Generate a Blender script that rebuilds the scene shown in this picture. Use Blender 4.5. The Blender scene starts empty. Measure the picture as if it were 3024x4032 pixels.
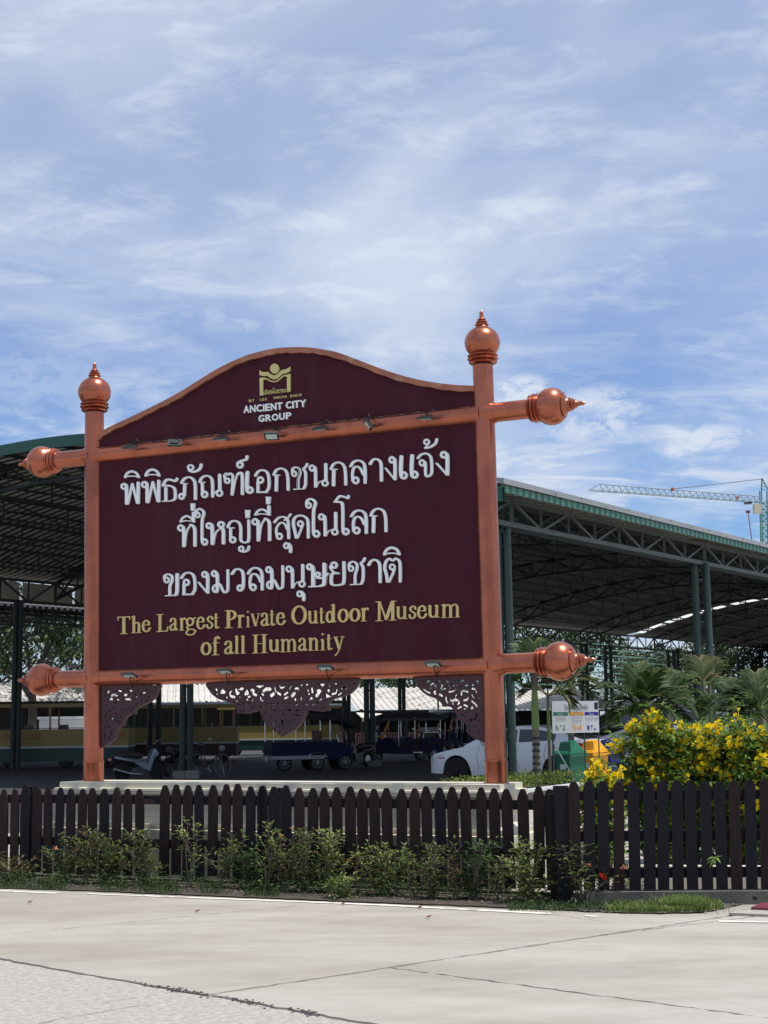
import bpy, bmesh, math, random
import numpy as np
from mathutils import Vector, Matrix
random.seed(7)
rnd = random.random
def U_(a, b): return a + (b - a) * rnd()
SC = bpy.context.scene
COL = SC.collection

# ------------------------------------------------------------------ camera
FPX, CX, CY = 5824.0, 1512.0, 2016.0
HZ, ROLL, EYE = 2845.0, math.radians(0.76), 1.55
PITCH = math.atan((HZ - CY) / FPX)
F3 = Vector((0, math.cos(PITCH), math.sin(PITCH)))
U0 = Vector((0, -math.sin(PITCH), math.cos(PITCH)))
R0 = Vector((1, 0, 0))
R3 = R0 * math.cos(ROLL) - U0 * math.sin(ROLL)
U3 = U0 * math.cos(ROLL) + R0 * math.sin(ROLL)
EYEP = Vector((0, 0, EYE))
cam = bpy.data.cameras.new('camera')
camo = bpy.data.objects.new('camera', cam)
COL.objects.link(camo)
m = Matrix.Identity(4)
for i in range(3):
    m[i][0] = R3[i]; m[i][1] = U3[i]; m[i][2] = -F3[i]; m[i][3] = EYEP[i]
camo.matrix_world = m
cam.sensor_fit = 'VERTICAL'; cam.sensor_height = 24; cam.lens = FPX / 4032 * 24
cam.clip_end = 6000; cam.clip_start = 0.1
SC.camera = camo

def ray(px, py):
    return F3 * FPX + R3 * (px - CX) - U3 * (py - CY)
def at(px, py, D):
    """world point seen at photo pixel (px,py), D metres ahead"""
    d = ray(px, py); return EYEP + d * (D / d.y)
def gr(px, py, z=0.0):
    d = ray(px, py); t = (z - EYE) / d.z; return EYEP + d * t
def onplane(px, py, P, N):
    d = ray(px, py); t = (P - EYEP).dot(N) / d.dot(N); return EYEP + d * t

# ------------------------------------------------------------------ world
SUN_EL, SUN_AZ = math.radians(72), math.radians(108)      # azimuth from +Y towards +X
w = bpy.data.worlds.new('World'); SC.world = w; w.use_nodes = True
nt = w.node_tree; nt.nodes.clear()
def N(t, **k):
    n = nt.nodes.new(t)
    for a, b in k.items(): setattr(n, a, b)
    return n
def L(a, b): nt.links.new(a, b)
def mth(op, a, b=None, c=None, clamp=False):
    n = N('ShaderNodeMath', operation=op); n.use_clamp = clamp
    for i, v in enumerate((a, b, c)):
        if v is None: continue
        if isinstance(v, (int, float)): n.inputs[i].default_value = v
        else: L(v, n.inputs[i])
    return n.outputs[0]
def ramp(v, lo, hi, a=0.0, b=1.0):
    n = N('ShaderNodeMapRange'); n.interpolation_type = 'SMOOTHSTEP'
    L(v, n.inputs[0]); n.inputs[1].default_value = lo; n.inputs[2].default_value = hi
    n.inputs[3].default_value = a; n.inputs[4].default_value = b
    return n.outputs[0]
sky = N('ShaderNodeTexSky'); sky.sky_type = 'NISHITA'; sky.sun_disc = False
sky.sun_elevation = SUN_EL; sky.sun_rotation = SUN_AZ
sky.air_density = 1.1; sky.dust_density = 0.35; sky.ozone_density = 2.5; sky.altitude = 0
tc = N('ShaderNodeTexCoord'); sep = N('ShaderNodeSeparateXYZ'); L(tc.outputs['Generated'], sep.inputs[0])
zc = mth('MAXIMUM', sep.outputs[2], 0.0)
den = mth('ADD', zc, 0.16)
cmb = N('ShaderNodeCombineXYZ'); L(mth('DIVIDE', sep.outputs[0], den), cmb.inputs[0]); L(mth('DIVIDE', sep.outputs[1], den), cmb.inputs[1])
def noise(vec, scale, det, rough, dist=0.0, mp=None, loc=(0, 0, 0), rot=(0, 0, 0)):
    mpn = N('ShaderNodeMapping'); L(vec, mpn.inputs[0])
    if mp: mpn.inputs['Scale'].default_value = mp
    mpn.inputs['Location'].default_value = loc
    mpn.inputs['Rotation'].default_value = rot
    n = N('ShaderNodeTexNoise'); L(mpn.outputs[0], n.inputs['Vector'])
    n.inputs['Scale'].default_value = scale; n.inputs['Detail'].default_value = det
    n.inputs['Roughness'].default_value = rough; n.inputs['Distortion'].default_value = dist
    return n.outputs['Fac']
veil = ramp(noise(cmb.outputs[0], 1.15, 5, 0.55, 0.5, (1.0, 0.8, 1), (3.1, 1.2, 0)), 0.36, 0.64)
wisp = ramp(noise(cmb.outputs[0], 7.5, 10, 0.66, 0.35, (0.8, 1.2, 1), (7.3, 4.1, 0), (0, 0, 0.5)), 0.46, 0.72)
rip = ramp(noise(cmb.outputs[0], 9.0, 7, 0.6, 0.9, (0.55, 1.0, 1), (1.3, 2.1, 0), (0, 0, -0.35)), 0.45, 0.68)
lowmask = ramp(zc, 0.30, 0.12)
cum = ramp(noise(tc.outputs['Generated'], 9.5, 6, 0.5, 0.0, (1, 1, 2.1), (0.45, 0.3, 0.52)), 0.57, 0.66)
cumb = mth('MULTIPLY', cum, mth('MULTIPLY', ramp(zc, 0.27, 0.17), ramp(zc, 0.05, 0.12)))
fac = mth('ADD', mth('MULTIPLY', veil, 0.56), mth('MULTIPLY', mth('MULTIPLY', wisp, 0.30), ramp(zc, 0.12, 0.3, 0.4, 1.0)))
fac = mth('ADD', fac, mth('MULTIPLY', mth('MULTIPLY', rip, lowmask), 0.62))
fac = mth('ADD', fac, ramp(zc, 0.14, 0.34, 0.02, 0.40))
def blob(px, py, wx, wy, amp):
    c = ray(px, py).normalized(); r_ = c.cross(Vector((0, 0, 1))).normalized(); u_ = r_.cross(c)
    def dot(v):
        n = N('ShaderNodeVectorMath', operation='DOT_PRODUCT'); L(tc.outputs['Generated'], n.inputs[0]); n.inputs[1].default_value = v; return n.outputs['Value']
    a = mth('DIVIDE', dot(r_), wx / FPX); b = mth('DIVIDE', dot(u_), wy / FPX)
    r2 = mth('ADD', mth('MULTIPLY', a, a), mth('MULTIPLY', b, b))
    g = ramp(r2, 1.0, 0.0)
    n_ = noise(tc.outputs['Generated'], 42, 9, .66, 0.4, (1, 1, 2.0), (px * .01, py * .01, 0))
    return mth('MULTIPLY', mth('MULTIPLY', g, ramp(n_, 0.30, 0.58)), amp)
for bb_ in ((2040, 1545, 220, 100, 1.1), (2330, 1640, 310, 170, .95), (2810, 1725, 240, 80, .9), (950, 1250, 420, 100, .6), (330, 1060, 220, 60, .45), (1500, 1130, 1500, 170, .42), (700, 1560, 330, 60, .4), (150, 1480, 380, 200, .45), (2500, 1000, 900, 200, .40), (2700, 520, 600, 180, .35), (300, 120, 600, 180, .5)):
    fac = mth('MAXIMUM', fac, blob(*bb_))
fac = mth('ADD', fac, mth('MULTIPLY', cumb, 0.5), clamp=True)
tint = N('ShaderNodeMix', data_type='RGBA', blend_type='MULTIPLY'); tint.inputs[0].default_value = 1.0
L(sky.outputs[0], tint.inputs[6]); tint.inputs[7].default_value = (0.68, 0.90, 1.28, 1)
mix = N('ShaderNodeMix', data_type='RGBA'); L(fac, mix.inputs[0]); L(tint.outputs[2], mix.inputs[6])
mix.inputs[7].default_value = (6.7, 7.45, 8.8, 1)
bg = N('ShaderNodeBackground'); L(mix.outputs[2], bg.inputs[0]); bg.inputs[1].default_value = 0.10
out = N('ShaderNodeOutputWorld'); L(bg.outputs[0], out.inputs[0])

sl = bpy.data.lights.new('sun', 'SUN'); sl.energy = 4.7; sl.angle = math.radians(0.53); sl.color = (1.0, 0.955, 0.89)
so = bpy.data.objects.new('sun', sl); COL.objects.link(so)
sd = Vector((math.sin(SUN_AZ) * math.cos(SUN_EL), math.cos(SUN_AZ) * math.cos(SUN_EL), math.sin(SUN_EL)))
so.rotation_euler = sd.to_track_quat('Z', 'Y').to_euler(); so.location = (0, 0, 60)
SC.view_settings.view_transform = 'Standard'; SC.view_settings.look = 'None'
SC.view_settings.exposure = 0.0; SC.view_settings.gamma = 1.0; SC.view_settings.use_curve_mapping = False
SC.cycles.max_bounces = 5; SC.cycles.diffuse_bounces = 2; SC.cycles.glossy_bounces = 3; SC.cycles.transmission_bounces = 2
SC.cycles.transparent_max_bounces = 8; SC.cycles.use_denoising = True

# ------------------------------------------------------------------ materials
MATS = {}
def lin(c):
    c = c / 255.0
    return c / 12.92 if c <= 0.04045 else ((c + 0.055) / 1.055) ** 2.4
def mat(name, rgb, rough=0.6, metal=0.0, var=0.12, vs=6.0, bump=0.0, bs=60.0, spec=0.5, dirt=None, ds=1.5, dth=(0.5, 0.7), stretch=None, trans=0.0, alpha=None, coat=0.0):
    """rgb = linear base colour"""
    if name in MATS: return MATS[name]
    mt = bpy.data.materials.new(name); mt.use_nodes = True
    t = mt.node_tree; p = t.nodes['Principled BSDF']
    tcn = t.nodes.new('ShaderNodeTexCoord'); vec = tcn.outputs['Object']
    if stretch:
        mp = t.nodes.new('ShaderNodeMapping'); mp.inputs['Scale'].default_value = stretch
        t.links.new(vec, mp.inputs[0]); vec = mp.outputs[0]
    nz = t.nodes.new('ShaderNodeTexNoise'); nz.inputs['Scale'].default_value = vs; nz.inputs['Detail'].default_value = 6
    nz.inputs['Roughness'].default_value = 0.6
    t.links.new(vec, nz.inputs['Vector'])
    mr = t.nodes.new('ShaderNodeMapRange'); mr.inputs[1].default_value = 0.3; mr.inputs[2].default_value = 0.7
    mr.inputs[3].default_value = 1 - var; mr.inputs[4].default_value = 1 + var
    t.links.new(nz.outputs['Fac'], mr.inputs[0])
    vm = t.nodes.new('ShaderNodeVectorMath'); vm.operation = 'SCALE'
    vm.inputs[0].default_value = rgb[:3]; t.links.new(mr.outputs[0], vm.inputs['Scale'])
    colout = vm.outputs[0]
    if dirt:
        n2 = t.nodes.new('ShaderNodeTexNoise'); n2.inputs['Scale'].default_value = ds; n2.inputs['Detail'].default_value = 9
        n2.inputs['Roughness'].default_value = 0.65
        t.links.new(vec, n2.inputs['Vector'])
        r2 = t.nodes.new('ShaderNodeMapRange'); r2.inputs[1].default_value = dth[0]; r2.inputs[2].default_value = dth[1]
        r2.inputs[4].default_value = dirt[3] if len(dirt) > 3 else 1.0
        t.links.new(n2.outputs['Fac'], r2.inputs[0])
        mx = t.nodes.new('ShaderNodeMix'); mx.data_type = 'RGBA'
        t.links.new(r2.outputs[0], mx.inputs[0]); t.links.new(colout, mx.inputs[6]); mx.inputs[7].default_value = (*dirt[:3], 1)
        colout = mx.outputs[2]
    t.links.new(colout, p.inputs['Base Color'])
    p.inputs['Roughness'].default_value = rough; p.inputs['Metallic'].default_value = metal
    p.inputs['Specular IOR Level'].default_value = spec
    if coat: p.inputs['Coat Weight'].default_value = coat; p.inputs['Coat Roughness'].default_value = 0.06
    if bump:
        n3 = t.nodes.new('ShaderNodeTexNoise'); n3.inputs['Scale'].default_value = bs; n3.inputs['Detail'].default_value = 5
        t.links.new(vec, n3.inputs['Vector'])
        b = t.nodes.new('ShaderNodeBump'); b.inputs['Strength'].default_value = min(bump, 1.0); b.inputs['Distance'].default_value = 0.004 if bump <= 1 else 0.004 * bump
        t.links.new(n3.outputs['Fac'], b.inputs['Height']); t.links.new(b.outputs[0], p.inputs['Normal'])
    if trans:
        tr = t.nodes.new('ShaderNodeBsdfTranslucent'); t.links.new(colout, tr.inputs[0])
        ms = t.nodes.new('ShaderNodeMixShader'); ms.inputs[0].default_value = trans
        t.links.new(p.outputs[0], ms.inputs[1]); t.links.new(tr.outputs[0], ms.inputs[2])
        t.links.new(ms.outputs[0], t.nodes['Material Output'].inputs[0])
    if alpha is not None: p.inputs['Alpha'].default_value = alpha
    MATS[name] = mt
    return mt
def leafmat(name, c1, c2, c3=None, vs=9.0, trans=0.3, rough=0.5):
    """foliage: colour changes leaf by leaf (random per island)"""
    if name in MATS: return MATS[name]
    mt = bpy.data.materials.new(name); mt.use_nodes = True
    t = mt.node_tree; p = t.nodes['Principled BSDF']
    g = t.nodes.new('ShaderNodeNewGeometry')
    cr = t.nodes.new('ShaderNodeValToRGB')
    cr.color_ramp.elements[0].color = (*c1, 1); cr.color_ramp.elements[1].color = (*c2, 1)
    cr.color_ramp.elements[0].position = 0.1; cr.color_ramp.elements[1].position = 0.85 if c3 else 1.0
    if c3:
        e = cr.color_ramp.elements.new(0.97); e.color = (*c3, 1)
    t.links.new(g.outputs['Random Per Island'], cr.inputs[0])
    t.links.new(cr.outputs[0], p.inputs['Base Color'])
    p.inputs['Roughness'].default_value = rough; p.inputs['Specular IOR Level'].default_value = 0.22
    tr = t.nodes.new('ShaderNodeBsdfTranslucent'); t.links.new(cr.outputs[0], tr.inputs[0])
    ms = t.nodes.new('ShaderNodeMixShader'); ms.inputs[0].default_value = trans
    t.links.new(p.outputs[0], ms.inputs[1]); t.links.new(tr.outputs[0], ms.inputs[2])
    t.links.new(ms.outputs[0], t.nodes['Material Output'].inputs[0])
    MATS[name] = mt; return mt
def glassmat(name, rgb=(0.02, 0.025, 0.03), rough=0.05):
    return mat(name, rgb, rough=rough, var=0.0, spec=0.8)

copper = mat('copper_paint', (0.455, 0.142, 0.084), 0.27, 0.82, 0.14, 3.0, 0.5, 14, dirt=(0.15, 0.055, 0.045, 0.6), ds=2.6, dth=(0.50, 0.75), stretch=(1, 1, .6))
copper_worn = mat('copper_paint_worn', (0.38, 0.14, 0.085), 0.5, 0.35, 0.2, 4.0, 0.5, 40, dirt=(0.42, 0.27, 0.15, 0.8), ds=5, dth=(0.55, 0.65))
maroon = mat('maroon_board', (0.060, 0.0128, 0.0225), 0.7, 0, 0.10, 2.5, 0.15, 90, spec=0.12, dirt=(0.082, 0.034, 0.045, 0.6), ds=1.6, stretch=(1.5, 1.5, .35), dth=(0.5, 0.8))
maroon_fret = mat('maroon_fretwork', (0.058, 0.018, 0.027), 0.6, 0, 0.12, 8)
white_letter = mat('white_letter_enamel', (0.90, 0.91, 0.92), 0.32, 0, 0.03, 4)
gold_letter = mat('gold_letter', (0.66, 0.50, 0.22), 0.38, 0.25, 0.08, 8)
gold_logo = mat('gold_logo', (0.62, 0.53, 0.22), 0.4, 0.2, 0.06, 8)
cream = mat('cream_render', (0.62, 0.58, 0.46), 0.75, 0, 0.07, 3, 0.4, 60, dirt=(0.30, 0.28, 0.20, 0.6), ds=2.0, dth=(0.5, 0.75))
fence_wood = mat('dark_stained_wood', (0.018, 0.0095, 0.0105), 0.6, 0, 0.35, 5, 0.8, 80, spec=0.2, stretch=(6, 6, 0.7), dirt=(0.03, 0.02, 0.02, 0.5), ds=4, dth=(0.6, 0.8))
fence_wood2 = mat('faded_stained_wood', (0.030, 0.016, 0.0155), 0.65, 0, 0.35, 5, 0.8, 80, spec=0.2, stretch=(6, 6, 0.7), dirt=(0.05, 0.035, 0.032, 0.6), ds=5, dth=(0.58, 0.75))
fence_wood3 = mat('black_stained_wood', (0.008, 0.0068, 0.012), 0.6, 0, 0.3, 5, 0.8, 80, spec=0.2, stretch=(6, 6, 0.7))
black_metal = mat('black_metal', (0.012, 0.013, 0.014), 0.4, 0.2, 0.1)
dark_grey = mat('dark_grey_metal', (0.05, 0.055, 0.055), 0.45, 0.3, 0.15)
lamp_glass = mat('floodlight_glass', (0.6, 0.68, 0.66), 0.15, 0, 0.02)
rubber = mat('tyre_rubber', (0.012, 0.012, 0.013), 0.85)
alloy = mat('wheel_alloy', (0.35, 0.36, 0.38), 0.3, 0.8, 0.05)
chrome = mat('chrome_tube', (0.55, 0.56, 0.58), 0.2, 0.9, 0.04)
glass = glassmat('tinted_glass')
green_steel = mat('green_painted_steel', (0.020, 0.048, 0.042), 0.45, 0, 0.12, 3, dirt=(0.05, 0.06, 0.05, 0.5), ds=2)
dark_steel = mat('dark_green_truss_steel', (0.020, 0.030, 0.028), 0.55, 0, 0.15, 3)
mint = mat('mint_green_sheet', (0.055, 0.16, 0.125), 0.5, 0, 0.1, 3)
verge_green = mat('deep_green_flashing', (0.006, 0.075, 0.05), 0.4, 0, 0.1, 2)
roof_under = mat('roof_sheet_underside', (0.30, 0.288, 0.268), 0.5, 0.1, 0.14, 0.6, dirt=(0.30, 0.26, 0.22, 0.7), ds=0.5)
flash_m = mat('grey_white_flashing', (0.26, 0.27, 0.28), 0.45, 0.1, 0.1, 2)
white_sheet = mat('white_metal_sheet', (0.62, 0.63, 0.64), 0.4, 0.1, 0.06, 2)
roof_shade_tone = mat('shaded_sheet_tone', (0.045, 0.048, 0.058), 0.6, 0, 0.2, 1.0)  # dark tone stands in for the shade on the roof pans
roof_lit_tone = mat('lit_rib_tone', (0.62, 0.59, 0.50), 0.5, 0, 0.2, .8)  # pale tone stands in for daylight caught by the rib walls
skylight_m = mat('skylight_sheet', (0.85, 0.88, 0.88), 0.4, 0, 0.03, trans=0.85)
asphalt = mat('asphalt', (0.034, 0.035, 0.039), 0.9, 0, 0.15, 1.2, 0.6, 40, dirt=(0.075, 0.072, 0.068, 0.7), ds=0.25)
concrete_far = mat('pale_yard_concrete', (0.40, 0.385, 0.35), 0.85, 0, 0.1, 1.0, 0.3, 40)
soil = mat('dark_soil', (0.055, 0.045, 0.033), 0.95, 0, 0.35, 12, 2.0, 60, dirt=(0.14, 0.12, 0.09, 0.7), ds=10, dth=(0.55, 0.7))
crack_m = mat('joint_filler', (0.055, 0.048, 0.052), 0.95, 0, 0.4, 20, 1, 60)
kerb_m = mat('old_kerb_concrete', (0.115, 0.11, 0.10), 0.9, 0, 0.2, 6, 1.0, 60, dirt=(0.05, 0.055, 0.04, 0.7), ds=5)
line_m = mat('white_road_paint', (0.72, 0.70, 0.62), 0.7, 0, 0.08, 8, dirt=(0.38, 0.36, 0.32, 0.9), ds=3.5, dth=(0.55, 0.62))
block_m = mat('grey_concrete_block', (0.20, 0.20, 0.19), 0.85, 0, 0.12, 6, 0.5, 60)

# ------------------------------------------------------------------ object helpers
def empty(name, loc=(0, 0, 0), label=None, cat=None, group=None, kind=None):
    o = bpy.data.objects.new(name, None); COL.objects.link(o); o.location = loc
    o.empty_display_size = 0.2
    tag(o, label, cat, group, kind); return o
def tag(o, label=None, cat=None, group=None, kind=None):
    if label: o['label'] = label
    if cat: o['category'] = cat
    if group: o['group'] = group
    if kind: o['kind'] = kind
    return o
def rootloc(p):
    v = Vector((0, 0, 0))
    while p is not None:
        v += p.location; p = p.parent
    return v
class MB:
    def __init__(s): s.v = []; s.f = []; s.mi = []; s.cur = 0
    def add(s, vs, fs):
        b = len(s.v); s.v += [tuple(v) for v in vs]; s.f += [tuple(b + i for i in f) for f in fs]
        s.mi += [s.cur] * len(fs); return s
    def hexa(s, c8):
        return s.add(c8, [(0, 3, 2, 1), (4, 5, 6, 7), (0, 1, 5, 4), (1, 2, 6, 5), (2, 3, 7, 6), (3, 0, 4, 7)])
    def box(s, c, d, ax=None):
        """centre, full dims, axes triple"""
        if ax is None: ax = (Vector((1, 0, 0)), Vector((0, 1, 0)), Vector((0, 0, 1)))
        c = Vector(c); X, Y, Z = ax[0] * d[0] / 2, ax[1] * d[1] / 2, ax[2] * d[2] / 2
        return s.hexa([c - X - Y - Z, c + X - Y - Z, c + X + Y - Z, c - X + Y - Z, c - X - Y + Z, c + X - Y + Z, c + X + Y + Z, c - X + Y + Z])
    def bar(s, p, q, a, b, up=None):
        p = Vector(p); q = Vector(q); Z = q - p; ln = Z.length
        if ln < 1e-6: return s
        Z = Z / ln
        up = Vector(up) if up is not None else (Vector((0, 0, 1)) if abs(Z.z) < 0.95 else Vector((0, 1, 0)))
        X = Z.cross(up)
        if X.length < 1e-6: X = Z.cross(Vector((1, 0, 0)))
        X.normalize(); Y = Z.cross(X)
        return s.box((p + q) / 2, (a, b, ln), (X, Y, Z))
    def tube(s, pts, r, n=8, caps=True):
        pts = [Vector(p) for p in pts]
        if not isinstance(r, (list, tuple)): r = [r] * len(pts)
        k = len(pts); rings = []; prev = None
        for i in range(k):
            t = (pts[min(i + 1, k - 1)] - pts[max(i - 1, 0)]).normalized()
            if prev is None:
                X = t.cross(Vector((0, 0, 1)))
                if X.length < 0.1: X = t.cross(Vector((0, 1, 0)))
            else: X = prev - t * prev.dot(t)
            X.normalize(); prev = X; Y = t.cross(X)
            rings.append([pts[i] + (X * math.cos(a) + Y * math.sin(a)) * r[i] for a in [2 * math.pi * j / n for j in range(n)]])
        vs = [v for rg in rings for v in rg]
        fs = [(i * n + j, i * n + (j + 1) % n, (i + 1) * n + (j + 1) % n, (i + 1) * n + j) for i in range(k - 1) for j in range(n)]
        if caps: fs += [tuple(range(n - 1, -1, -1)), tuple((k - 1) * n + j for j in range(n))]
        return s.add(vs, fs)
    def lathe(s, o, axis, prof, n=24):
        """prof: list of (axial distance, radius)"""
        o = Vector(o); Z = Vector(axis).normalized()
        X = Z.cross(Vector((0, 0, 1)))
        if X.length < 0.1: X = Z.cross(Vector((0, 1, 0)))
        X.normalize(); Y = Z.cross(X); vs = []
        for d, r in prof:
            for j in range(n):
                a = 2 * math.pi * j / n
                vs.append(o + Z * d + (X * math.cos(a) + Y * math.sin(a)) * r)
        k = len(prof)
        fs = [(i * n + j, (i + 1) * n + j, (i + 1) * n + (j + 1) % n, i * n + (j + 1) % n)[::-1] for i in range(k - 1) for j in range(n)]
        fs += [tuple(range(n)), tuple((k - 1) * n + j for j in range(n - 1, -1, -1))]
        return s.add(vs, fs)
    def sphere(s, c, r, n=10, sc=(1, 1, 1)):
        c = Vector(c)
        vs = []; m_ = n // 2
        for i in range(m_ + 1):
            th = math.pi * i / m_
            for j in range(n):
                ph = 2 * math.pi * j / n
                vs.append(c + Vector((r * sc[0] * math.sin(th) * math.cos(ph), r * sc[1] * math.sin(th) * math.sin(ph), r * sc[2] * math.cos(th))))
        fs = [(i * n + j, (i + 1) * n + j, (i + 1) * n + (j + 1) % n, i * n + (j + 1) % n) for i in range(m_) for j in range(n)]
        return s.add(vs, fs)
    def prism(s, pts, vec):
        """flat polygon pts extruded by vec"""
        pts = [Vector(p) for p in pts]; vec = Vector(vec); n = len(pts)
        vs = pts + [p + vec for p in pts]
        fs = [tuple(range(n - 1, -1, -1)), tuple(range(n, 2 * n))] + [(i, (i + 1) % n, n + (i + 1) % n, n + i) for i in range(n)]
        return s.add(vs, fs)
    def grid(s, rows):
        k = len(rows); n = len(rows[0])
        return s.add([v for r in rows for v in r], [(i * n + j, i * n + j + 1, (i + 1) * n + j + 1, (i + 1) * n + j) for i in range(k - 1) for j in range(n - 1)])
    def mesh(s, name, mats, off=Vector((0, 0, 0)), smooth=False, fix=True):
        me = bpy.data.meshes.new(name)
        me.from_pydata([(v[0] - off[0], v[1] - off[1], v[2] - off[2]) for v in s.v], [], s.f)
        if not isinstance(mats, (list, tuple)): mats = [mats]
        for m_ in mats: me.materials.append(m_)
        if len(mats) > 1: me.polygons.foreach_set('material_index', s.mi)
        if fix:
            bm = bmesh.new(); bm.from_mesh(me); bmesh.ops.recalc_face_normals(bm, faces=bm.faces); bm.to_mesh(me); bm.free()
        if smooth:
            me.polygons.foreach_set('use_smooth', [True] * len(me.polygons))
            me.set_sharp_from_angle(angle=math.radians(38))
        me.update(); return me
    def build(s, name, mats, parent=None, smooth=False, fix=True, **tags):
        off = rootloc(parent)
        me = s.mesh(name, mats, off, smooth, fix)
        o = bpy.data.objects.new(name, me); COL.objects.link(o); o.parent = parent
        tag(o, **tags); return o
def link(name, me, parent=None, loc=(0, 0, 0), **tags):
    o = bpy.data.objects.new(name, me); COL.objects.link(o); o.parent = parent; o.location = loc
    tag(o, **tags); return o
def copy_tree(o, parent=None):
    c = o.copy(); COL.objects.link(c); c.parent = parent
    for ch in list(o.children): copy_tree(ch, c)
    return c
def cr(pts, n=6, closed=False):
    """Catmull-Rom through 2D/3D points"""
    P = [np.array(p, float) for p in pts]; k = len(P)
    if k < 3 and not closed: return P
    res = []
    rng = range(k) if closed else range(k - 1)
    for i in rng:
        if closed: p0, p1, p2, p3 = P[(i - 1) % k], P[i], P[(i + 1) % k], P[(i + 2) % k]
        else: p0, p1, p2, p3 = P[max(i - 1, 0)], P[i], P[i + 1], P[min(i + 2, k - 1)]
        for j in range(n):
            t = j / n
            res.append(0.5 * ((2 * p1) + (-p0 + p2) * t + (2 * p0 - 5 * p1 + 4 * p2 - p3) * t * t + (-p0 + 3 * p1 - 3 * p2 + p3) * t ** 3))
    if not closed: res.append(P[-1])
    return res

# ------------------------------------------------------------------ outline tools (pen strokes -> clean outlines with holes)
def parse(pts): return [tuple(float(a) for a in q.split(',')) for q in pts.split()]
def seg_dist(X, Y, x0, y0, x1, y1):
    dx, dy = x1 - x0, y1 - y0; l2 = dx * dx + dy * dy
    t = np.zeros_like(X) if l2 < 1e-9 else np.clip(((X - x0) * dx + (Y - y0) * dy) / l2, 0, 1)
    return np.hypot(X - x0 - t * dx, Y - y0 - t * dy)
def poly_sdf(X, Y, P):
    d = np.full_like(X, 1e9); inside = np.zeros(X.shape, bool); n = len(P)
    for i in range(n):
        x0, y0 = P[i]; x1, y1 = P[(i + 1) % n]
        d = np.minimum(d, seg_dist(X, Y, x0, y0, x1, y1))
        c = ((y0 > Y) != (y1 > Y))
        if y1 != y0: inside ^= c & (X < (x1 - x0) * (Y - y0) / (y1 - y0) + x0)
    return np.where(inside, -d, d)
def field(strokes, X, Y, ratio):
    """strokes: (kind, w, pts[, ratio])"""
    f = np.full_like(X, 1e9)
    for st in strokes:
        kind, w, pts = st[0], st[1], parse(st[2]); r = st[3] if len(st) > 3 else ratio
        if kind == 'P':
            f = np.minimum(f, poly_sdf(X, Y, pts)); continue
        if kind == 'R':
            (cx, cy), (rx, ry) = pts
            pts = [(cx + rx * math.cos(a), cy + ry * math.sin(a)) for a in [2 * math.pi * i / 20 for i in range(21)]]
            r = st[3] if len(st) > 3 else 1.0
        elif kind == 'S': pts = [tuple(p) for p in cr(pts, 5)]
        k = 1.0 / r
        if len(pts) == 1: pts = pts * 2
        for (x0, y0), (x1, y1) in zip(pts, pts[1:]):
            f = np.minimum(f, seg_dist(X, Y * k, x0, y0 * k, x1, y1 * k) - w)
    return f
def contours(f, xs, ys):
    """marching squares, returns closed loops"""
    ny, nx = f.shape; ins = f < 0; nxt = {}
    def ix(i, j, a, b):  # edge point
        (i0, j0), (i1, j1) = a, b
        v0, v1 = f[i0, j0], f[i1, j1]; t = v0 / (v0 - v1)
        return (xs[j0] + (xs[j1] - xs[j0]) * t, ys[i0] + (ys[i1] - ys[i0]) * t)
    code = ins[:-1, :-1] * 1 + ins[:-1, 1:] * 2 + ins[1:, 1:] * 4 + ins[1:, :-1] * 8
    E = {1: [(3, 0)], 2: [(0, 1)], 3: [(3, 1)], 4: [(1, 2)], 5: [(3, 0), (1, 2)], 6: [(0, 2)], 7: [(3, 2)], 8: [(2, 3)], 9: [(2, 0)], 10: [(0, 1), (2, 3)], 11: [(2, 1)], 12: [(1, 3)], 13: [(1, 0)], 14: [(0, 3)]}
    for i, j in zip(*np.nonzero((code > 0) & (code < 15))):
        cn = [(i, j), (i, j + 1), (i + 1, j + 1), (i + 1, j)]
        eid = [('h', i, j), ('v', i, j + 1), ('h', i + 1, j), ('v', i, j)]
        ed = [(cn[0], cn[1]), (cn[1], cn[2]), (cn[3], cn[2]), (cn[0], cn[3])]
        for a, b in E[int(code[i, j])]:
            nxt[eid[a]] = (eid[b], ix(i, j, *ed[a]))
    loops = []
    while nxt:
        k = next(iter(nxt)); lp = []
        while k in nxt:
            k2, p = nxt.pop(k); lp.append(p); k = k2
        if len(lp) > 5: loops.append(lp)
    return loops
def simplify(lp, tol):
    q = [lp[0]]
    for p in lp[1:]:
        if math.hypot(p[0] - q[-1][0], p[1] - q[-1][1]) > 2.5 * tol: q.append(p)
    while len(q) > 4 and math.hypot(q[0][0] - q[-1][0], q[0][1] - q[-1][1]) < 2.5 * tol: q.pop()
    lp = q
    out_ = [lp[0]]
    for i in range(1, len(lp) - 1):
        a, b, c = out_[-1], lp[i], lp[i + 1]
        cr_ = abs((b[0] - a[0]) * (c[1] - a[1]) - (b[1] - a[1]) * (c[0] - a[0]))
        ln = math.hypot(c[0] - a[0], c[1] - a[1]) + 1e-9
        if cr_ / ln > tol or math.hypot(b[0] - a[0], b[1] - a[1]) > 30 * tol: out_.append(b)
    out_.append(lp[-1]); return out_
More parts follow.
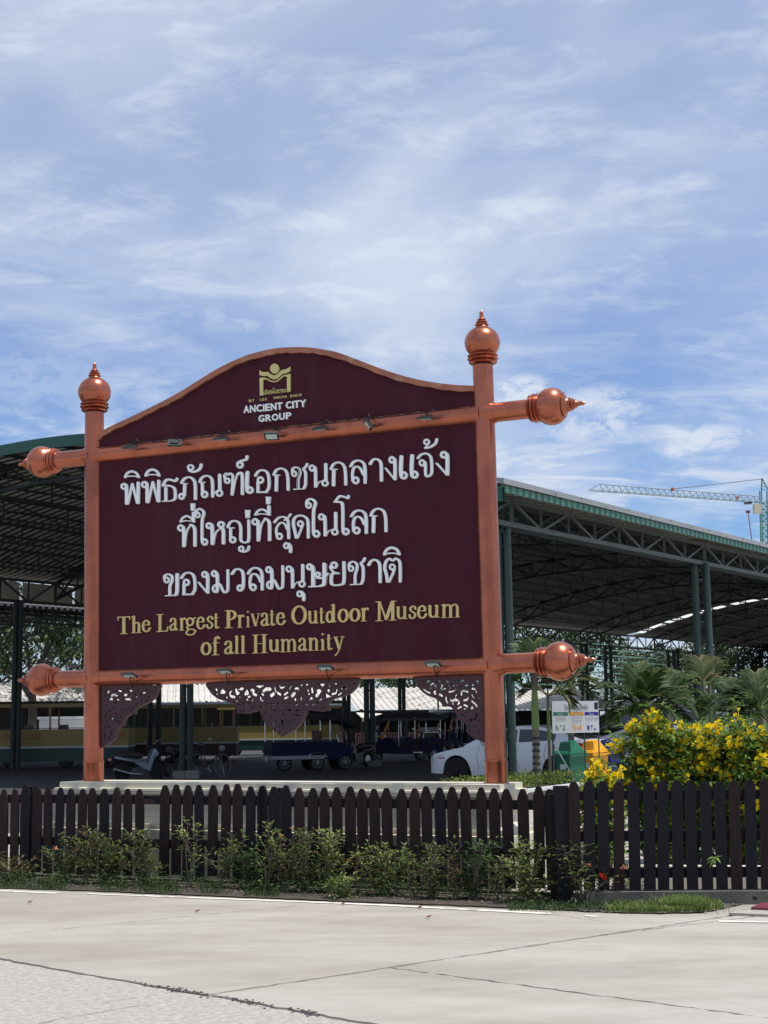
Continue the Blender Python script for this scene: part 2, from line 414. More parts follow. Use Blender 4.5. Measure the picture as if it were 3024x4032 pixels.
def extrude_loops(loops, depth, bevel=0.0, res=0):
    """loops in metres -> mesh vertices/faces, front at +depth, back at 0"""
    c = bpy.data.curves.new('t', 'CURVE'); c.dimensions = '2D'; c.fill_mode = 'BOTH'
    for lp in loops:
        s = c.splines.new('POLY'); s.points.add(len(lp) - 1); s.use_cyclic_u = True
        s.points.foreach_set('co', [q for p in lp for q in (p[0], p[1], 0, 1)])
    c.extrude = depth / 2 - bevel; c.bevel_depth = bevel; c.bevel_resolution = res; c.offset = -bevel
    o = bpy.data.objects.new('t', c); COL.objects.link(o)
    dg = bpy.context.evaluated_depsgraph_get(); me = o.evaluated_get(dg).to_mesh()
    vs = [(v.co.x, v.co.y, v.co.z + depth / 2) for v in me.vertices]; fs = [tuple(p.vertices) for p in me.polygons]
    bpy.data.objects.remove(o); bpy.data.curves.remove(c)
    return vs, fs
def text_geo(body, size=1.0, depth=0.004, shear=0.0, bold=0.0):
    c = bpy.data.curves.new('t', 'FONT'); c.body = body; c.size = size; c.extrude = depth / 2; c.align_x = 'CENTER'; c.shear = shear
    c.offset = bold; c.resolution_u = 3
    o = bpy.data.objects.new('t', c); COL.objects.link(o)
    dg = bpy.context.evaluated_depsgraph_get(); me = o.evaluated_get(dg).to_mesh()
    vs = [(v.co.x, v.co.y, v.co.z + depth / 2) for v in me.vertices]; fs = [tuple(p.vertices) for p in me.polygons]
    bpy.data.objects.remove(o); bpy.data.curves.remove(c)
    return vs, fs
def fit_text(body, w, h, depth=0.004, **k):
    """centre 0, width w, height h"""
    vs, fs = text_geo(body, 1.0, 0.1, **k)
    xs = [v[0] for v in vs]; ys = [v[1] for v in vs]
    x0, x1, y0, y1 = min(xs), max(xs), min(ys), max(ys)
    return [((v[0] - (x0 + x1) / 2) * w / (x1 - x0), (v[1] - (y0 + y1) / 2) * h / (y1 - y0), v[2] * depth / 0.1) for v in vs], fs
# ================================================================== GROUND
def half(poly, a, b, c, gap):
    """clip polygon to a*x+b*y+c > gap"""
    res = []
    for i in range(len(poly)):
        p, q = poly[i], poly[(i + 1) % len(poly)]
        dp, dq = a * p[0] + b * p[1] + c - gap, a * q[0] + b * q[1] + c - gap
        if dp >= 0: res.append(p)
        if dp * dq < 0:
            t = dp / (dp - dq); res.append((p[0] + (q[0] - p[0]) * t, p[1] + (q[1] - p[1]) * t))
    return res
def gline(p, q):
    a, b = gr(*p), gr(*q); dx, dy = b.x - a.x, b.y - a.y; l = math.hypot(dx, dy)
    return (-dy / l, dx / l, (dy * a.x - dx * a.y) / l)      # positive on the left of p->q (far side when going right)
g = MB().add([(-2500, -300, -0.012), (2500, -300, -0.012), (2500, 4000, -0.012), (-2500, 4000, -0.012)], [(0, 1, 2, 3)])
g.build('ground', concrete_far, kind='structure')
L1 = gline((0, 3775), (1184, 3985)); L2 = gline((818, 3918), (2363, 3684)); L3 = gline((1555, 3813), (3024, 4008)); L4 = gline((0, 3682), (1175, 3565))
def slabmat(name, rgb, rough_tex):
    mt = mat(name, rgb, 0.85, 0, 0.09, 1.6 if not rough_tex else 14, 1.0 if not rough_tex else 1.2, 70 if not rough_tex else 55,
             dirt=(rgb[0] * 0.66, rgb[1] * 0.64, rgb[2] * 0.61, 0.95), ds=0.9 if not rough_tex else 24, dth=(0.40, 0.66), stretch=(0.45, 1.0, 1.0) if not rough_tex else None)
    return mt
slab_a = slabmat('smooth_road_concrete', (0.378, 0.360, 0.322), False)
slab_c = slabmat('warm_road_concrete', (0.378, 0.354, 0.310), False)
slab_b = slabmat('pitted_road_concrete', (0.385, 0.368, 0.338), True)
for mt_ in (slab_a, slab_c):        # faint brushed streaks and small dark pits
    t = mt_.node_tree; p = t.nodes['Principled BSDF']
    src = p.inputs['Base Color'].links[0].from_socket
    tcn = t.nodes.new('ShaderNodeTexCoord'); mp = t.nodes.new('ShaderNodeMapping'); mp.inputs['Scale'].default_value = (3.5, 30, 1); mp.inputs['Rotation'].default_value = (0, 0, 0.12)
    t.links.new(tcn.outputs['Object'], mp.inputs[0])
    n = t.nodes.new('ShaderNodeTexNoise'); n.inputs['Scale'].default_value = 1.3; n.inputs['Detail'].default_value = 8; n.inputs['Roughness'].default_value = 0.7
    t.links.new(mp.outputs[0], n.inputs['Vector'])
    r = t.nodes.new('ShaderNodeMapRange'); r.inputs[1].default_value = 0.57; r.inputs[2].default_value = 0.74; r.inputs[4].default_value = 0.6
    t.links.new(n.outputs['Fac'], r.inputs[0])
    mx = t.nodes.new('ShaderNodeMix'); mx.data_type = 'RGBA'; t.links.new(r.outputs[0], mx.inputs[0]); t.links.new(src, mx.inputs[6]); mx.inputs[7].default_value = (0.27, 0.235, 0.20, 1)
    n2 = t.nodes.new('ShaderNodeTexNoise'); n2.inputs['Scale'].default_value = 26; n2.inputs['Detail'].default_value = 3
    t.links.new(tcn.outputs['Object'], n2.inputs['Vector'])
    r2 = t.nodes.new('ShaderNodeMapRange'); r2.inputs[1].default_value = 0.68; r2.inputs[2].default_value = 0.76; r2.inputs[4].default_value = 0.45
    t.links.new(n2.outputs['Fac'], r2.inputs[0])
    mx2 = t.nodes.new('ShaderNodeMix'); mx2.data_type = 'RGBA'; t.links.new(r2.outputs[0], mx2.inputs[0]); t.links.new(mx.outputs[2], mx2.inputs[6]); mx2.inputs[7].default_value = (0.24, 0.22, 0.19, 1)
    n4 = t.nodes.new('ShaderNodeTexNoise'); n4.inputs['Scale'].default_value = 0.55; n4.inputs['Detail'].default_value = 10; n4.inputs['Roughness'].default_value = 0.72; n4.inputs['Distortion'].default_value = 0.8
    mp4 = t.nodes.new('ShaderNodeMapping'); mp4.inputs['Scale'].default_value = (0.7, 2.2, 1); mp4.inputs['Rotation'].default_value = (0, 0, -0.25); t.links.new(tcn.outputs['Object'], mp4.inputs[0]); t.links.new(mp4.outputs[0], n4.inputs['Vector'])
    r4 = t.nodes.new('ShaderNodeMapRange'); r4.inputs[1].default_value = 0.50; r4.inputs[2].default_value = 0.68; r4.inputs[4].default_value = 0.55
    t.links.new(n4.outputs['Fac'], r4.inputs[0])
    mx4 = t.nodes.new('ShaderNodeMix'); mx4.data_type = 'RGBA'; t.links.new(r4.outputs[0], mx4.inputs[0]); t.links.new(mx2.outputs[2], mx4.inputs[6]); mx4.inputs[7].default_value = (0.27, 0.25, 0.225, 1)
    t.links.new(mx4.outputs[2], p.inputs['Base Color'])
road = empty('road', (0, 10, 0), kind='structure')
MB().box((0, 9, -0.045), (60, 44, 0.05)).build('joint_bed', crack_m, road)
big = [(-26, -8), (26, -8), (26, 30), (-26, 30)]
neg = lambda l: (-l[0], -l[1], -l[2])
def slab(cuts, m_, z=0.0, seed=0):
    poly = big
    for (a, b, c), gp in cuts: poly = half(poly, a, b, c, gp)
    random.seed(seed)
    pts = []
    for i in range(len(poly)):
        p, q = poly[i], poly[(i + 1) % len(poly)]; l = math.hypot(q[0] - p[0], q[1] - p[1]); k = max(1, int(l / 0.07)) if l < 60 else 1
        for j in range(k):
            t = j / k; jit = (0.015 if j else 0) * (rnd() - 0.5) * 2
            nx, ny = -(q[1] - p[1]) / l, (q[0] - p[0]) / l
            pts.append((p[0] + (q[0] - p[0]) * t + nx * jit, p[1] + (q[1] - p[1]) * t + ny * jit))
    mb = MB(); n = len(pts)
    mb.add([(x, y, z) for x, y in pts] + [(x, y, -0.03) for x, y in pts], [tuple(range(n))] + [(i, n + i, n + (i + 1) % n, (i + 1) % n) for i in range(n)])
    return mb.build('concrete_slab', m_, road)
EDGE = gline((-400, 3508), (2300, 3596))
slab([(neg(L1), 0.030)], slab_b, -0.002, 3)
slab([(L1, 0.030), (neg(L2), 0.016), (neg(L3), 0.009)], slab_a, 0, 4)
slab([(L1, 0.02), (neg(L2), 0.016), (L3, 0.009)], slab_a, 0, 5)
slab([(L1, 0.014), (L2, 0.02), (neg(L4), 0.005)], slab_c, 0.0, 6)
slab([(L4, 0.005), (L2, 0.02)], slab_c, 0.0, 7)
# jagged hairline cracks and the crumbled stretch of the wide joint
def crack(pts, w_, nm='crack'):
    mb = MB(); L_ = [];
    for (a, b) in zip(pts, pts[1:]):
        A, B = gr(*a), gr(*b); k = max(2, int((B - A).length / .05))
        for i in range(k): L_.append(A + (B - A) * (i / k) + Vector((U_(-.012, .012), U_(-.012, .012), 0)))
    rows = []
    for i, p in enumerate(L_):
        d = (L_[min(i + 1, len(L_) - 1)] - L_[max(i - 1, 0)]).normalized(); n_ = Vector((-d.y, d.x, 0)) * w_ * U_(.3, 1)
        rows.append([(p.x - n_.x, p.y - n_.y, .003), (p.x + n_.x, p.y + n_.y, .003)])
    mb.grid(rows); mb.build(nm, crack_m, road, fix=False)
random.seed(12)
crack([(150, 4032), (260, 4008), (434, 3981), (520, 3962), (640, 3955)], .004)
crack([(380, 3955), (430, 3945), (560, 3925)], .003)
crack([(2180, 3602), (2300, 3618), (2418, 3634)], .004)
crack([(2363, 3684), (2600, 3655), (2832, 3628), (3010, 3604)], .006)
mb = MB()
for _ in range(520):
    t = rnd(); t = .12 + .8 * t; px, py = 430 + 900 * t, 3851 + 158 * t
    if math.sin(t * 23) + U_(-1.2, 1.2) < 0: continue
    p = gr(px + U_(-14, 14), py + random.gauss(0, 4.5)); r_ = U_(.003, .010)
    mb.sphere((p.x, p.y, .002), r_, 5, (1.3, 1, .5))
mb.build('joint_crumbs', crack_m, kind='stuff')
tyre_m = mat('tyre_smudge', (0.30, 0.285, 0.26), .9, 0, .15, 3)
random.seed(11)
# white painted edge line, in worn dashes
def strip(pts, w_, z):
    mb = MB()
    for (a, b) in zip(pts, pts[1:]):
        A, B = gr(*a), gr(*b); d = (B - A).normalized(); nrm = Vector((-d.y, d.x, 0)) * w_ / 2
        mb.add([(A - nrm).xy[:] + (z,), (B - nrm).xy[:] + (z,), (B + nrm).xy[:] + (z,), (A + nrm).xy[:] + (z,)], [(0, 1, 2, 3)])
    return mb
for pts, w_ in (([(-300, 3496), (226, 3519)], .075), ([(343, 3521), (560, 3529)], .05), ([(566, 3529), (1180, 3552)], .07), ([(1186, 3552), (1500, 3565), (2171, 3600)], .08), ([(2304, 3608), (2352, 3611)], .06), ([(2832, 3629), (3500, 3643)], .08)):
    strip(pts, w_, 0.005).build('edge_line', line_m, kind='structure')

# ================================================================== SIGN FRAME OF REFERENCE
SP = at(1954, 3084, 14.2)
dl = ray(-10938, 3010); dl.z = 0; dl.normalize()
SU = -dl; SV = Vector((0, 0, 1)); SN = SU.cross(SV); SN.normalize()
def bm_(px, py, w_=0.0):
    """(u,v) on the sign plane shifted w_ towards the camera"""
    p = onplane(px, py, SP + SN * w_, SN); d = p - SP
    return d.dot(SU), d.dot(SV)
def b3(px, py, w_=0.0): return onplane(px, py, SP + SN * w_, SN)
def uvw(u, v, w_): return SP + SU * u + SV * v + SN * w_
def on_sign(vs, w0): return [uvw(x, y, z + w0) for x, y, z in vs]
PXM = 5824.0 / 14.2 / 1.0

# plinth -------------------------------------------------------------
zt = SP.z
uL = bm_(303, 3090)[0]; uR = bm_(2014, 3096)[0]
pl = empty('sign_plinth', (SP + SU * (uL + uR) / 2).xy[:] + (0,), 'cream rendered stepped plinth under the maroon sign behind the low fence', 'plinth')
# shaped section: (offset towards camera, z)
sec = [(0.30, zt), (0.30, zt - 0.055), (0.34, zt - 0.06), (0.34, zt - 0.115), (0.24, zt - 0.12), (0.235, zt - 0.16), (0.235, zt - 0.30), (0.26, zt - 0.37), (0.30, zt - 0.405), (0.38, zt - 0.41), (0.38, zt - 0.46), (0.44, zt - 0.465), (0.44, -0.01)]
half_ = lambda off: off
rows = []
for off, z in sec:
    e = off - 0.30
    rows.append([uvw(uL - e, z - zt, off), uvw(uR + e, z - zt, off), uvw(uR + e, z - zt, -off), uvw(uL - e, z - zt, -off), uvw(uL - e, z - zt, off)])
mb = MB().grid(rows); mb.add(rows[0][:4], [(0, 1, 2, 3)])
mb.build('plinth_body', cream, pl)
for off, z, hgt in ((0.342, zt - 0.06, 0.012), (0.384, zt - 0.41, 0.012)):
    MB().box(uvw((uL + uR) / 2, z - zt - 0.02, off), (uR - uL + 2 * (off - .3), hgt, hgt), (SU, SN, SV)).build('moulding', cream, pl)

# the sign -----------------------------------------------------------
sign = empty('museum_sign', SP + SU * (uL + uR) / 2, 'large maroon board with white Thai and gold English lettering between two copper posts', 'sign')
def dirn(a, b): return (b3(*b) - b3(*a))
def finial_prof(R, pr):
    R = R * .965
    P = [(-0.02 * R, pr), (0.0, pr * 1.25), (0.07 * R, pr * 1.40), (0.14 * R, pr * 1.25), (0.16 * R, pr * 1.15), (0.2 * R, pr * 1.4), (0.27 * R, pr * 1.52), (0.34 * R, pr * 1.4), (0.36 * R, pr * 1.2), (0.4 * R, pr * 1.42), (0.46 * R, pr * 1.5), (0.53 * R, pr * 1.35), (0.56 * R, 0.66 * R)]
    c = 0.56 * R + 0.66 * R
    for i in range(17):
        a = math.radians(-46 + 92 * i / 16); P.append((c + math.sin(a) * R * 0.93, math.cos(a) * R))
    q = c + 0.66 * R
    for d, r in ((0.0, .56), (.03, .60), (.08, .60), (.10, .53), (.18, .42), (.28, .34), (.32, .33), (.34, .38), (.38, .39), (.42, .31), (.47, .26), (.49, .31), (.53, .33), (.57, .25), (.62, .20), (.64, .24), (.68, .25), (.71, .18), (.80, .135), (.92, .115), (1.0, .11), (1.03, .12), (1.08, .105), (1.2, .03), (1.24, .004)):
        P.append((q + d * R, r * R))
    return P
def post(base_px, top_px, ballc, r, R, nm):
    A = b3(*base_px); B = b3(*top_px); ax = (B - A).normalized()
    o = MB().lathe(A, ax, [(0, r * 1.03), (0.20, r * 1.03), (0.205, r * 1.05), (0.225, r * 1.05), (0.23, r), ((B - A).length, r)], 32).build('post', copper, sign, True)
    fb = b3(*ballc)
    # start so that the ball centre lies at the measured place
    st = fb - ax * (1.22 * R)
    MB().lathe(st, ax, finial_prof(R, r), 32).build('finial', copper, o, True)
    return o
rp = post((1954, 3086), (1901, 1440), (1899, 1346), 0.101, 0.182, 'post')
lp = post((369, 3080), (372, 1626), (372, 1541), 0.106, 0.19, 'post')
# foot flange of each post
for p_ in ((1954, 3086), (369, 3080)):
    MB().lathe(b3(*p_) - SV * 0.004, SV, [(0, .13), (.012, .13), (.02, .112)], 24).build('foot_flange', copper_worn, sign, True)
def beam(a, b, r):
    A, B = b3(*a), b3(*b)
    return MB().tube([A, B], r, 32).build('beam', copper, sign, True)
bu = beam((372, 1796), (1906, 1630.5), 0.095); bl = beam((370, 2669), (1940, 2621), 0.094)
def arm(a, b, ballc, tip, r, R):
    A, C, T = b3(*a), b3(*ballc), b3(*tip); ax = (C - A).normalized(); st = C - ax * 1.22 * R
    o = MB().tube([A, st + ax * 0.01], r, 32).build('cross_arm', copper, sign, True)
    MB().lathe(st, ax, finial_prof(R, r), 32).build('finial', copper, o, True)
arm((1906, 1629), (2070, 1611), (2175, 1600), (2321, 1580), .095, 0.188)
arm((1942, 2616), (2111, 2608), (2208, 2603), (2360, 2596), .095, 0.192)
arm((370, 1798), (226, 1811), (163, 1820), (70, 1829), .096, 0.187)
arm((370, 2671), (207, 2675), (162, 2677), (55, 2684), .095, 0.187)
# mitred collars where beams meet posts
for p_, q_ in (((372, 1796), (500, 1782)), ((372, 1796), (226, 1811)), ((1906, 1630.5), (1750, 1648)), ((1906, 1630.5), (2070, 1611)),
               ((370, 2669), (500, 2665)), ((370, 2671), (207, 2675)), ((1941, 2620), (1750, 2626)), ((1941, 2618), (2111, 2608))):
    A, B = b3(*p_), b3(*q_); ax = (B - A).normalized()
    MB().lathe(A, ax, [(0.02, .1125), (0.075, .108), (0.118, .0975), (0.125, .0972)], 28).build('collar', copper, sign, True)
# boards
def px_poly(pts, w_): return [bm_(x, y, w_) for x, y in pts]
WB = 0.035
seams = [388, 740, 1099, 1480, 1900]
def yt(x): return 1800 - (x - 380) * 0.1063
def yb(x): return 2672 - (x - 385) * 0.0315
for x0, x1 in zip(seams, seams[1:]):
    lp_ = [px_poly([(x0, yb(x0)), (x1, yb(x1)), (x1, yt(x1)), (x0, yt(x0))], WB)]
    a, b, c_, d = lp_[0]; g_ = 0.0012
    q = [(a[0] + g_, a[1]), (b[0] - g_, b[1]), (c_[0] - g_, c_[1]), (d[0] + g_, d[1])]
    vs, fs = extrude_loops([q], 0.05)
    MB().add(on_sign(vs, WB - 0.05), fs).build('board_sheet', maroon, sign)
bk = px_poly([(388, yb(388)), (1900, yb(1900)), (1900, yt(1900)), (388, yt(388))], 0)
vs, fs = extrude_loops([bk], 0.05); MB().add(on_sign(vs, -0.075), fs).build('backing_board', maroon, sign)
crown_top = [(385, 1722), (424, 1694), (477, 1668), (550, 1634), (612, 1604), (663, 1578), (729, 1541), (796, 1499), (862, 1459), (928, 1426), (994, 1400), (1061, 1383), (1106, 1376), (1151, 1373), (1211, 1373), (1271, 1380), (1338, 1394), (1422, 1425), (1512, 1459), (1603, 1488), (1693, 1508), (1784, 1520), (1862, 1524), (1910, 1525)]
ct = [tuple(p) for p in cr(crown_top, 4)]
ctm = [bm_(x, y, 0.02) for x, y in ct]
bot = [bm_(1905, 1625, 0.02), bm_(380, 1790, 0.02)]
vs, fs = extrude_loops([ctm + bot], 0.05); MB().add(on_sign(vs, -0.02), fs).build('crown_board', maroon, sign)
# copper edge strip of the crown: swept box, slightly wavy inner edge
mb = MB(); rows = []
for i, (x, y) in enumerate(ctm):
    a = ctm[max(i - 1, 0)]; b = ctm[min(i + 1, len(ctm) - 1)]; tx, ty = b[0] - a[0], b[1] - a[1]; l = math.hypot(tx, ty); nx, ny = -ty / l, tx / l
    th = 0.052 + 0.004 * math.sin(i * 1.7) + 0.003 * math.sin(i * 0.6 + 1)
    o_, i_ = (x + nx * 0.006, y + ny * 0.006), (x - nx * th, y - ny * th)
    rows.append([uvw(o_[0], o_[1], 0.066), uvw(i_[0], i_[1], 0.066), uvw(i_[0], i_[1], -0.055), uvw(o_[0], o_[1], -0.055), uvw(o_[0], o_[1], 0.066)])
mb.grid(rows); mb.build('crown_edge_strip', copper_worn, sign)
# sealant bead along top of the upper beam
pts = [b3(392 + i * 37, 1765 - i * 37 * 0.1105 + U_(-2, 2), 0.055) for i in range(41)]
MB().tube(pts, [0.006 + 0.004 * rnd() for _ in pts], 6).build('sealant_bead', copper_worn, sign)

# ------------------------------------------------------------------ lettering
Z = {'A': (450, 1760, 450 / 1659), 'B': (880, 1730, 450 / 1659), 'C': (1310, 1700, 500 / 1659), 'D': (680, 1960, 450 / 1659), 'E': (1100, 1930, 450 / 1659),
     'F': (620, 2170, 500 / 1659), 'H': (1100, 2130, 500 / 1659), 'K': (440, 2370, 500 / 1659), 'L': (920, 2350, 500 / 1659), 'M': (1400, 2330, 440 / 1659),
     'fl': (380, 2680, 320 / 1659), 'fc': (800, 2650, 640 / 1659), 'fr': (1600, 2640, 330 / 1659), 'lg': (960, 1410, 280 / 1659)}
# glyph: (x0,y0,x1,y1, strokes)
T = {
'pho': (80, 500, 362, 838, [('R', 18, '135,570 35,37'), ('S', 27, '163,548 170,600 172,822'), ('S', 20, '188,822 252,530'), ('S', 20, '252,530 322,812'), ('S', 27, '333,812 336,515')]),
'ii': (130, 335, 362, 450, [('S', 22, '148,428 180,378 245,355 310,378 343,428', .8), ('S', 15, '146,438 200,420 290,420 345,438')]),
'tho': (678, 440, 922, 795, [('S', 24, '903,458 880,492 800,473 740,483 700,555', .8), ('S', 25, '705,560 790,560 860,590 876,660 874,740 835,770'), ('S', 26, '740,590 740,770'), ('S', 14, '692,783 840,775')]),
'phos': (918, 422, 1190, 768, [('R', 18, '965,712 32,36'), ('S', 26, '1005,700 1012,540'), ('S', 12, '965,532 1048,530'), ('S', 26, '965,520 1010,458 1080,440 1140,480 1160,560 1162,750')]),
'han': (1045, 235, 1272, 375, [('R', 17, '1098,292 36,34'), ('S', 24, '1080,335 1130,358 1200,335 1235,290 1242,248', .8)]),
'nen': (1210, 385, 1570, 742, [('S', 25, '1225,505 1260,440 1330,415 1395,450 1411,540 1412,720'), ('S', 12, '1222,514 1300,508'), ('S', 25, '1262,520 1265,680'), ('R', 19, '1295,685 38,40'), ('S', 13, '1415,718 1450,650 1520,617'), ('R', 18, '1512,667 38,40'), ('S', 28, '1515,400 1518,620')]),
'mon': (-13, 468, 288, 815, [('R', 17, '38,595 32,34'), ('S', 22, '10,575 0,520 25,490 50,512 80,488 112,512 117,570 105,800'), ('S', 15, '115,795 150,600 185,500'), ('S', 26, '185,505 220,480 250,520 252,790')]),
'than': (175, 228, 355, 422, [('R', 19, '228,367 34,38'), ('S', 24, '200,340 245,310 310,290 323,245', .8)]),
'e': (303, 455, 430, 790, [('S', 29, '342,468 334,640 340,735'), ('R', 20, '370,732 38,40')]),
'o': (433, 430, 675, 778, [('S', 25, '448,528 490,465 565,448 625,490 645,600 640,700 600,758'), ('S', 24, '478,760 610,758'), ('S', 25, '485,750 485,610'), ('R', 19, '520,587 36,38')]),
'k': (700, 405, 950, 757, [('S', 25, '715,518 750,450 820,423 890,458 918,560 922,735'), ('S', 13, '715,520 800,520'), ('S', 28, '755,530 750,745')]),
'ch': (972, 340, 1225, 730, [('R', 16, '1020,495 30,34'), ('S', 22, '992,475 1000,420 1050,400 1095,430 1102,500 1076,580 1075,705'), ('S', 15, '1015,718 1160,712'), ('S', 24, '1160,705 1182,640 1182,480 1155,425 1190,390 1205,352')]),
'n': (1228, 340, 1518, 700, [('R', 18, '1272,415 34,38'), ('S', 27, '1308,400 1322,450 1325,688'), ('S', 13, '1335,688 1370,625 1440,597'), ('R', 18, '1462,634 38,38'), ('S', 28, '1473,355 1475,595')]),
'l': (205, 360, 437, 685, [('S', 24, '220,452 260,395 320,376 380,400 408,470 410,665'), ('S', 22, '388,560 350,480 300,455 260,480 245,550 250,640'), ('R', 18, '288,632 34,36')]),
'aa': (460, 340, 650, 652, [('S', 24, '478,422 510,370 560,355 605,385 621,450 623,640')]),
'ng': (670, 315, 830, 633, [('R', 17, '765,368 30,34'), ('S', 25, '793,355 803,400 803,615'), ('S', 17, '800,618 687,475')]),
'chn': (1088, 268, 1308, 595, [('S', 23, '1102,345 1140,300 1210,285 1265,320 1282,400 1282,530 1245,576 1205,560 1200,420 1187,388'), ('R', 16, '1155,405 30,34')]),
'tho2': (1175, 80, 1372, 222, [('R', 16, '1220,130 30,32'), ('S', 12, '1240,158 1205,205'), ('S', 21, '1205,210 1270,195 1328,150 1346,92', .8)]),
'th': (55, 375, 338, 718, [('R', 18, '108,445 34,36'), ('S', 27, '143,430 151,480 152,698'), ('S', 16, '165,690 190,500 250,400'), ('S', 27, '250,402 292,430 306,500 306,692')]),
'iii': (88, 200, 318, 358, [('S', 20, '107,340 140,288 195,264 250,290 288,335', .8), ('S', 14, '103,346 190,328 300,345'), ('S', 26, '287,218 287,340')]),
'ek': (248, 78, 318, 190, [('P', 0, '250,80 316,80 307,188 257,188')]),
'ai': (308, 145, 505, 695, [('R', 16, '352,250 30,34'), ('S', 24, '328,240 332,190 380,162 430,190 442,240 418,330 416,600 422,645'), ('R', 19, '455,637 34,38')]),
'h': (470, 335, 752, 685, [('R', 18, '522,405 34,36'), ('S', 26, '556,385 566,450 567,668'), ('S', 14, '580,660 612,510 690,440'), ('R', 18, '690,388 38,36'), ('S', 26, '700,430 722,480 722,660')]),
'yi': (770, 312, 1118, 662, [('S', 25, '785,422 820,350 895,330 955,370 972,450 972,600 1005,640 1050,640 1087,600 1087,322'), ('S', 12, '782,432 875,430'), ('S', 24, '825,440 825,600'), ('R', 18, '855,605 38,38')]),
'foot': (940, 690, 1115, 798, [('R', 16, '985,738 30,32'), ('S', 21, '965,765 1020,783 1075,758 1090,705', .8)]),
's': (-101, 335, 172, 722, [('S', 24, '-83,468 -28,405 45,390 95,420 114,480 120,695'), ('S', 20, '-45,680 -58,570 -25,500 20,470 70,500 100,570'), ('R', 18, '-13,667 36,38'), ('S', 20, '60,440 110,400 148,350')]),
'u': (45, 752, 178, 912, [('R', 17, '92,808 30,34'), ('S', 26, '120,780 147,820 147,895')]),
'd': (172, 352, 433, 705, [('S', 25, '235,690 215,600 192,480 215,400 290,370 368,398 400,470 403,688'), ('R', 17, '292,488 34,36'), ('S', 19, '325,505 300,570 250,690')]),
'oo': (775, 65, 1013, 655, [('S', 22, '988,85 983,118 930,100 860,92 800,168', .8), ('S', 26, '795,172 870,175 905,225 910,560 922,612'), ('R', 20, '950,596 40,38')]),
'kh': (65, 285, 272, 590, [('R', 15, '110,377 28,32'), ('S', 21, '83,360 88,320 130,302 175,325 178,390 152,450 150,570'), ('S', 14, '98,580 215,575'), ('S', 26, '215,572 240,530 243,300')]),
'm': (690, 235, 930, 552, [('R', 16, '732,297 28,32'), ('S', 24, '758,285 770,330 770,500 755,532'), ('R', 16, '745,487 30,42'), ('S', 20, '760,437 800,430 850,528 880,528 902,490 902,252')]),
'w': (945, 220, 1135, 530, [('S', 24, '960,300 1000,245 1050,235 1095,265 1109,330 1107,460 1088,505'), ('R', 17, '1065,482 30,34')]),
'ru': (348, 283, 645, 605, [('R', 16, '390,340 28,32'), ('S', 26, '422,330 435,380 436,580'), ('S', 15, '385,592 540,586'), ('S', 26, '540,580 579,540 581,300'), ('R', 14, '497,440 26,28'), ('S', 15, '492,482 560,480 630,425', .8)]),
'yo': (642, 262, 860, 590, [('R', 17, '715,320 32,34'), ('S', 18, '685,320 672,350 705,405 770,423'), ('S', 23, '765,425 700,430 682,480 686,560 720,577 790,572 832,530 832,280')]),
'to': (1350, 215, 1592, 545, [('S', 22, '1405,528 1395,450 1372,350 1390,270 1430,237 1470,262 1510,234 1553,270 1563,350 1563,528'), ('R', 15, '1465,342 30,32'), ('S', 19, '1490,372 1470,430 1425,528')]),
}
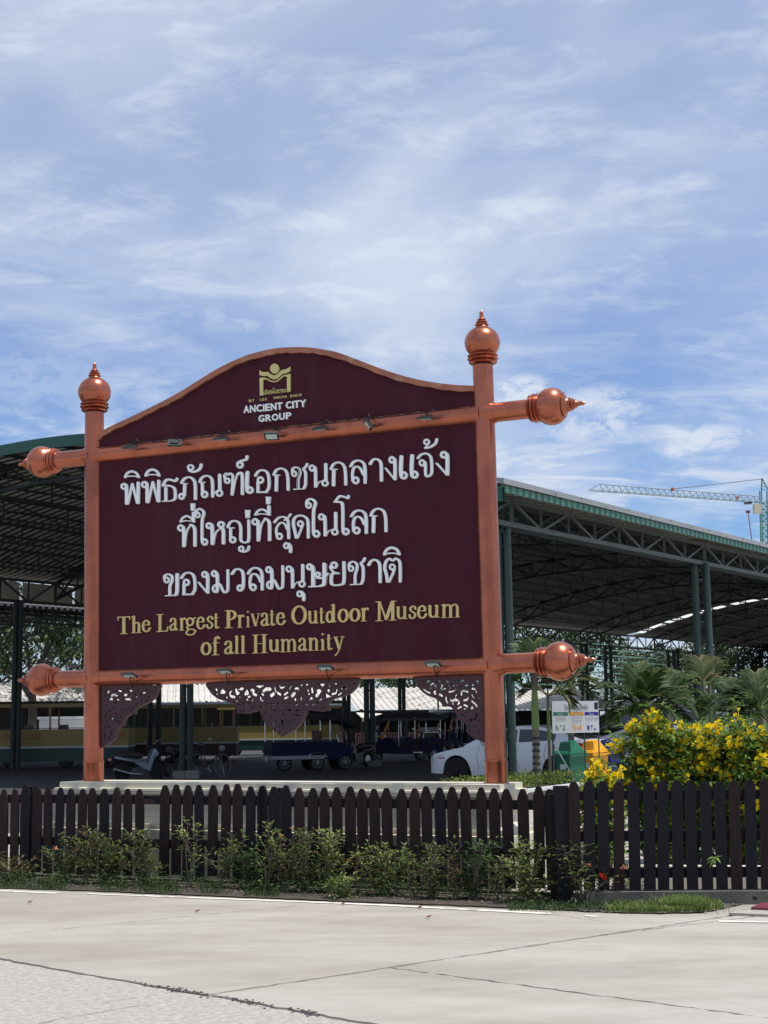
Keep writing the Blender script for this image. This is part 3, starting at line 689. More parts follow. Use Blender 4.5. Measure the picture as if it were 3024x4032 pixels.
# serif Latin, y down, height 100
La = {
'T': (0, 0, 70, 100, [('L', 9, '35,6 35,95'), ('L', 9, '8,5 62,5'), ('L', 3, '4,3 3,20', 1), ('L', 3, '66,3 67,20', 1), ('L', 7, '20,97 50,97')]),
'h': (0, 0, 60, 100, [('L', 8, '17,6 17,95'), ('L', 5, '6,8 17,3', .6), ('S', 8, '18,50 30,40 42,42 46,55 46,95'), ('L', 6, '6,97 29,97'), ('L', 6, '36,97 56,97')]),
'e': (0, 0, 75, 100, [('L', 9, '16,42 64,42', .4), ('S', 11, '63,42 60,18 40,6 20,20 13,50 20,80 42,92 62,82 72,64', .5)]),
'L': (0, 0, 72, 100, [('L', 9, '22,5 22,95'), ('L', 8, '8,97 62,96'), ('L', 4, '62,96 69,72', 1), ('L', 6, '5,3 40,3')]),
'a': (0, 0, 72, 100, [('S', 10, '15,28 20,12 38,7 52,16 54,35 54,80 60,92 70,86', .5), ('S', 10, '54,42 30,52 13,68 18,88 36,92 54,76', .5), ('L', 7, '16,28', 1)]),
'r': (0, 0, 55, 100, [('L', 10, '18,8 18,95'), ('L', 6, '5,14 18,6', .6), ('S', 8, '18,35 30,13 42,8 46,15', .7), ('L', 7, '47,17', 1), ('L', 7, '5,97 33,97')]),
'g': (0, 0, 58, 100, [('R', 6, '25,26 15,19', .8), ('S', 4, '38,14 50,6', 1), ('S', 5, '16,46 10,55 20,64 42,67 50,76 40,92 18,94 7,84 12,72 22,64', .8)]),
's': (0, 0, 58, 100, [('S', 9, '48,28 44,11 28,7 13,20 18,40 40,55 47,74 34,92 18,93 9,82 7,68', .6)]),
't': (0, 0, 38, 100, [('S', 8, '16,6 16,80 22,92 35,86', .5), ('L', 5, '5,30 33,29')]),
'P': (0, 0, 62, 100, [('L', 9, '20,5 20,95'), ('L', 6, '6,3 30,3'), ('S', 8, '20,4 42,8 53,28 42,48 20,53', .5), ('L', 6, '6,97 37,97')]),
'i': (0, 0, 30, 100, [('L', 7, '14,8', 1), ('L', 7, '15,38 15,95'), ('L', 4, '5,40 15,35', .6), ('L', 5, '4,97 27,97')]),
'v': (0, 0, 80, 100, [('L', 10, '16,8 40,90'), ('L', 4, '42,90 64,8'), ('L', 6, '6,5 28,5'), ('L', 6, '54,5 74,5')]),
'O': (0, 0, 82, 100, [('R', 9, '41,50 32,46', .5)]),
'u': (0, 0, 82, 100, [('S', 10, '16,8 16,65 26,88 46,86 60,72', .5), ('L', 10, '60,8 60,92'), ('L', 5, '6,8 16,5', .6), ('L', 5, '48,8 60,5', .6), ('L', 5, '60,93 76,91', .6)]),
'd': (0, 0, 58, 100, [('R', 7, '23,66 15,28', .5), ('L', 8, '42,6 42,93'), ('L', 5, '32,7 42,3', .6), ('L', 5, '42,93 54,91', .6)]),
'o': (0, 0, 80, 100, [('R', 11, '40,50 28,44', .5)]),
'm': (0, 0, 120, 100, [('L', 9, '20,8 20,95'), ('L', 9, '60,30 60,95'), ('L', 9, '101,35 101,95'), ('S', 8, '20,30 40,11 54,16 60,40', .5), ('S', 8, '60,30 80,11 95,16 101,40', .5), ('L', 5, '6,13 20,7', .6), ('L', 6, '7,97 34,97'), ('L', 6, '47,97 74,97'), ('L', 6, '88,97 115,97')]),
'M': (0, 0, 105, 100, [('L', 7, '20,5 20,95'), ('L', 5, '22,6 54,92'), ('L', 9, '54,92 84,6'), ('L', 9, '87,5 87,95'), ('L', 6, '5,4 26,4'), ('L', 6, '82,4 102,4'), ('L', 6, '5,97 36,97'), ('L', 6, '72,97 102,97')]),
'f': (0, 0, 42, 100, [('S', 7, '36,14 30,5 20,10 17,26 17,95', .6), ('L', 5, '5,36 34,36'), ('L', 6, '5,97 33,97')]),
'l': (0, 0, 28, 100, [('L', 8, '14,5 14,95'), ('L', 4, '5,7 14,3', .6), ('L', 5, '4,97 25,97')]),
'H': (0, 0, 88, 100, [('L', 9, '20,5 20,95'), ('L', 9, '68,5 68,95'), ('L', 5, '20,49 68,49'), ('L', 6, '5,3 35,3'), ('L', 6, '53,3 83,3'), ('L', 6, '5,97 35,97'), ('L', 6, '53,97 83,97')]),
'n': (0, 0, 86, 100, [('L', 10, '20,8 20,95'), ('S', 9, '20,30 42,11 58,18 63,40 63,95', .6), ('L', 5, '6,13 20,7', .6), ('L', 6, '7,97 35,97'), ('L', 6, '50,97 78,97')]),
'y': (0, 0, 60, 100, [('L', 8, '11,5 31,62'), ('L', 3.5, '48,5 31,64 20,86 12,92', 1), ('L', 5, '11,93', 1), ('L', 5, '4,4 21,4'), ('L', 5, '40,4 56,4')]),
}
inst_th = [('pho', 'A', 80, 500, 362, 838), ('ii', 'A', 130, 335, 362, 450), ('pho', 'A', 378, 472, 660, 815), ('ii', 'A', 428, 308, 660, 430), ('tho', 'A', 678, 440, 922, 795), ('phos', 'A', 918, 422, 1190, 768), ('han', 'A', 1045, 235, 1272, 375), ('nen', 'A', 1210, 385, 1570, 742),
 ('mon', 'B', -13, 468, 288, 815), ('than', 'B', 175, 228, 355, 422), ('e', 'B', 303, 455, 430, 790), ('o', 'B', 433, 430, 675, 778), ('k', 'B', 700, 405, 950, 757), ('ch', 'B', 972, 340, 1225, 730), ('n', 'B', 1228, 340, 1518, 700),
 ('k', 'C', -50, 385, 182, 712), ('l', 'C', 205, 360, 437, 685), ('aa', 'C', 460, 340, 650, 652), ('ng', 'C', 670, 315, 830, 633), ('e', 'C', 858, 303, 975, 622), ('e', 'C', 998, 290, 1117, 612), ('chn', 'C', 1088, 268, 1308, 595), ('tho2', 'C', 1175, 80, 1372, 222), ('ng', 'C', 1335, 247, 1518, 572),
 ('th', 'D', 55, 375, 338, 718), ('iii', 'D', 88, 200, 318, 358), ('ek', 'D', 248, 78, 318, 190), ('ai', 'D', 308, 145, 505, 695), ('h', 'D', 470, 335, 752, 685), ('yi', 'D', 770, 312, 1118, 662), ('foot', 'D', 940, 690, 1115, 798), ('ek', 'D', 1040, 175, 1118, 293), ('th', 'D', 1135, 285, 1422, 635), ('iii', 'D', 1172, 105, 1415, 258), ('ek', 'D', 1340, -18, 1416, 92),
 ('s', 'E', -101, 335, 172, 722), ('u', 'E', 45, 752, 178, 912), ('d', 'E', 172, 352, 433, 705), ('ai', 'E', 365, 110, 585, 690), ('n', 'E', 552, 312, 852, 672), ('oo', 'E', 775, 65, 1013, 655), ('l', 'E', 1013, 278, 1277, 642), ('k', 'E', 1297, 253, 1562, 623),
 ('kh', 'F', 65, 285, 272, 590), ('o', 'F', 285, 268, 502, 577), ('ng', 'F', 515, 257, 670, 557), ('m', 'F', 690, 235, 930, 552), ('w', 'F', 945, 220, 1135, 530), ('l', 'F', 1157, 205, 1380, 522), ('m', 'F', 1400, 183, 1648, 505),
 ('n', 'H', 73, 298, 335, 622), ('u', 'H', 215, 645, 332, 787), ('ru', 'H', 348, 283, 645, 605), ('yo', 'H', 642, 262, 860, 590), ('ch', 'H', 885, 212, 1127, 577), ('aa', 'H', 1138, 232, 1330, 552), ('to', 'H', 1350, 215, 1592, 545), ('ii', 'H', 1345, 70, 1580, 190)]
inst_la = [('T', 'K', 72, 187, 238, 420), ('h', 'K', 248, 177, 388, 407), ('e', 'K', 392, 232, 510, 397), ('L', 'K', 577, 158, 740, 392), ('a', 'K', 750, 205, 865, 377), ('r', 'K', 878, 205, 968, 375), ('g', 'K', 960, 200, 1100, 440), ('e', 'K', 1103, 190, 1222, 360), ('s', 'K', 1230, 182, 1325, 352), ('t', 'K', 1330, 147, 1405, 350), ('P', 'K', 1470, 105, 1630, 343),
 ('r', 'L', 42, 232, 138, 403), ('i', 'L', 155, 182, 217, 397), ('v', 'L', 215, 217, 352, 385), ('a', 'L', 350, 205, 470, 382), ('t', 'L', 468, 172, 545, 377), ('e', 'L', 552, 200, 680, 372), ('O', 'L', 750, 112, 955, 362), ('u', 'L', 968, 180, 1105, 352), ('t', 'L', 1115, 142, 1192, 350), ('d', 'L', 1200, 92, 1343, 340), ('o', 'L', 1355, 155, 1500, 335), ('o', 'L', 1508, 148, 1655, 325),
 ('r', 'M', 72, 235, 195, 440), ('M', 'M', 288, 137, 610, 433), ('u', 'M', 600, 213, 772, 410), ('s', 'M', 783, 205, 902, 405), ('e', 'M', 912, 197, 1065, 400), ('u', 'M', 1070, 192, 1250, 388), ('m', 'M', 1265, 175, 1557, 385),
 ('o', 'K', 1160, 525, 1300, 698), ('f', 'K', 1303, 447, 1415, 697), ('a', 'K', 1465, 505, 1595, 685), ('l', 'L', 5, 502, 72, 745), ('l', 'L', 85, 502, 155, 743), ('H', 'L', 237, 490, 443, 738), ('u', 'L', 455, 555, 605, 722), ('m', 'L', 605, 545, 830, 722), ('a', 'L', 840, 535, 965, 708), ('n', 'L', 968, 530, 1118, 705), ('i', 'L', 1125, 475, 1200, 700), ('t', 'L', 1208, 487, 1292, 697), ('y', 'L', 1300, 517, 1450, 772)]
cache = {}
def letter(glyph, table, zoom, x0, y0, x1, y1, ratio, m_, w0, depth, bevel, ws=1.0, shear=0.0):
    key = (glyph, ratio)
    if key not in cache:
        gx0, gy0, gx1, gy1, st = table[glyph]; h = gy1 - gy0; stp = h / 80.0
        xs = np.arange(gx0 - h * .12, gx1 + h * .12, stp); ys = np.arange(gy0 - h * .12, gy1 + h * .12, stp)
        X, Y = np.meshgrid(xs, ys)
        st = [(a[0], a[1] * ws, *a[2:]) for a in st]
        cache[key] = [simplify(l, stp * .12) for l in contours(field(st, X, Y, ratio), xs, ys)]
    gx0, gy0, gx1, gy1, _ = table[glyph]
    # outline's own extent -> wanted box
    allp = [p for l in cache[key] for p in l]
    ax0, ax1 = min(p[0] for p in allp), max(p[0] for p in allp); ay0, ay1 = min(p[1] for p in allp), max(p[1] for p in allp)
    ox, oy, s = Z[zoom]; loops = []
    for l in cache[key]:
        loops.append([bm_(ox + s * (x0 + (p[0] - ax0) / (ax1 - ax0) * (x1 - x0)), oy + s * (y0 + (p[1] - ay0) / (ay1 - ay0) * (y1 - y0) - shear * ((p[0] - ax0) / (ax1 - ax0) - .5) * (x1 - x0)), w0 + depth) for p in l])
    if glyph == 'h' and table is T: bevel = .005
    vs, fs = extrude_loops(loops, depth, bevel)
    us = [p[0] for l in loops for p in l]; ws_ = [p[1] for l in loops for p in l]
    if min(v[0] for v in vs) < min(us) - .01 or max(v[0] for v in vs) > max(us) + .01 or min(v[1] for v in vs) < min(ws_) - .01 or max(v[1] for v in vs) > max(ws_) + .01:
        vs, fs = extrude_loops(loops, depth, 0)
    MB().add(on_sign(vs, w0), fs).build('letter', m_, sign)
for a in inst_th: letter(a[0], T, *a[1:], .62, white_letter, WB + .001, 0.034, 0.009, 0.85)
cache.clear()
for a in inst_la: letter(a[0], La, *a[1:], .40, gold_letter, WB + .001, 0.018, 0.0015, 0.88, 0.045)

# crown lettering and emblem
def fit_on_sign(body, pts, m_, w0, depth, name='letter', bold=0.0):
    """pts: photo pixels of left-bottom, right-bottom, left-top; each character its own piece"""
    (u0, v0), (u1, v1), (u2, v2) = [bm_(x, y, w0) for x, y in pts]
    return u0, v0, u1, v1, u2, v2
def sans_row(body, spans, m_, w0, depth, bold=0.02):
    """spans: per character (x0,yb,x1,yb2,height px)"""
    for ch_, (x0, yb0, x1, yb1, hh) in zip(body, spans):
        vs, fs = fit_text(ch_, 1, 1, 1.0, bold=bold)
        A = Vector(bm_(x0, yb0, w0)); B = Vector(bm_(x1, yb1, w0)); Cc = Vector(bm_(x0, yb0 - hh, w0))
        vs2 = [(*(A + (B - A) * (v[0] + .5) + (Cc - A) * (v[1] + .5)), v[2] * depth) for v in vs]
        MB().add(on_sign(vs2, w0), fs).build('letter', m_, sign, fix=False)
def lgp(x, y): return (960 + x * .16878, 1410 + y * .16878)
def sp(lst, h):
    o_ = []
    for x0, x1, y0, y1 in lst:
        a = lgp(x0, y0); b = lgp(x1, y1); o_.append((a[0], a[1], b[0], b[1], h * .16878))
    return o_
sans_row('ANCIENTCITY', sp([(15, 145, 1290, 1278), (165, 293, 1277, 1265), (315, 442, 1262, 1250), (472, 500, 1248, 1246), (525, 628, 1243, 1232), (650, 778, 1230, 1216), (795, 915, 1215, 1203), (1000, 1128, 1190, 1178), (1153, 1182, 1178, 1175), (1190, 1320, 1172, 1158), (1325, 1470, 1155, 1140)], 165), white_letter, 0.032, 0.022)
sans_row('GROUP', sp([(365, 498, 1500, 1488), (530, 660, 1487, 1474), (675, 822, 1472, 1458), (845, 972, 1452, 1440), (1002, 1120, 1437, 1425)], 158), white_letter, 0.032, 0.022)
tiny = [('B', 128, 185, 1030), ('Y', 195, 255, 1022), ('L', 385, 420, 1002), ('E', 435, 480, 998), ('K', 505, 555, 992), ('V', 690, 745, 962), ('I', 757, 775, 958), ('R', 795, 855, 952), ('I', 870, 885, 946), ('Y', 900, 950, 940), ('A', 955, 1015, 932), ('B', 1090, 1135, 918), ('H', 1155, 1210, 910), ('U', 1225, 1275, 902), ('N', 1295, 1350, 893)]
sans_row(''.join(a[0] for a in tiny), sp([(a[1], a[2], a[3], a[3] - (a[2] - a[1]) * .1) for a in tiny], 58), gold_logo, 0.032, 0.008)
def shape_on_sign(name, strokes, zoom, m_, w0, depth, bevel=0.0, step=4.0, box=None, parent=None, ratio=1.0, fn=None):
    ox, oy, s = Z[zoom]; x0, y0, x1, y1 = box
    xs = np.arange(x0, x1, step); ys = np.arange(y0, y1, step); X, Y = np.meshgrid(xs, ys)
    f = fn(X, Y) if fn else field(strokes, X, Y, ratio)
    loops = [[bm_(ox + s * p[0], oy + s * p[1], w0 + depth) for p in simplify(l, step * .10)] for l in contours(f, xs, ys)]
    vs, fs = extrude_loops(loops, depth, bevel)
    return MB().add(on_sign(vs, w0), fs).build(name, m_, parent or sign, fix=False)
eb = (300, 80, 1150, 940)
shape_on_sign('emblem_disc', [('R', 52, '715,243 55,66'), ('L', 60, '715,243')], 'lg', gold_logo, .032, .02, .003, 5, eb)
shape_on_sign('emblem_wave', [('P', 0, '358,275 400,310 470,325 560,315 620,370 700,400 770,380 830,320 885,270 950,262 1020,235 1082,195 1082,285 1040,325 970,360 905,365 840,425 770,480 690,498 620,475 560,430 530,405 490,420 420,415 360,395')], 'lg', gold_logo, .032, .02, .003, 5, eb)
shape_on_sign('emblem_gate', [('P', 0, '360,450 530,460 600,510 690,535 770,515 840,460 905,400 1000,385 1085,360 1085,780 1000,795 1000,425 915,430 850,490 780,545 690,565 600,545 525,495 445,510 445,865 370,875')], 'lg', gold_logo, .032, .02, .003, 5, eb)
vs, fs = fit_text('เมืองโบราณ', 1, 1, 1.0, bold=0.01)
A = Vector(bm_(*lgp(465, 862), .032)); B = Vector(bm_(*lgp(990, 800), .032)); Cc = Vector(bm_(*lgp(465, 735), .032))
MB().add(on_sign([(*(A + (B - A) * (v[0] + .5) + (Cc - A) * (v[1] + .5)), v[2] * .012) for v in vs], .032), fs).build('emblem_lettering', gold_logo, sign, fix=False)

# fretwork brackets ------------------------------------------------------
FL_O = '100,96 1305,90 1290,130 1250,190 1210,310 1170,370 1070,440 950,490 860,540 805,590 790,640 785,700 765,680 700,680 620,730 570,800 550,860 545,930 520,925 480,930 440,980 410,1050 380,1150 330,1220 260,1280 170,1310 140,1370 90,1372'
FL_H = [('P', 0, '175,215 290,205 180,320'), ('S', 26, '285,308 340,282 398,300', .8), ('S', 14, '415,205 500,220'), ('S', 10, '560,205'), ('S', 14, '460,330'), ('S', 20, '540,290 590,300 605,270'), ('S', 14, '650,200 710,215'), ('S', 16, '690,290 660,350 620,380 560,375'), ('S', 16, '600,398 690,402'), ('S', 16, '795,260 815,310 780,350'), ('S', 15, '900,290 935,245 980,255 1000,320'), ('P', 0, '840,185 905,185 870,230'), ('P', 0, '1000,185 1060,185 1030,220'), ('S', 12, '1010,410 1060,370 1075,330'), ('P', 0, '905,360 960,400 905,415'), ('S', 20, '245,400 270,360 305,380'), ('S', 16, '390,380 450,410 470,450'), ('S', 12, '375,450 450,490'), ('S', 12, '350,540 400,580'), ('S', 13, '270,630'), ('S', 13, '185,735'), ('S', 13, '390,690'), ('S', 18, '530,580 525,650'), ('S', 16, '585,580 630,620'), ('S', 13, '660,545'), ('S', 16, '755,540 740,580 705,605'), ('S', 12, '810,490 850,440'), ('S', 14, '280,720 290,770 330,790 345,740'), ('S', 14, '420,740 455,770'), ('S', 10, '495,720 510,750'), ('S', 18, '235,800 240,850'), ('S', 20, '400,810 430,850 460,850'), ('S', 14, '245,915 285,955'), ('S', 9, '170,1060 170,1190'), ('S', 9, '330,1000 305,1030 310,1120'), ('S', 12, '250,1150 265,1180'), ('S', 10, '200,690 215,670'), ('S', 10, '190,960'), ('S', 10, '780,390')]
FR_O = '112,130 140,95 1500,80 1540,1440 1470,1400 1400,1370 1300,1320 1230,1260 1200,1180 1190,1100 1150,1030 1090,990 1000,985 1000,900 980,840 930,790 890,730 800,710 710,720 700,660 650,600 560,550 450,510 340,450 260,370 210,300 180,200'
FR_H = [('S', 14, '270,215'), ('S', 12, '350,215'), ('S', 14, '280,290'), ('S', 14, '360,300'), ('S', 15, '390,215 450,212'), ('S', 12, '430,245'), ('S', 16, '460,350 465,290 510,260 560,300 570,320'), ('S', 14, '320,370 390,420 460,450'), ('S', 20, '575,400 530,430 560,465'), ('S', 22, '640,475 690,505'), ('S', 11, '720,410 730,440'), ('S', 12, '620,210 655,215'), ('S', 18, '680,270 690,320'), ('S', 14, '660,350 690,380 760,360'), ('S', 14, '770,210 820,230'), ('S', 14, '810,300 850,350'), ('S', 12, '970,200 985,235'), ('S', 14, '895,270 920,310 990,300'), ('S', 14, '1050,215 1130,195'), ('S', 14, '820,420 880,420 970,380'), ('S', 20, '1075,480 1075,420 1130,395 1200,425'), ('S', 18, '1155,290 1250,275'), ('S', 12, '1290,285 1320,290'), ('S', 12, '1090,320'), ('P', 0, '1310,195 1430,195 1425,310 1380,240'), ('S', 16, '1280,360 1340,370 1370,430'), ('S', 16, '1280,480 1320,545'), ('S', 15, '950,550 960,500 980,480'), ('S', 18, '1120,590 1180,580 1210,540'), ('S', 20, '770,530 770,590 800,640'), ('S', 14, '850,600 860,540'), ('S', 20, '890,600 910,660'), ('S', 20, '920,590 1000,590 1030,640 1000,670'), ('S', 20, '1280,610 1340,660 1380,710'), ('S', 18, '1120,680 1190,710'), ('S', 13, '1110,770 1160,765'), ('S', 18, '1000,750 1070,720'), ('S', 12, '1030,790'), ('S', 28, '1285,740'), ('S', 22, '1080,890 1150,920'), ('S', 14, '1150,850 1190,830'), ('S', 11, '1235,780 1240,820'), ('S', 20, '1360,850 1370,920 1320,970 1250,980'), ('S', 10, '1410,550 1430,540'), ('S', 11, '1230,1050 1250,1120 1275,1160'), ('S', 12, '1330,1110 1380,1080'), ('S', 13, '1310,1210 1330,1250'), ('S', 9, '1430,1180 1430,1230'), ('S', 9, '1435,980 1425,1010')]
FC_O = '20,118 60,88 800,70 1612,40 1590,90 1550,160 1500,210 1420,240 1330,265 1280,300 1270,340 1290,380 1200,395 1110,385 1045,370 1040,430 1000,510 930,580 810,652 740,600 670,550 610,480 578,400 570,375 520,395 430,415 340,410 345,360 320,320 250,295 150,265 90,220 40,150'
FC_H = [('S', 9, '85,158'), ('S', 12, '120,165 130,175'), ('S', 11, '130,215'), ('S', 15, '175,200 185,180 205,195'), ('S', 12, '230,250'), ('S', 9, '182,242'), ('S', 12, '262,200 270,235 310,245'), ('S', 10, '280,185'), ('S', 14, '325,170 335,210 350,205'), ('S', 12, '365,165 395,160'), ('P', 0, '345,245 380,228 378,255'), ('S', 14, '420,215 435,185 445,210'), ('S', 13, '480,175 505,180 500,210 530,225'), ('S', 9, '445,245 470,240'), ('S', 9, '545,190'), ('P', 0, '510,130 625,125 570,160'), ('S', 15, '605,185 630,165 675,165'), ('S', 11, '590,215 605,225'), ('S', 11, '575,250 580,280 600,290'), ('S', 8, '430,270 450,275'), ('S', 10, '720,150 728,185'), ('S', 17, '685,230 705,215'), ('S', 9, '770,130 785,155 820,140'), ('S', 12, '750,205 780,220'), ('S', 12, '820,220 850,200'), ('S', 9, '870,165 885,140'), ('S', 10, '820,260 855,245'), ('S', 17, '900,230 920,210'), ('S', 9, '925,160 960,155 965,175'), ('P', 0, '1030,112 1080,112 1030,145'), ('S', 9, '1000,120 990,130'), ('S', 12, '930,265 935,300 945,325'), ('S', 10, '990,270 990,250'), ('S', 12, '1060,180'), ('S', 12, '1070,215'), ('S', 13, '1100,160 1105,195'), ('S', 17, '1150,230 1170,200'), ('S', 14, '1160,180 1185,185'), ('S', 12, '1090,255 1100,260'), ('P', 0, '1165,110 1240,110 1215,150'), ('S', 8, '1275,120 1280,140'), ('P', 0, '1310,105 1365,105 1355,125'), ('S', 15, '1270,180'), ('S', 10, '1305,215 1345,205 1355,170'), ('P', 0, '1230,200 1310,240 1240,260'), ('S', 9, '1410,105'), ('S', 10, '1405,160 1425,140 1450,160'), ('S', 8, '1500,125'), ('S', 9, '1370,225 1400,205'), ('S', 7, '1545,110'), ('S', 8, '1070,275 1080,300'), ('S', 8, '1030,310 1060,330'), ('S', 8, '1100,335 1150,300'), ('S', 8, '1160,320 1175,285 1200,265'), ('S', 7, '1200,360'), ('S', 9, '1235,355'), ('S', 8, '365,320'), ('S', 8, '410,310 435,340'), ('S', 8, '470,310 500,270'), ('S', 7, '500,352'), ('S', 7, '385,385'), ('S', 7, '415,385'), ('S', 10, '325,285 340,290'), ('S', 8, '590,340 600,360'), ('S', 10, '655,290 640,310'), ('S', 9, '700,315 715,320'), ('S', 8, '745,260'), ('S', 8, '770,305'), ('S', 8, '825,300'), ('S', 10, '700,370 735,385'), ('S', 10, '780,360 800,385'), ('S', 10, '850,375 885,380'), ('S', 8, '880,300 890,320'), ('S', 8, '820,415'), ('S', 8, '635,400 650,390'), ('S', 8, '690,465 710,430'), ('S', 8, '610,410 620,445'), ('S', 9, '640,480 670,520'), ('S', 8, '735,570 755,580'), ('S', 8, '785,600 800,610'), ('S', 8, '700,520 720,530'), ('S', 9, '740,490 750,510'), ('S', 7, '785,470 782,555'), ('S', 9, '808,480 804,520'), ('S', 8, '850,470 850,500'), ('S', 9, '880,490 890,520'), ('S', 8, '920,470 930,500'), ('S', 8, '935,385 965,380'), ('S', 8, '930,430 975,435'), ('S', 8, '820,545')]
def fret(zoom, O_, H_, box, step):
    P = parse(O_); P = [tuple(p) for p in P]
    H_ = [(h[0], h[1] * 1.42, *h[2:]) for h in H_]
    def fn(X, Y): return np.maximum(poly_sdf(X, Y, P), -field(H_, X, Y, 0.85))
    return shape_on_sign('fretwork_bracket', None, zoom, maroon_fret, -0.02, 0.045, 0.0, step, box, fn=fn)
fret('fl', FL_O, FL_H, (60, 60, 1340, 1400), 9)
fret('fc', FC_O, FC_H, (0, 20, 1640, 680), 5)
fret('fr', FR_O, FR_H, (80, 60, 1560, 1470), 9)

# floodlights -------------------------------------------------------------
def flood(px, py, w_, yaw, tilt, kind):
    """small square LED floodlight; children: bracket arm and glass"""
    c = b3(px, py, w_)
    X = (SU * math.cos(yaw) + SN * math.sin(yaw)).normalized()
    Y0 = SV.cross(X).normalized() * -1         # towards camera-ish
    Y = (Y0 * math.cos(tilt) - SV * math.sin(tilt)).normalized(); Zx = X.cross(Y).normalized()
    mb = MB().box(c, (0.150, 0.115, 0.022), (X, Y, Zx)).box(c - Zx * 0.016, (0.09, 0.06, 0.014), (X, Y, Zx))
    for k in range(5): mb.box(c - Zx * 0.024 + X * (-0.036 + 0.018 * k), (0.005, 0.06, 0.012), (X, Y, Zx))
    o = mb.build('floodlight', dark_grey, sign)
    MB().box(c + Zx * 0.0125, (0.115, 0.075, 0.003), (X, Y, Zx)).build('glass', lamp_glass, o)
    if kind == 'up':
        q = b3(px + 14, py + 52, 0.07)
        MB().tube([c - Zx * .02, c - SV * 0.05 + X * 0.012, q], [.009, .007, .006], 6).tube([c, c - SV * 0.04 + X * 0.05, q], .004, 5).build('bracket_arm', black_metal, o)
    else:
        q = b3(px - 4 + (20 if kind == 'r' else 0), py - 26, 0.06)
        MB().tube([c, c + SV * 0.07 + X * .03, q], [.007, .006, .006], 6).tube([c + X * .05, c + SV * .10 + X * .055, c + SV * .06 + X * .1, q], .004, 5).build('bracket_arm', black_metal, o)
for px, py, yaw, tilt, k in ((510, 1760, -.35, .35, 'd'), (688, 1744, -.45, .75, 'r'), (872, 1728, -.2, .12, 'd'), (1069, 1716, -.4, -.5, 'r'), (1262, 1689, -.1, .1, 'd'), (1450, 1672, 1.0, -.9, 'r'), (1676, 1647, -.1, .08, 'd')):
    flood(px, py, 0.21, yaw, tilt, k)
for px, py in ((509, 2659), (887, 2643), (1282, 2629), (1705, 2614)):
    flood(px, py, 0.24, -.12, -.32, 'up')
# feed cable looping along the beam
pts = []
for i in range(60):
    x = 500 + i * 20; pts.append(b3(x, 1752 - (x - 500) * .1078 - 4 + 5 * math.sin(i * 1.3), 0.075))
MB().tube(pts, .004, 5).build('feed_cable', black_metal, sign)
# ================================================================== PAVILION
KS = HZ  # horizon row
def hz(px): return HZ - math.tan(ROLL) * (px - CX)
PA = at(2018, 3112, 33.0); PA.z = 0
pe = ray(5628, hz(5628)); pe.z = 0; pe.normalize()          # along the eave, away to the right
ps = Vector((-pe.y, pe.x, 0))                                # across, away to the left
SPAN, ZE, ZF = 26.4, 6.50, 7.2
def zr(s):
    if s < 0: return ZE + .12 * s
    if s > SPAN: return ZF - .1 * (s - SPAN)
    return 6.5019 + 0.37705 * s + -0.013060 * s * s + -0.0000083 * s ** 3
def pv(t, s, z): return PA + pe * t + ps * s + Vector((0, 0, z))
pav = empty('parking_shelter', PA + Vector((0, 0, 0)), 'huge dark green steel parking shelter with arched metal roof', 'shelter')
TL, BAY = 98.0, 10.9
def paint_rib_light(o, n):
    me = o.data; me.materials.clear(); me.materials.append(roof_shade_tone); me.materials.append(roof_lit_tone)
    for i, p in enumerate(me.polygons): p.material_index = 1 if (i % n) % 4 == 3 else 0  # light painted on rib walls facing the open gable, shade on the rest
def sheet_mesh(t0, t1, s0, s1, nseg, pitch, zf):
    xs = []
    t = t0
    while t < t1 - 1e-6:
        for a, h in ((0, 0), (.40, 0), (.48, .10), (.86, .10)):
            if t + a * pitch < t1: xs.append((t + a * pitch, h))
        t += pitch
    xs.append((t1, 0))
    rows = []
    for i in range(nseg + 1):
        s = s0 + (s1 - s0) * i / nseg
        rows.append([pv(t, s, zf(s) + h) for t, h in xs])
    return MB().grid(rows)
tb = [-1.6] + [BAY * k for k in range(1, 9)] + [TL]
SKY_T = 62.5
for t0, t1 in zip(tb, tb[1:]):
    parts_ = [(t0, t1)]
    if t0 < SKY_T < t1: parts_ = [(t0, SKY_T - .5), (SKY_T + .5, t1)]
    for a, b in parts_:
        sheet_mesh(a, b, -0.84, SPAN + 0.9, 24, 0.36, lambda s: zr(s) + (.12 if s < 0 else 0) * min(1, -s / .3 if s < 0 else 0)).build('roof_sheet', roof_under, pav, fix=False)
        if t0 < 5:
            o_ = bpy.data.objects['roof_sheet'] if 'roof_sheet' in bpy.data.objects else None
            nn = len(o_.data.polygons) // 24; paint_rib_light(o_, nn)
sheet_mesh(SKY_T - .5, SKY_T + .5, 0.4, SPAN - .2, 22, 0.28, zr).build('skylight_sheet', skylight_m, pav, fix=False)
# few short translucent strips
def sect(mb, t0, s0, z0, t1, s1, z1, a=.07): mb.bar(pv(t0, s0, z0), pv(t1, s1, z1), a, a)
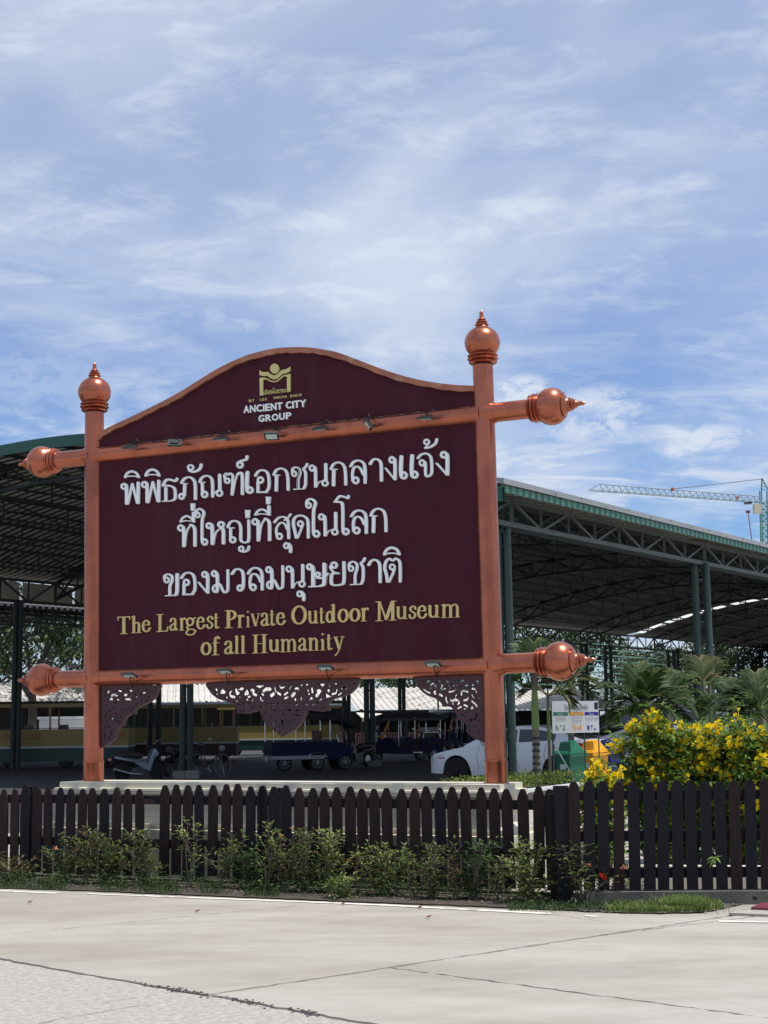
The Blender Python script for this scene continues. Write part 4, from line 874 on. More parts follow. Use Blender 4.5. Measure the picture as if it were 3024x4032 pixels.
# purlins along the eave direction: every second one is a trussed purlin
nP = 12
for k in range(1, nP):
    s = SPAN * k / nP; z = zr(s) - 0.06; mb = MB()
    sect(mb, -1.4, s, z, TL, s, z, .09)
    zl = z - 0.62
    sect(mb, -0.2, s, zl, TL - .3, s, zl, .07)
    n = 36
    for j in range(n + 1):
        t = -0.2 + (TL - .1) * j / n
        if t > TL: break
        sect(mb, t, s, z, t, s, zl, .05)
        if j < n:
            t2 = -0.2 + (TL - .1) * (j + 1) / n
            if j % 2: sect(mb, t, s, z, t2, s, zl, .045)
            else: sect(mb, t, s, zl, t2, s, z, .045)
    mb.build('purlin_truss', dark_steel, pav)
for k in range(nP):          # light single purlins between
    s = SPAN * (k + .5) / nP; z = zr(s) - 0.05; mb = MB(); sect(mb, -1.4, s, z, TL, s, z, .06)
    mb.build('purlin', dark_steel, pav)
# arched main trusses on the column lines
for t in [-0.15] + [BAY * k for k in range(1, 10)]:
    mb = MB(); n = 24
    for j in range(n):
        s0, s1 = SPAN * j / n, SPAN * (j + 1) / n
        sect(mb, t, s0, zr(s0) - .12, t, s1, zr(s1) - .12, .10)
        zl0, zl1 = zr(s0) - .75, zr(s1) - .75
        sect(mb, t, s0, zl0, t, s1, zl1, .09); sect(mb, t, s0, zr(s0) - .12, t, s0, zl0, .06)
        if j % 2: sect(mb, t, s0, zr(s0) - .12, t, s1, zl1, .06)
        else: sect(mb, t, s0, zl0, t, s1, zr(s1) - .12, .06)
    mb.build('main_truss', dark_steel, pav)
# edge girders (near and far eave)
eave_steel = mat('eave_girder_steel', (0.055, 0.075, 0.066), 0.5, 0, 0.12, 2)
def girder(s, zt_, zb_, m_, t0=-1.4, t1=TL):
    mb = MB(); st_ = BAY / 8
    sect(mb, t0, s, zt_, t1, s, zt_, .10); sect(mb, t0, s, zb_, t1, s, zb_, .11)
    k = math.ceil(t0 / st_)
    while k * st_ < t1:
        t = k * st_
        sect(mb, t, s, zt_, t, s, zb_, .06 if k % 8 else .10)
        if t + st_ < t1:
            if k % 2: sect(mb, t, s, zb_, t + st_, s, zt_, .06)
            else: sect(mb, t, s, zt_, t + st_, s, zb_, .06)
        k += 1
    mb.build('edge_girder', m_, pav)
girder(-0.15, ZE - .06, ZE - .60, eave_steel)
girder(SPAN + .1, ZF - .15, ZF - .95, dark_steel)
girder(0.25, ZE - .06, ZE - .60, dark_steel)
# near eave: white flashing, dark shadow gap, ribbed mint trim
mb = MB()
mb.hexa([pv(-1.7, -.96, ZE + .05), pv(TL, -.96, ZE + .05), pv(TL, -.90, ZE + .05), pv(-1.7, -.90, ZE + .05), pv(-1.7, -.96, ZE + .17), pv(TL, -.96, ZE + .17), pv(TL, -.60, ZE + .22), pv(-1.7, -.60, ZE + .22)])
mb.build('eave_flashing', flash_m, pav)
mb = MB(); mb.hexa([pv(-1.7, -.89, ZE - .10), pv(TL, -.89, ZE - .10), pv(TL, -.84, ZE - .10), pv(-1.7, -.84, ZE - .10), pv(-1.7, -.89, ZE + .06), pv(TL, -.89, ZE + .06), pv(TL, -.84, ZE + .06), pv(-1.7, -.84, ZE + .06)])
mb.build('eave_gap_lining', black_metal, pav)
xs = []; t = -1.7
while t < TL:
    xs += [(t, 0), (t + .11, 0), (t + .14, .03), (t + .25, .03)]; t += .28
MB().grid([[pv(t, -.90 - h, ZE - .12) for t, h in xs], [pv(t, -.90 - h, ZE + .03) for t, h in xs]]).build('ribbed_eave_trim', mint, pav, fix=False)
for k in range(24):      # screw heads
    t = .6 + k * 1.25
    MB().sphere(pv(t, -.962, ZE + (.14 if k % 2 else .09)), .018, 6).build('screw', dark_grey, pav)
# gable verge on the left end: green flashing following the arch
mb = MB(); rows = []
for i in range(49):
    s = -0.95 + (SPAN + 1.9) * i / 48; z = zr(s)
    rows.append([pv(-1.66, s, z + .10), pv(-1.74, s, z + .08), pv(-1.74, s, z - .22), pv(-1.68, s, z - .22), pv(-1.66, s, z + .10)])
mb.grid(rows); mb.build('verge_flashing', verge_green, pav)
# columns ---------------------------------------------------------------
def col_pair(parent, x1, x2, base, top, r, m_, block=False, D=None):
    """two tubes, seen at photo columns x1,x2; base point on the ground; ties between them"""
    P1 = at(x1, hz(x1) + EYE * FPX / D, D); P2 = at(x2, hz(x2) + EYE * FPX / D, D)
    P1.z = P2.z = 0
    o = MB()
    o.tube([P1, P1 + Vector((0, 0, top))], r, 12).tube([P2, P2 + Vector((0, 0, top))], r, 12)
    for k in range(5): z = top * (k + .6) / 5; o.bar(P1 + Vector((0, 0, z)), P2 + Vector((0, 0, z)), .05, .06)
    o = o.build('column_pair', m_, parent, True)
    if block:
        c = (P1 + P2) / 2
        MB().box(c + Vector((-.17, -.12, .11)), (0.34, .5, .22)).box(c + Vector((.21, -.12, .115)), (0.40, .5, .23)).build('concrete_block', block_m, o)
    return o
col_pair(pav, 1983, 2020, 0, ZE - .60, .098, green_steel, D=33.0)
col_pair(pav, 2769, 2815, 0, ZE - .60, .105, green_steel, D=41.7)
col_pair(pav, 719, 747, 0, 8.4, .10, dark_steel, True, 44.3)
col_pair(pav, 1446, 1469, 0, 8.4, .10, dark_steel, True, 53.3)
def far_col(xc, dx, r=.10, brace=False):
    rt = (xc - CX) / (FPX / math.cos(PITCH)) * 1.0
    d = ray(xc, hz(xc)); rt = d.x / d.y
    A0 = PA + ps * SPAN
    t = (rt * A0.y - A0.x) / (pe.x - rt * pe.y); D = A0.y + pe.y * t
    o = col_pair(pav, xc - dx, xc + dx, 0, ZF - .95, r, dark_steel, D=D)
    if brace:
        c = A0 + pe * t
        MB().tube([c + Vector((0, 0, 4.4)), c + pe * .9 + Vector((0, 0, 5.2)), c + pe * 1.1 + Vector((0, 0, ZF - .95))], .12, 8).build('knee_brace', dark_steel, o, True)
for xc, dx, r, b in ((59, 10, .10, 0), (606, 17, .11, 0), (1366, 9, .10, 0), (1585, 8, .10, 0), (2310, 10, .12, 0), (2405, 11, .12, 0), (2655, 12, .13, 1), (2735, 10, .12, 0), (2930, 11, .13, 0), (3000, 9, .13, 0)):
    far_col(xc, dx, r, bool(b))
# second arched hall beyond, its near edge carries pale sheets ----------------
pav2 = empty('rear_parking_shelter', pv(10, SPAN + 13, 0), 'second arched parking shelter just behind the first, seen beyond its far edge at left', 'shelter')
S2 = SPAN + 1.2
W2 = 20.0
def zr2(s): return ZF - 1.0 + 1.3 * (1 - ((s - S2 - W2 / 2) / (W2 / 2)) ** 2)
for t0, t1 in ((-14, -2), (-2, 10), (10, 24)):
    sheet_mesh(t0, t1, S2 - .3, S2 + W2, 18, 0.32, zr2).build('roof_sheet', roof_under, pav2, fix=False)
for k in range(0, 11):
    s = S2 + W2 * k / 10; z = zr2(s) - .06; mb = MB(); sect(mb, -14, s, z, 24, s, z, .10); sect(mb, -14, s, z - .55, 24, s, z - .55, .08)
    for j in range(25):
        t = -14 + j * 1.5; sect(mb, t, s, z, t + 1.5 * (j % 2), s, z - .55, .05); sect(mb, t, s, z, t, s, z - .55, .05)
    mb.build('purlin_truss', dark_steel, pav2)
for t in (-14, -3, 8, 19, 24):
    mb = MB()
    for j in range(20):
        s0, s1 = S2 + W2 * j / 20, S2 + W2 * (j + 1) / 20
        sect(mb, t, s0, zr2(s0) - .1, t, s1, zr2(s1) - .1, .1); sect(mb, t, s0, zr2(s0) - .9, t, s1, zr2(s1) - .9, .09)
        sect(mb, t, s0, zr2(s0) - .1, t, s1, zr2(s1) - .9, .06)
    mb.build('main_truss', dark_steel, pav2)
valance = mat('pale_valance_sheet', (0.50, 0.48, 0.42), 0.7, 0, 0.12, 1.5)
for k in range(13):
    t = -12 + k * 2.7
    MB().hexa([pv(t, SPAN + .5, ZF - .93), pv(t + 2.55, SPAN + .5, ZF - .93), pv(t + 2.55, SPAN + .52, ZF - .93), pv(t, SPAN + .52, ZF - .93), pv(t, SPAN + .5, ZF - .18), pv(t + 2.55, SPAN + .5, ZF - .18), pv(t + 2.55, SPAN + .52, ZF - .18), pv(t, SPAN + .52, ZF - .18)]).build('valance_sheet', valance, pav2)
# asphalt under the halls
q = [pv(-6, -1.6, 0.004), pv(130, -1.6, 0.004), pv(130, SPAN + 2, .004), pv(20, SPAN + 20, .004), pv(-30, SPAN + 20, .004), pv(-30, 6, .004)]
MB().add(q, [(0, 1, 2, 3, 4, 5)]).build('parking_asphalt', asphalt, kind='structure')
# open steel trellis frame beyond the far edge (green rails against the sky)
trel_m = mat('pale_green_rail_paint', (0.16, 0.30, 0.25), 0.6, 0, 0.1)
tr = empty('steel_trellis', pv(60, SPAN + 8, 0), 'open frame of pale green horizontal rails beyond the shelter at right', 'trellis')
for k in range(9):
    z = 3.4 + k * .52
    mb = MB(); mb.bar(pv(44, SPAN + 4 + k * .9, z), pv(104, SPAN + 4 + k * .9, z), .07, .09); mb.build('rail', trel_m, tr)
for k in range(11):
    t = 44 + 6 * k
    MB().bar(pv(t, SPAN + 4, 0), pv(t, SPAN + 4, 3.5), .1, .1).bar(pv(t, SPAN + 4, 3.3), pv(t, SPAN + 12, 7.6), .07, .07).build('post', dark_steel, tr)

# ================================================================== FENCES
def fence_plane(xa, Da, xb, Db):
    A = at(xa, 3300, Da); B = at(xb, 3300, Db); A.z = B.z = 0
    d = (B - A).normalized(); n = Vector((d.y, -d.x, 0))
    return A, B, d, n
fA, fB, fd, fn_ = fence_plane(-120, 15.95, 2190, 13.32)
def fpt(px, A, n):
    d = ray(px, 3150); t = (A - EYEP).dot(n) / d.dot(n); p = EYEP + d * t; p.z = 0; return p
def zon(px, py, A, n): return onplane(px, py, A, n).z
def picket(base, d, n, wd, h, z0, lean, m_, parent, blunt=False, th=.018):
    tw = .30 if not blunt else .28
    prof = [(-.5, 0), (.5, 0), (.5, -.10 if not blunt else -.05), (tw, -.012), (-tw, -.012), (-.5, -.10 if not blunt else -.05)]
    top = h
    pts2 = [(-.5 * wd, z0), (.5 * wd, z0)]
    sh = .085 if not blunt else .055
    pts2 += [(.5 * wd, top - sh), (.24 * wd if not blunt else .3 * wd, top - .012), (.12 * wd, top), (-.12 * wd, top), (-(.24 if not blunt else .3) * wd, top - .012), (-.5 * wd, top - sh)]
    P = [base + d * (x + lean * (z - z0)) + Vector((0, 0, z)) + n * .02 for x, z in pts2]
    return MB().prism(P, n * th).build('picket', m_, parent)
lf = empty('picket_fence', fpt(1000, fA, fn_), 'long dark brown picket fence with pointed tops in front of the plinth, one picket missing', 'fence')
left_px = [27, 68, 155, 199, 240, 287, 330, 373, 418, 463, 512, 560, 654, 701, 745, 794, 843, 893, 942, 992, 1038, 1133, 1183, 1235, 1285, 1334, 1383, 1434, 1483, 1530, 1583, 1634, 1686, 1739, 1790, 1842, 1898, 1951, 2005, 2063, 2120, 2172]
left_px = [-75, -25] + left_px
nail_m = mat('rusty_nail_head', (0.06, 0.035, 0.025), .7)
for i, x in enumerate(left_px):
    b = fpt(x, fA, fn_); h = zon(x, 3101 - (12 if 640 < x < 1160 else 0), fA, fn_) + U_(-.016, .014)
    mm = random.choice([fence_wood] * 4 + [fence_wood2, fence_wood3])
    picket(b, fd, fn_, U_(.097, .107), h, U_(.05, .10), U_(-.020, .020), mm, lf)
for x in (108, 1085):      # doubled boards at posts
    b = fpt(x, fA, fn_); picket(b, fd, fn_, .118, .955, .04, 0, fence_wood3, lf)
    b2 = b - fn_ * .05; MB().box(b2 + Vector((0, 0, .47)), (.10, .09, .94), (fd, fn_, Vector((0, 0, 1)))).build('post', fence_wood3, lf)
picket(fpt(1035 + 8, fA, fn_), fd, fn_, .09, .965, .05, 0, fence_wood, lf); picket(fpt(1112, fA, fn_) , fd, fn_, .05, .92, .05, .02, fence_wood2, lf)
def rail(x0, x1, z, hgt, A, d, n, parent, m_, off=0.0, th=.03):
    a, b = fpt(x0, A, n), fpt(x1, A, n)
    MB().box((a + b) / 2 + n * off + Vector((0, 0, z)), ((b - a).length, th, hgt), (d, n, Vector((0, 0, 1)))).build('rail', m_, parent)
for x0, x1, dz in ((-120, 92, 0), (98, 1072, .004), (1078, 2195, -.006)):
    rail(x0, x1, .812 + dz, .085, fA, fd, fn_, lf, fence_wood3); rail(x0, x1, .385 + dz, .085, fA, fd, fn_, lf, fence_wood)
MB().box(fpt(2195, fA, fn_) + Vector((.02, .05, .47)), (.13, .11, .94)).build('post', fence_wood3, lf)
MB().box(fpt(600, fA, fn_) + fn_ * .02 + Vector((0, 0, .80)), (.16, .02, .05)).build('patch_board', fence_wood2, lf)
# right-hand fence, closer, on a kerb
gA = at(2228, 3300, 12.92); gB = at(3300, 3300, 12.80); gA.z = gB.z = 0
gd = (gB - gA).normalized(); gn = Vector((gd.y, -gd.x, 0))
KZ = zon(2650, 3502, gA, gn)
rf = empty('picket_fence', fpt(2600, gA, gn), 'taller black picket fence with blunt tops on a kerb before the yellow flowers', 'fence')
for i, x in enumerate([2255, 2309, 2365, 2425, 2487, 2544, 2598, 2655, 2711, 2769, 2826, 2884, 2942, 3000, 3058, 3116]):
    picket(fpt(x, gA, gn), gd, gn, U_(.092, .099), zon(x, 3078 - i * .6, gA, gn) + .006 * math.sin(i * 1.1), KZ - .02 * (i == 5), .018 + U_(-.006, .01), random.choice([fence_wood3, fence_wood3, fence_wood]), rf, True, .02)
for z, hh in ((zon(2600, 3130, gA, gn), .075), (zon(2600, 3290, gA, gn), .085), (zon(2600, 3436, gA, gn), .085)):
    rail(2232, 3300, z, hh, gA, gd, gn, rf, fence_wood3)
MB().box(gA + Vector((-.03, .03, .50)), (.12, .11, .98)).build('post', fence_wood3, rf)
MB().box(gA + Vector((-.10, .10, .46)), (.06, .10, .92)).build('post', fence_wood, rf)
kb = MB().box((gA + gB) / 2 + Vector((.15, .0, KZ - .068)), ((gB - gA).length, .22, .12), (gd, gn, Vector((0, 0, 1)))).build('fence_kerb', kerb_m)
tag(kb, 'low weathered concrete kerb under the black picket fence at right', 'kerb')
kb2 = MB().box(fpt(1000, fA, fn_) + Vector((0, .14, .02)), ((fB - fA).length * 1.1, .05, .04), (fd, fn_, Vector((0, 0, 1)))).build('bed_edging', kerb_m, kind='structure')
# low wall line behind the right-hand fence (pale strip seen between pickets)
wl = empty('garden_kerb', at(2700, 3430, 14.0).xy[:] + (0,), 'low two-step cream garden kerb glimpsed through the black fence', 'kerb')
a = at(2420, 3430, 14.1); b = at(3300, 3430, 13.7); a.z = b.z = 0; dd = (b - a).normalized(); nn_ = Vector((dd.y, -dd.x, 0))
MB().box((a + b) / 2 + Vector((0, 0, .06)), ((b - a).length, .18, .12), (dd, nn_, Vector((0, 0, 1)))).box((a + b) / 2 + Vector((0, .1, .10)), ((b - a).length, .10, .20), (dd, nn_, Vector((0, 0, 1)))).build('kerb_body', cream, wl)

# planting bed -------------------------------------------------------------
bed_edge = [(-500, 3488), (0, 3500), (400, 3513), (800, 3530), (1300, 3551), (1700, 3566), (2100, 3582), (2300, 3592), (2450, 3598), (2600, 3600), (2760, 3597), (2850, 3580), (2930, 3563)]
front = [gr(*p) for p in bed_edge]; back = [fpt(x, fA, fn_) + Vector((0, .25, 0)) for x in (-500, 400, 1000, 1600, 2150)] + [gA + Vector((0, .0, 0)), (gA + gB) / 2]
fr_ = []
for a, b in zip(front, front[1:]):
    k = max(2, int((b - a).length / .06))
    fr_ += [a + (b - a) * (i / k) + Vector((0, U_(-.02, .02), 0)) for i in range(k)]
fr_.append(front[-1])
poly = [(p.x, p.y, 0.012) for p in fr_] + [(p.x, p.y, 0.012) for p in back[::-1]]
MB().add(poly, [tuple(range(len(poly)))]).build('planting_bed', soil, kind='structure')
# crumbs and pebbles
peb_m = mat('pebbles', (0.25, 0.23, 0.20), 0.9, 0, 0.4, 30)
mb = MB()
for _ in range(900):
    px_ = U_(-60, 2880); p = gr(px_, U_(3450, 3490) + max(0, px_) * .036); 
    mb.sphere((p.x, p.y, 0.014), U_(.003, .012), 5, (1, 1, .6))
for _ in range(500):
    px = U_(2150, 2900); p = gr(px, U_(3530, 3600)); mb.sphere((p.x, p.y, 0.012), U_(.003, .010), 5, (1, 1, .5))
mb.build('bed_litter', peb_m, kind='stuff')
# ------------------------------------------------------------------ foliage tools
def leaf(mb, p, d, up, l, w_, fold=.25, curl=.2):
    """pointed leaf of 4 faces, folded along the midrib"""
    d = d.normalized(); s = d.cross(up)
    if s.length < .05: s = d.cross(Vector((1, .2, 0)))
    s.normalize(); n = s.cross(d)
    m_ = p + d * l * .5 - n * l * .02; e = p + d * l - n * l * curl
    a = p + d * l * .38 + s * w_ / 2 + n * w_ * fold; b = p + d * l * .38 - s * w_ / 2 + n * w_ * fold
    mb.add([p, a, e, b, m_], [(0, 1, 4), (1, 2, 4), (0, 4, 3), (4, 2, 3)])
def rdir(zl=-.2, zh=1.0):
    a = U_(0, 2 * math.pi); z = U_(zl, zh); r = math.sqrt(max(0, 1 - z * z)); return Vector((r * math.cos(a), r * math.sin(a), z))
leaf_olive = leafmat('olive_leaves', (0.060, 0.095, 0.026), (0.17, 0.225, 0.07), (0.27, 0.23, 0.10), trans=.25)
leaf_pale = leafmat('yellow_green_leaves', (0.10, 0.15, 0.038), (0.29, 0.37, 0.12), (0.38, 0.30, 0.13), trans=.3)
leaf_red = leafmat('bronze_leaves', (0.08, 0.085, 0.035), (0.20, 0.20, 0.07), (0.30, 0.11, 0.06), trans=.2)
leaf_deep = leafmat('deep_green_leaves', (0.030, 0.070, 0.022), (0.09, 0.16, 0.05), trans=.25)
leaf_tec = leafmat('bright_shrub_leaves', (0.050, 0.115, 0.022), (0.18, 0.32, 0.06), (0.32, 0.44, 0.10), trans=.38)
stem_m = mat('grey_brown_stem', (0.15, 0.125, 0.09), 0.8, 0, 0.25, 30)
bark = mat('tree_bark', (0.06, 0.052, 0.042), 0.9, 0, 0.3, 8, 1, 30)
petal_y = leafmat('yellow_petals', (0.92, 0.66, 0.015), (0.99, 0.86, 0.05), trans=.3)
petal_r = leafmat('red_petals', (0.5, 0.01, 0.012), (0.65, 0.03, 0.03), trans=.2)
petal_p = leafmat('pink_petals', (0.55, 0.22, 0.16), (0.65, 0.32, 0.22), trans=.2)
def shrub(px, py, toppy, wid, label, lm, stems=7, dens=1.0, lean=0.0, extra=None, low=0.0, tall=None, ls=1.0):
    base = gr(px, py); D = base.y; H = at(px, toppy, D).z
    r = empty('hedge_shrub', base, label, 'shrub', 'young shrubs planted along the fence')
    st, lv = MB(), MB(); stems = int(stems * 1.3) if dens > .65 else stems
    for k in range(stems):
        a = U_(0, 2 * math.pi); rad = U_(.2, 1.15) * wid * .68
        hh = H * U_(.30, 1.05) if k else H * 1.08
        if k == 0: rad *= .3
        tip = base + Vector((math.cos(a) * rad + lean * hh, math.sin(a) * rad * .55, hh))
        mid = base + (tip - base) * .5 + Vector((U_(-.05, .05) - math.cos(a) * .03, U_(-.04, .04), hh * .08))
        c = [Vector(p) for p in cr([base + Vector((U_(-.02, .02), U_(-.02, .02), 0)), mid, tip], 6)]
        st.tube(c, [.0065 * (1 - .7 * i / (len(c) - 1)) for i in range(len(c))], 5)
        n = int(60 * dens * hh / .55)
        for j in range(n):
            f = U_(.22 - low, 1) ** .8; q = c[min(int(f * (len(c) - 1)), len(c) - 1)]
            dv = rdir(-.3, .8); off = dv * U_(.01, .10)
            if rnd() < .5: st.tube([q, q + off], .0018, 3, False)
            leaf(lv, q + off, (dv + Vector((0, 0, .25))), Vector((0, 0, 1)), U_(.036, .062) * ls, U_(.018, .030) * ls)
        for j in range(int(7 * dens)):     # tip rosette
            leaf(lv, tip, rdir(.1, .9), Vector((0, 0, 1)), U_(.035, .06) * ls, U_(.016, .026) * ls)
    st.build('stem', stem_m, r); lv.build('foliage', lm, r, fix=False)
    if extra:
        for kind, fx, fz, fm in extra:
            q = base + Vector((fx, -.08, fz)); fl = MB()
            for j in range(14): leaf(fl, q + rdir() * .012, rdir(-.1, 1), Vector((0, 0, 1)), .03, .018)
            fl.build('flower', fm, r, fix=False)
    return r
random.seed(21)
S_ = [
 (-30, 3470, 3370, .36, 'bronze tinged low shrub at the far left end of the bed', leaf_red, 9, 1.1),
 (55, 3474, 3385, .32, 'small bronze shrub left of the first doubled fence post', leaf_red, 8, 1.0),
 (250, 3478, 3300, .34, 'open shrub with a salmon bud left of the missing picket', leaf_olive, 8, 1.0),
 (335, 3482, 3275, .26, 'shrub topped with reddish leaves, third in the left stretch', leaf_red, 5, .8),
 (430, 3484, 3300, .40, 'dense olive shrub spreading low before the left pickets', leaf_olive, 10, 1.2),
 (575, 3492, 3290, .34, 'bushy shrub standing right before the gap of the missing picket', leaf_olive, 8, 1.1),
 (745, 3500, 3252, .20, 'sparse shrub with one tall bare pale stem after the picket gap', leaf_pale, 4, .45),
 (860, 3500, 3305, .34, 'loose shrub leaning right before the middle pickets', leaf_olive, 6, .7),
 (975, 3505, 3360, .30, 'low dark green shrub at the foot of the double post', leaf_deep, 8, 1.2),
 (1050, 3510, 3268, .24, 'twiggy shrub with bare crossing stems and a pale arching top', leaf_pale, 6, .55),
 (1110, 3512, 3320, .32, 'shrub with dark reddish rosettes right of the double post', leaf_red, 6, .8),
 (1195, 3515, 3290, .36, 'leafy olive shrub below the lower beam centre', leaf_olive, 9, 1.0),
 (1290, 3520, 3292, .36, 'upright full shrub with yellow green leading shoots', leaf_pale, 8, 1.0),
 (1345, 3540, 3470, .24, 'small bright green shrub low at the bed edge', leaf_pale, 8, 1.6),
 (1410, 3522, 3365, .22, 'thin shrub with one nodding shoot between fuller ones', leaf_red, 4, .6),
 (1515, 3530, 3345, .38, 'rounded pale leaved shrub in the middle of the right half', leaf_pale, 10, 1.3),
 (1625, 3535, 3360, .20, 'scraggly low shrub with a leaning twig', leaf_olive, 4, .6),
 (1700, 3542, 3345, .34, 'shrub with yellow green crown before the right post', leaf_olive, 8, 1.0),
 (1790, 3545, 3370, .26, 'slim shrub with rust coloured tips', leaf_red, 5, .7),
 (1865, 3545, 3330, .32, 'mid green shrub directly under the right sign post', leaf_deep, 8, 1.0),
 (1960, 3550, 3390, .20, 'tiny shrub with drooping side twig', leaf_olive, 4, .6),
 (2085, 3560, 3335, .34, 'dense yellowish upright shrub near the fence corner', leaf_pale, 11, 1.5),
 (2290, 3562, 3340, .50, 'wide shrub with a single red flower at the fence corner', leaf_olive, 11, .9),
 (2230, 3555, 3380, .34, 'pale stemmed shrub between the yellowish one and the red flowered one', leaf_deep, 7, .8),
 (2400, 3552, 3395, .36, 'spreading shrub reaching right with pinkish rosettes', leaf_pale, 8, .8),
 (2520, 3540, 3490, .26, 'last low shrub with bronze shoots before the grass', leaf_red, 5, .7),
]
for i, (px, py, tp, wd, lab, lm, n, dn) in enumerate(S_):
    ex = None
    if 'red flower' in lab: ex = [('f', .17, .24, petal_r), ('f', .185, .215, petal_r), ('f', .36, .30, petal_p), ('f', .06, .32, petal_p)]
    if 'salmon bud' in lab: ex = [('f', -.06, .34, petal_p)]
    shrub(px, py, tp, wd, lab, lm, n, dn, lean=(.25 if 'leaning right' in lab or 'reaching right' in lab else 0), extra=ex, low=.15 if dn > .9 else 0, ls=1.0)
# little seedling poking through the right fence
sd_ = at(2810, 3372, 12.25); r = empty('seedling', (sd_.x, sd_.y - .02, 0.4), 'small bright green sprig poking between black pickets', 'plant')
lv = MB()
for j in range(11): leaf(lv, Vector((sd_.x, sd_.y - .03, .40 + U_(0, .05))), rdir(-.6, .7) + Vector((0, -.4, 0)), Vector((0, 0, 1)), .075, .028)
lv.build('foliage', leaf_tec, r, fix=False)
# ground weeds and grass
def grass(name, area, n, h, m_, spread=.006):
    mb = MB()
    for _ in range(n):
        px, py = area(); p = gr(px, py)
        hh = U_(.5, 1) * h; a = U_(0, 6.28); dx, dy = math.cos(a) * hh * .5, math.sin(a) * hh * .5; w_ = U_(.002, .004)
        b = Vector((p.x, p.y, 0.012)); t = b + Vector((dx, dy, hh)); mdd = b + Vector((dx * .3, dy * .3, hh * .6)); sx = Vector((w_, 0, 0))
        mb.add([b - sx, b + sx, mdd + sx * .7, t, mdd - sx * .7], [(0, 1, 2, 4), (4, 2, 3)])
    mb.build(name, m_, kind='stuff', fix=False)
grass_m = leafmat('grass_blades', (0.07, 0.13, 0.025), (0.20, 0.28, 0.07), (0.36, 0.36, 0.15), trans=.35)
weed_m = leafmat('weed_leaves', (0.028, 0.055, 0.018), (0.07, 0.12, 0.035), trans=.25)
def ga():
    while True:
        x = random.gauss(2620, 130); 
        if 2380 < x < 2850: return x, 3597 - abs(random.gauss(0, 22)) - max(0, (x - 2700)) * .08
grass('bed_grass', ga, 4200, .055, grass_m)
grass('grass_tufts', lambda: (random.gauss(2690, 45), 3592 - abs(random.gauss(0, 16))), 2200, .11, grass_m)
grass('low_grass', lambda: (U_(2000, 2500), 3572 + U_(-22, 20)), 1800, .05, weed_m)
def wa():
    while True:
        x = U_(-60, 1100)
        if math.sin(x * .013) + math.sin(x * .031 + 1) + U_(-1, 1) > .1: return x, 3466 + U_(0, 40) + max(0, x) * .03
grass('weeds', wa, 1500, .065, weed_m)
mb = MB()
for _ in range(2400):
    px = U_(-60, 2250); p = gr(px, 3497 + (px / 2150) * 66 - abs(random.gauss(0, 18))); leaf(mb, Vector((p.x, p.y, U_(.02, .13))), rdir(-.1, .6), Vector((0, 0, 1)), U_(.025, .06), U_(.012, .028))
mb.build('ground_cover', weed_m, kind='stuff', fix=False)
# fallen leaves on the road
dry = mat('dry_leaf', (0.20, 0.09, 0.045), 0.8, 0, .3, 20)
for px, py, lab in ((105, 3560, 'brown dead leaf on the road at the far left'), (765, 3596, 'small brown leaf on the road left of centre'), (1342, 3565, 'reddish dead leaf beside the white line'), (1643, 3580, 'orange dead leaf on the warm slab'), (1676, 3619, 'curled brown leaf lying farther out on the road')):
    mb = MB(); leaf(mb, gr(px, py) + Vector((0, 0, .012)), Vector((1, .3, .1)), Vector((0, 0, 1)), .06, .035, .3, -.2)
    tag(mb.build('dead_leaf', dry, fix=False), lab, 'leaf')
# maroon lid lying on the concrete at the right edge
ld = empty('maroon_lid', gr(3010, 3590), 'maroon plate cover lying on a concrete pad at the right edge', 'lid')
lid_m = mat('maroon_lid_paint', (0.16, 0.03, 0.045), 0.5, 0, .15)
P = [gr(2958, 3592), gr(3120, 3600), gr(3120, 3568), gr(3000, 3574)]
MB().hexa([p + Vector((0, 0, .012)) for p in P] + [p + Vector((0, 0, .04)) for p in P]).build('plate', lid_m, ld)
MB().tube([gr(2975, 3580) + Vector((0, 0, .075)), gr(2975, 3580) + Vector((.0, 0, .10))], .018, 8).build('knob', black_metal, ld)
P = [gr(2870, 3604), gr(3300, 3624), gr(3300, 3600), gr(2930, 3592)]
MB().hexa([p + Vector((0, 0, .001)) for p in P] + [p + Vector((0, 0, .02)) for p in P]).build('concrete_pad', slab_b, ld)
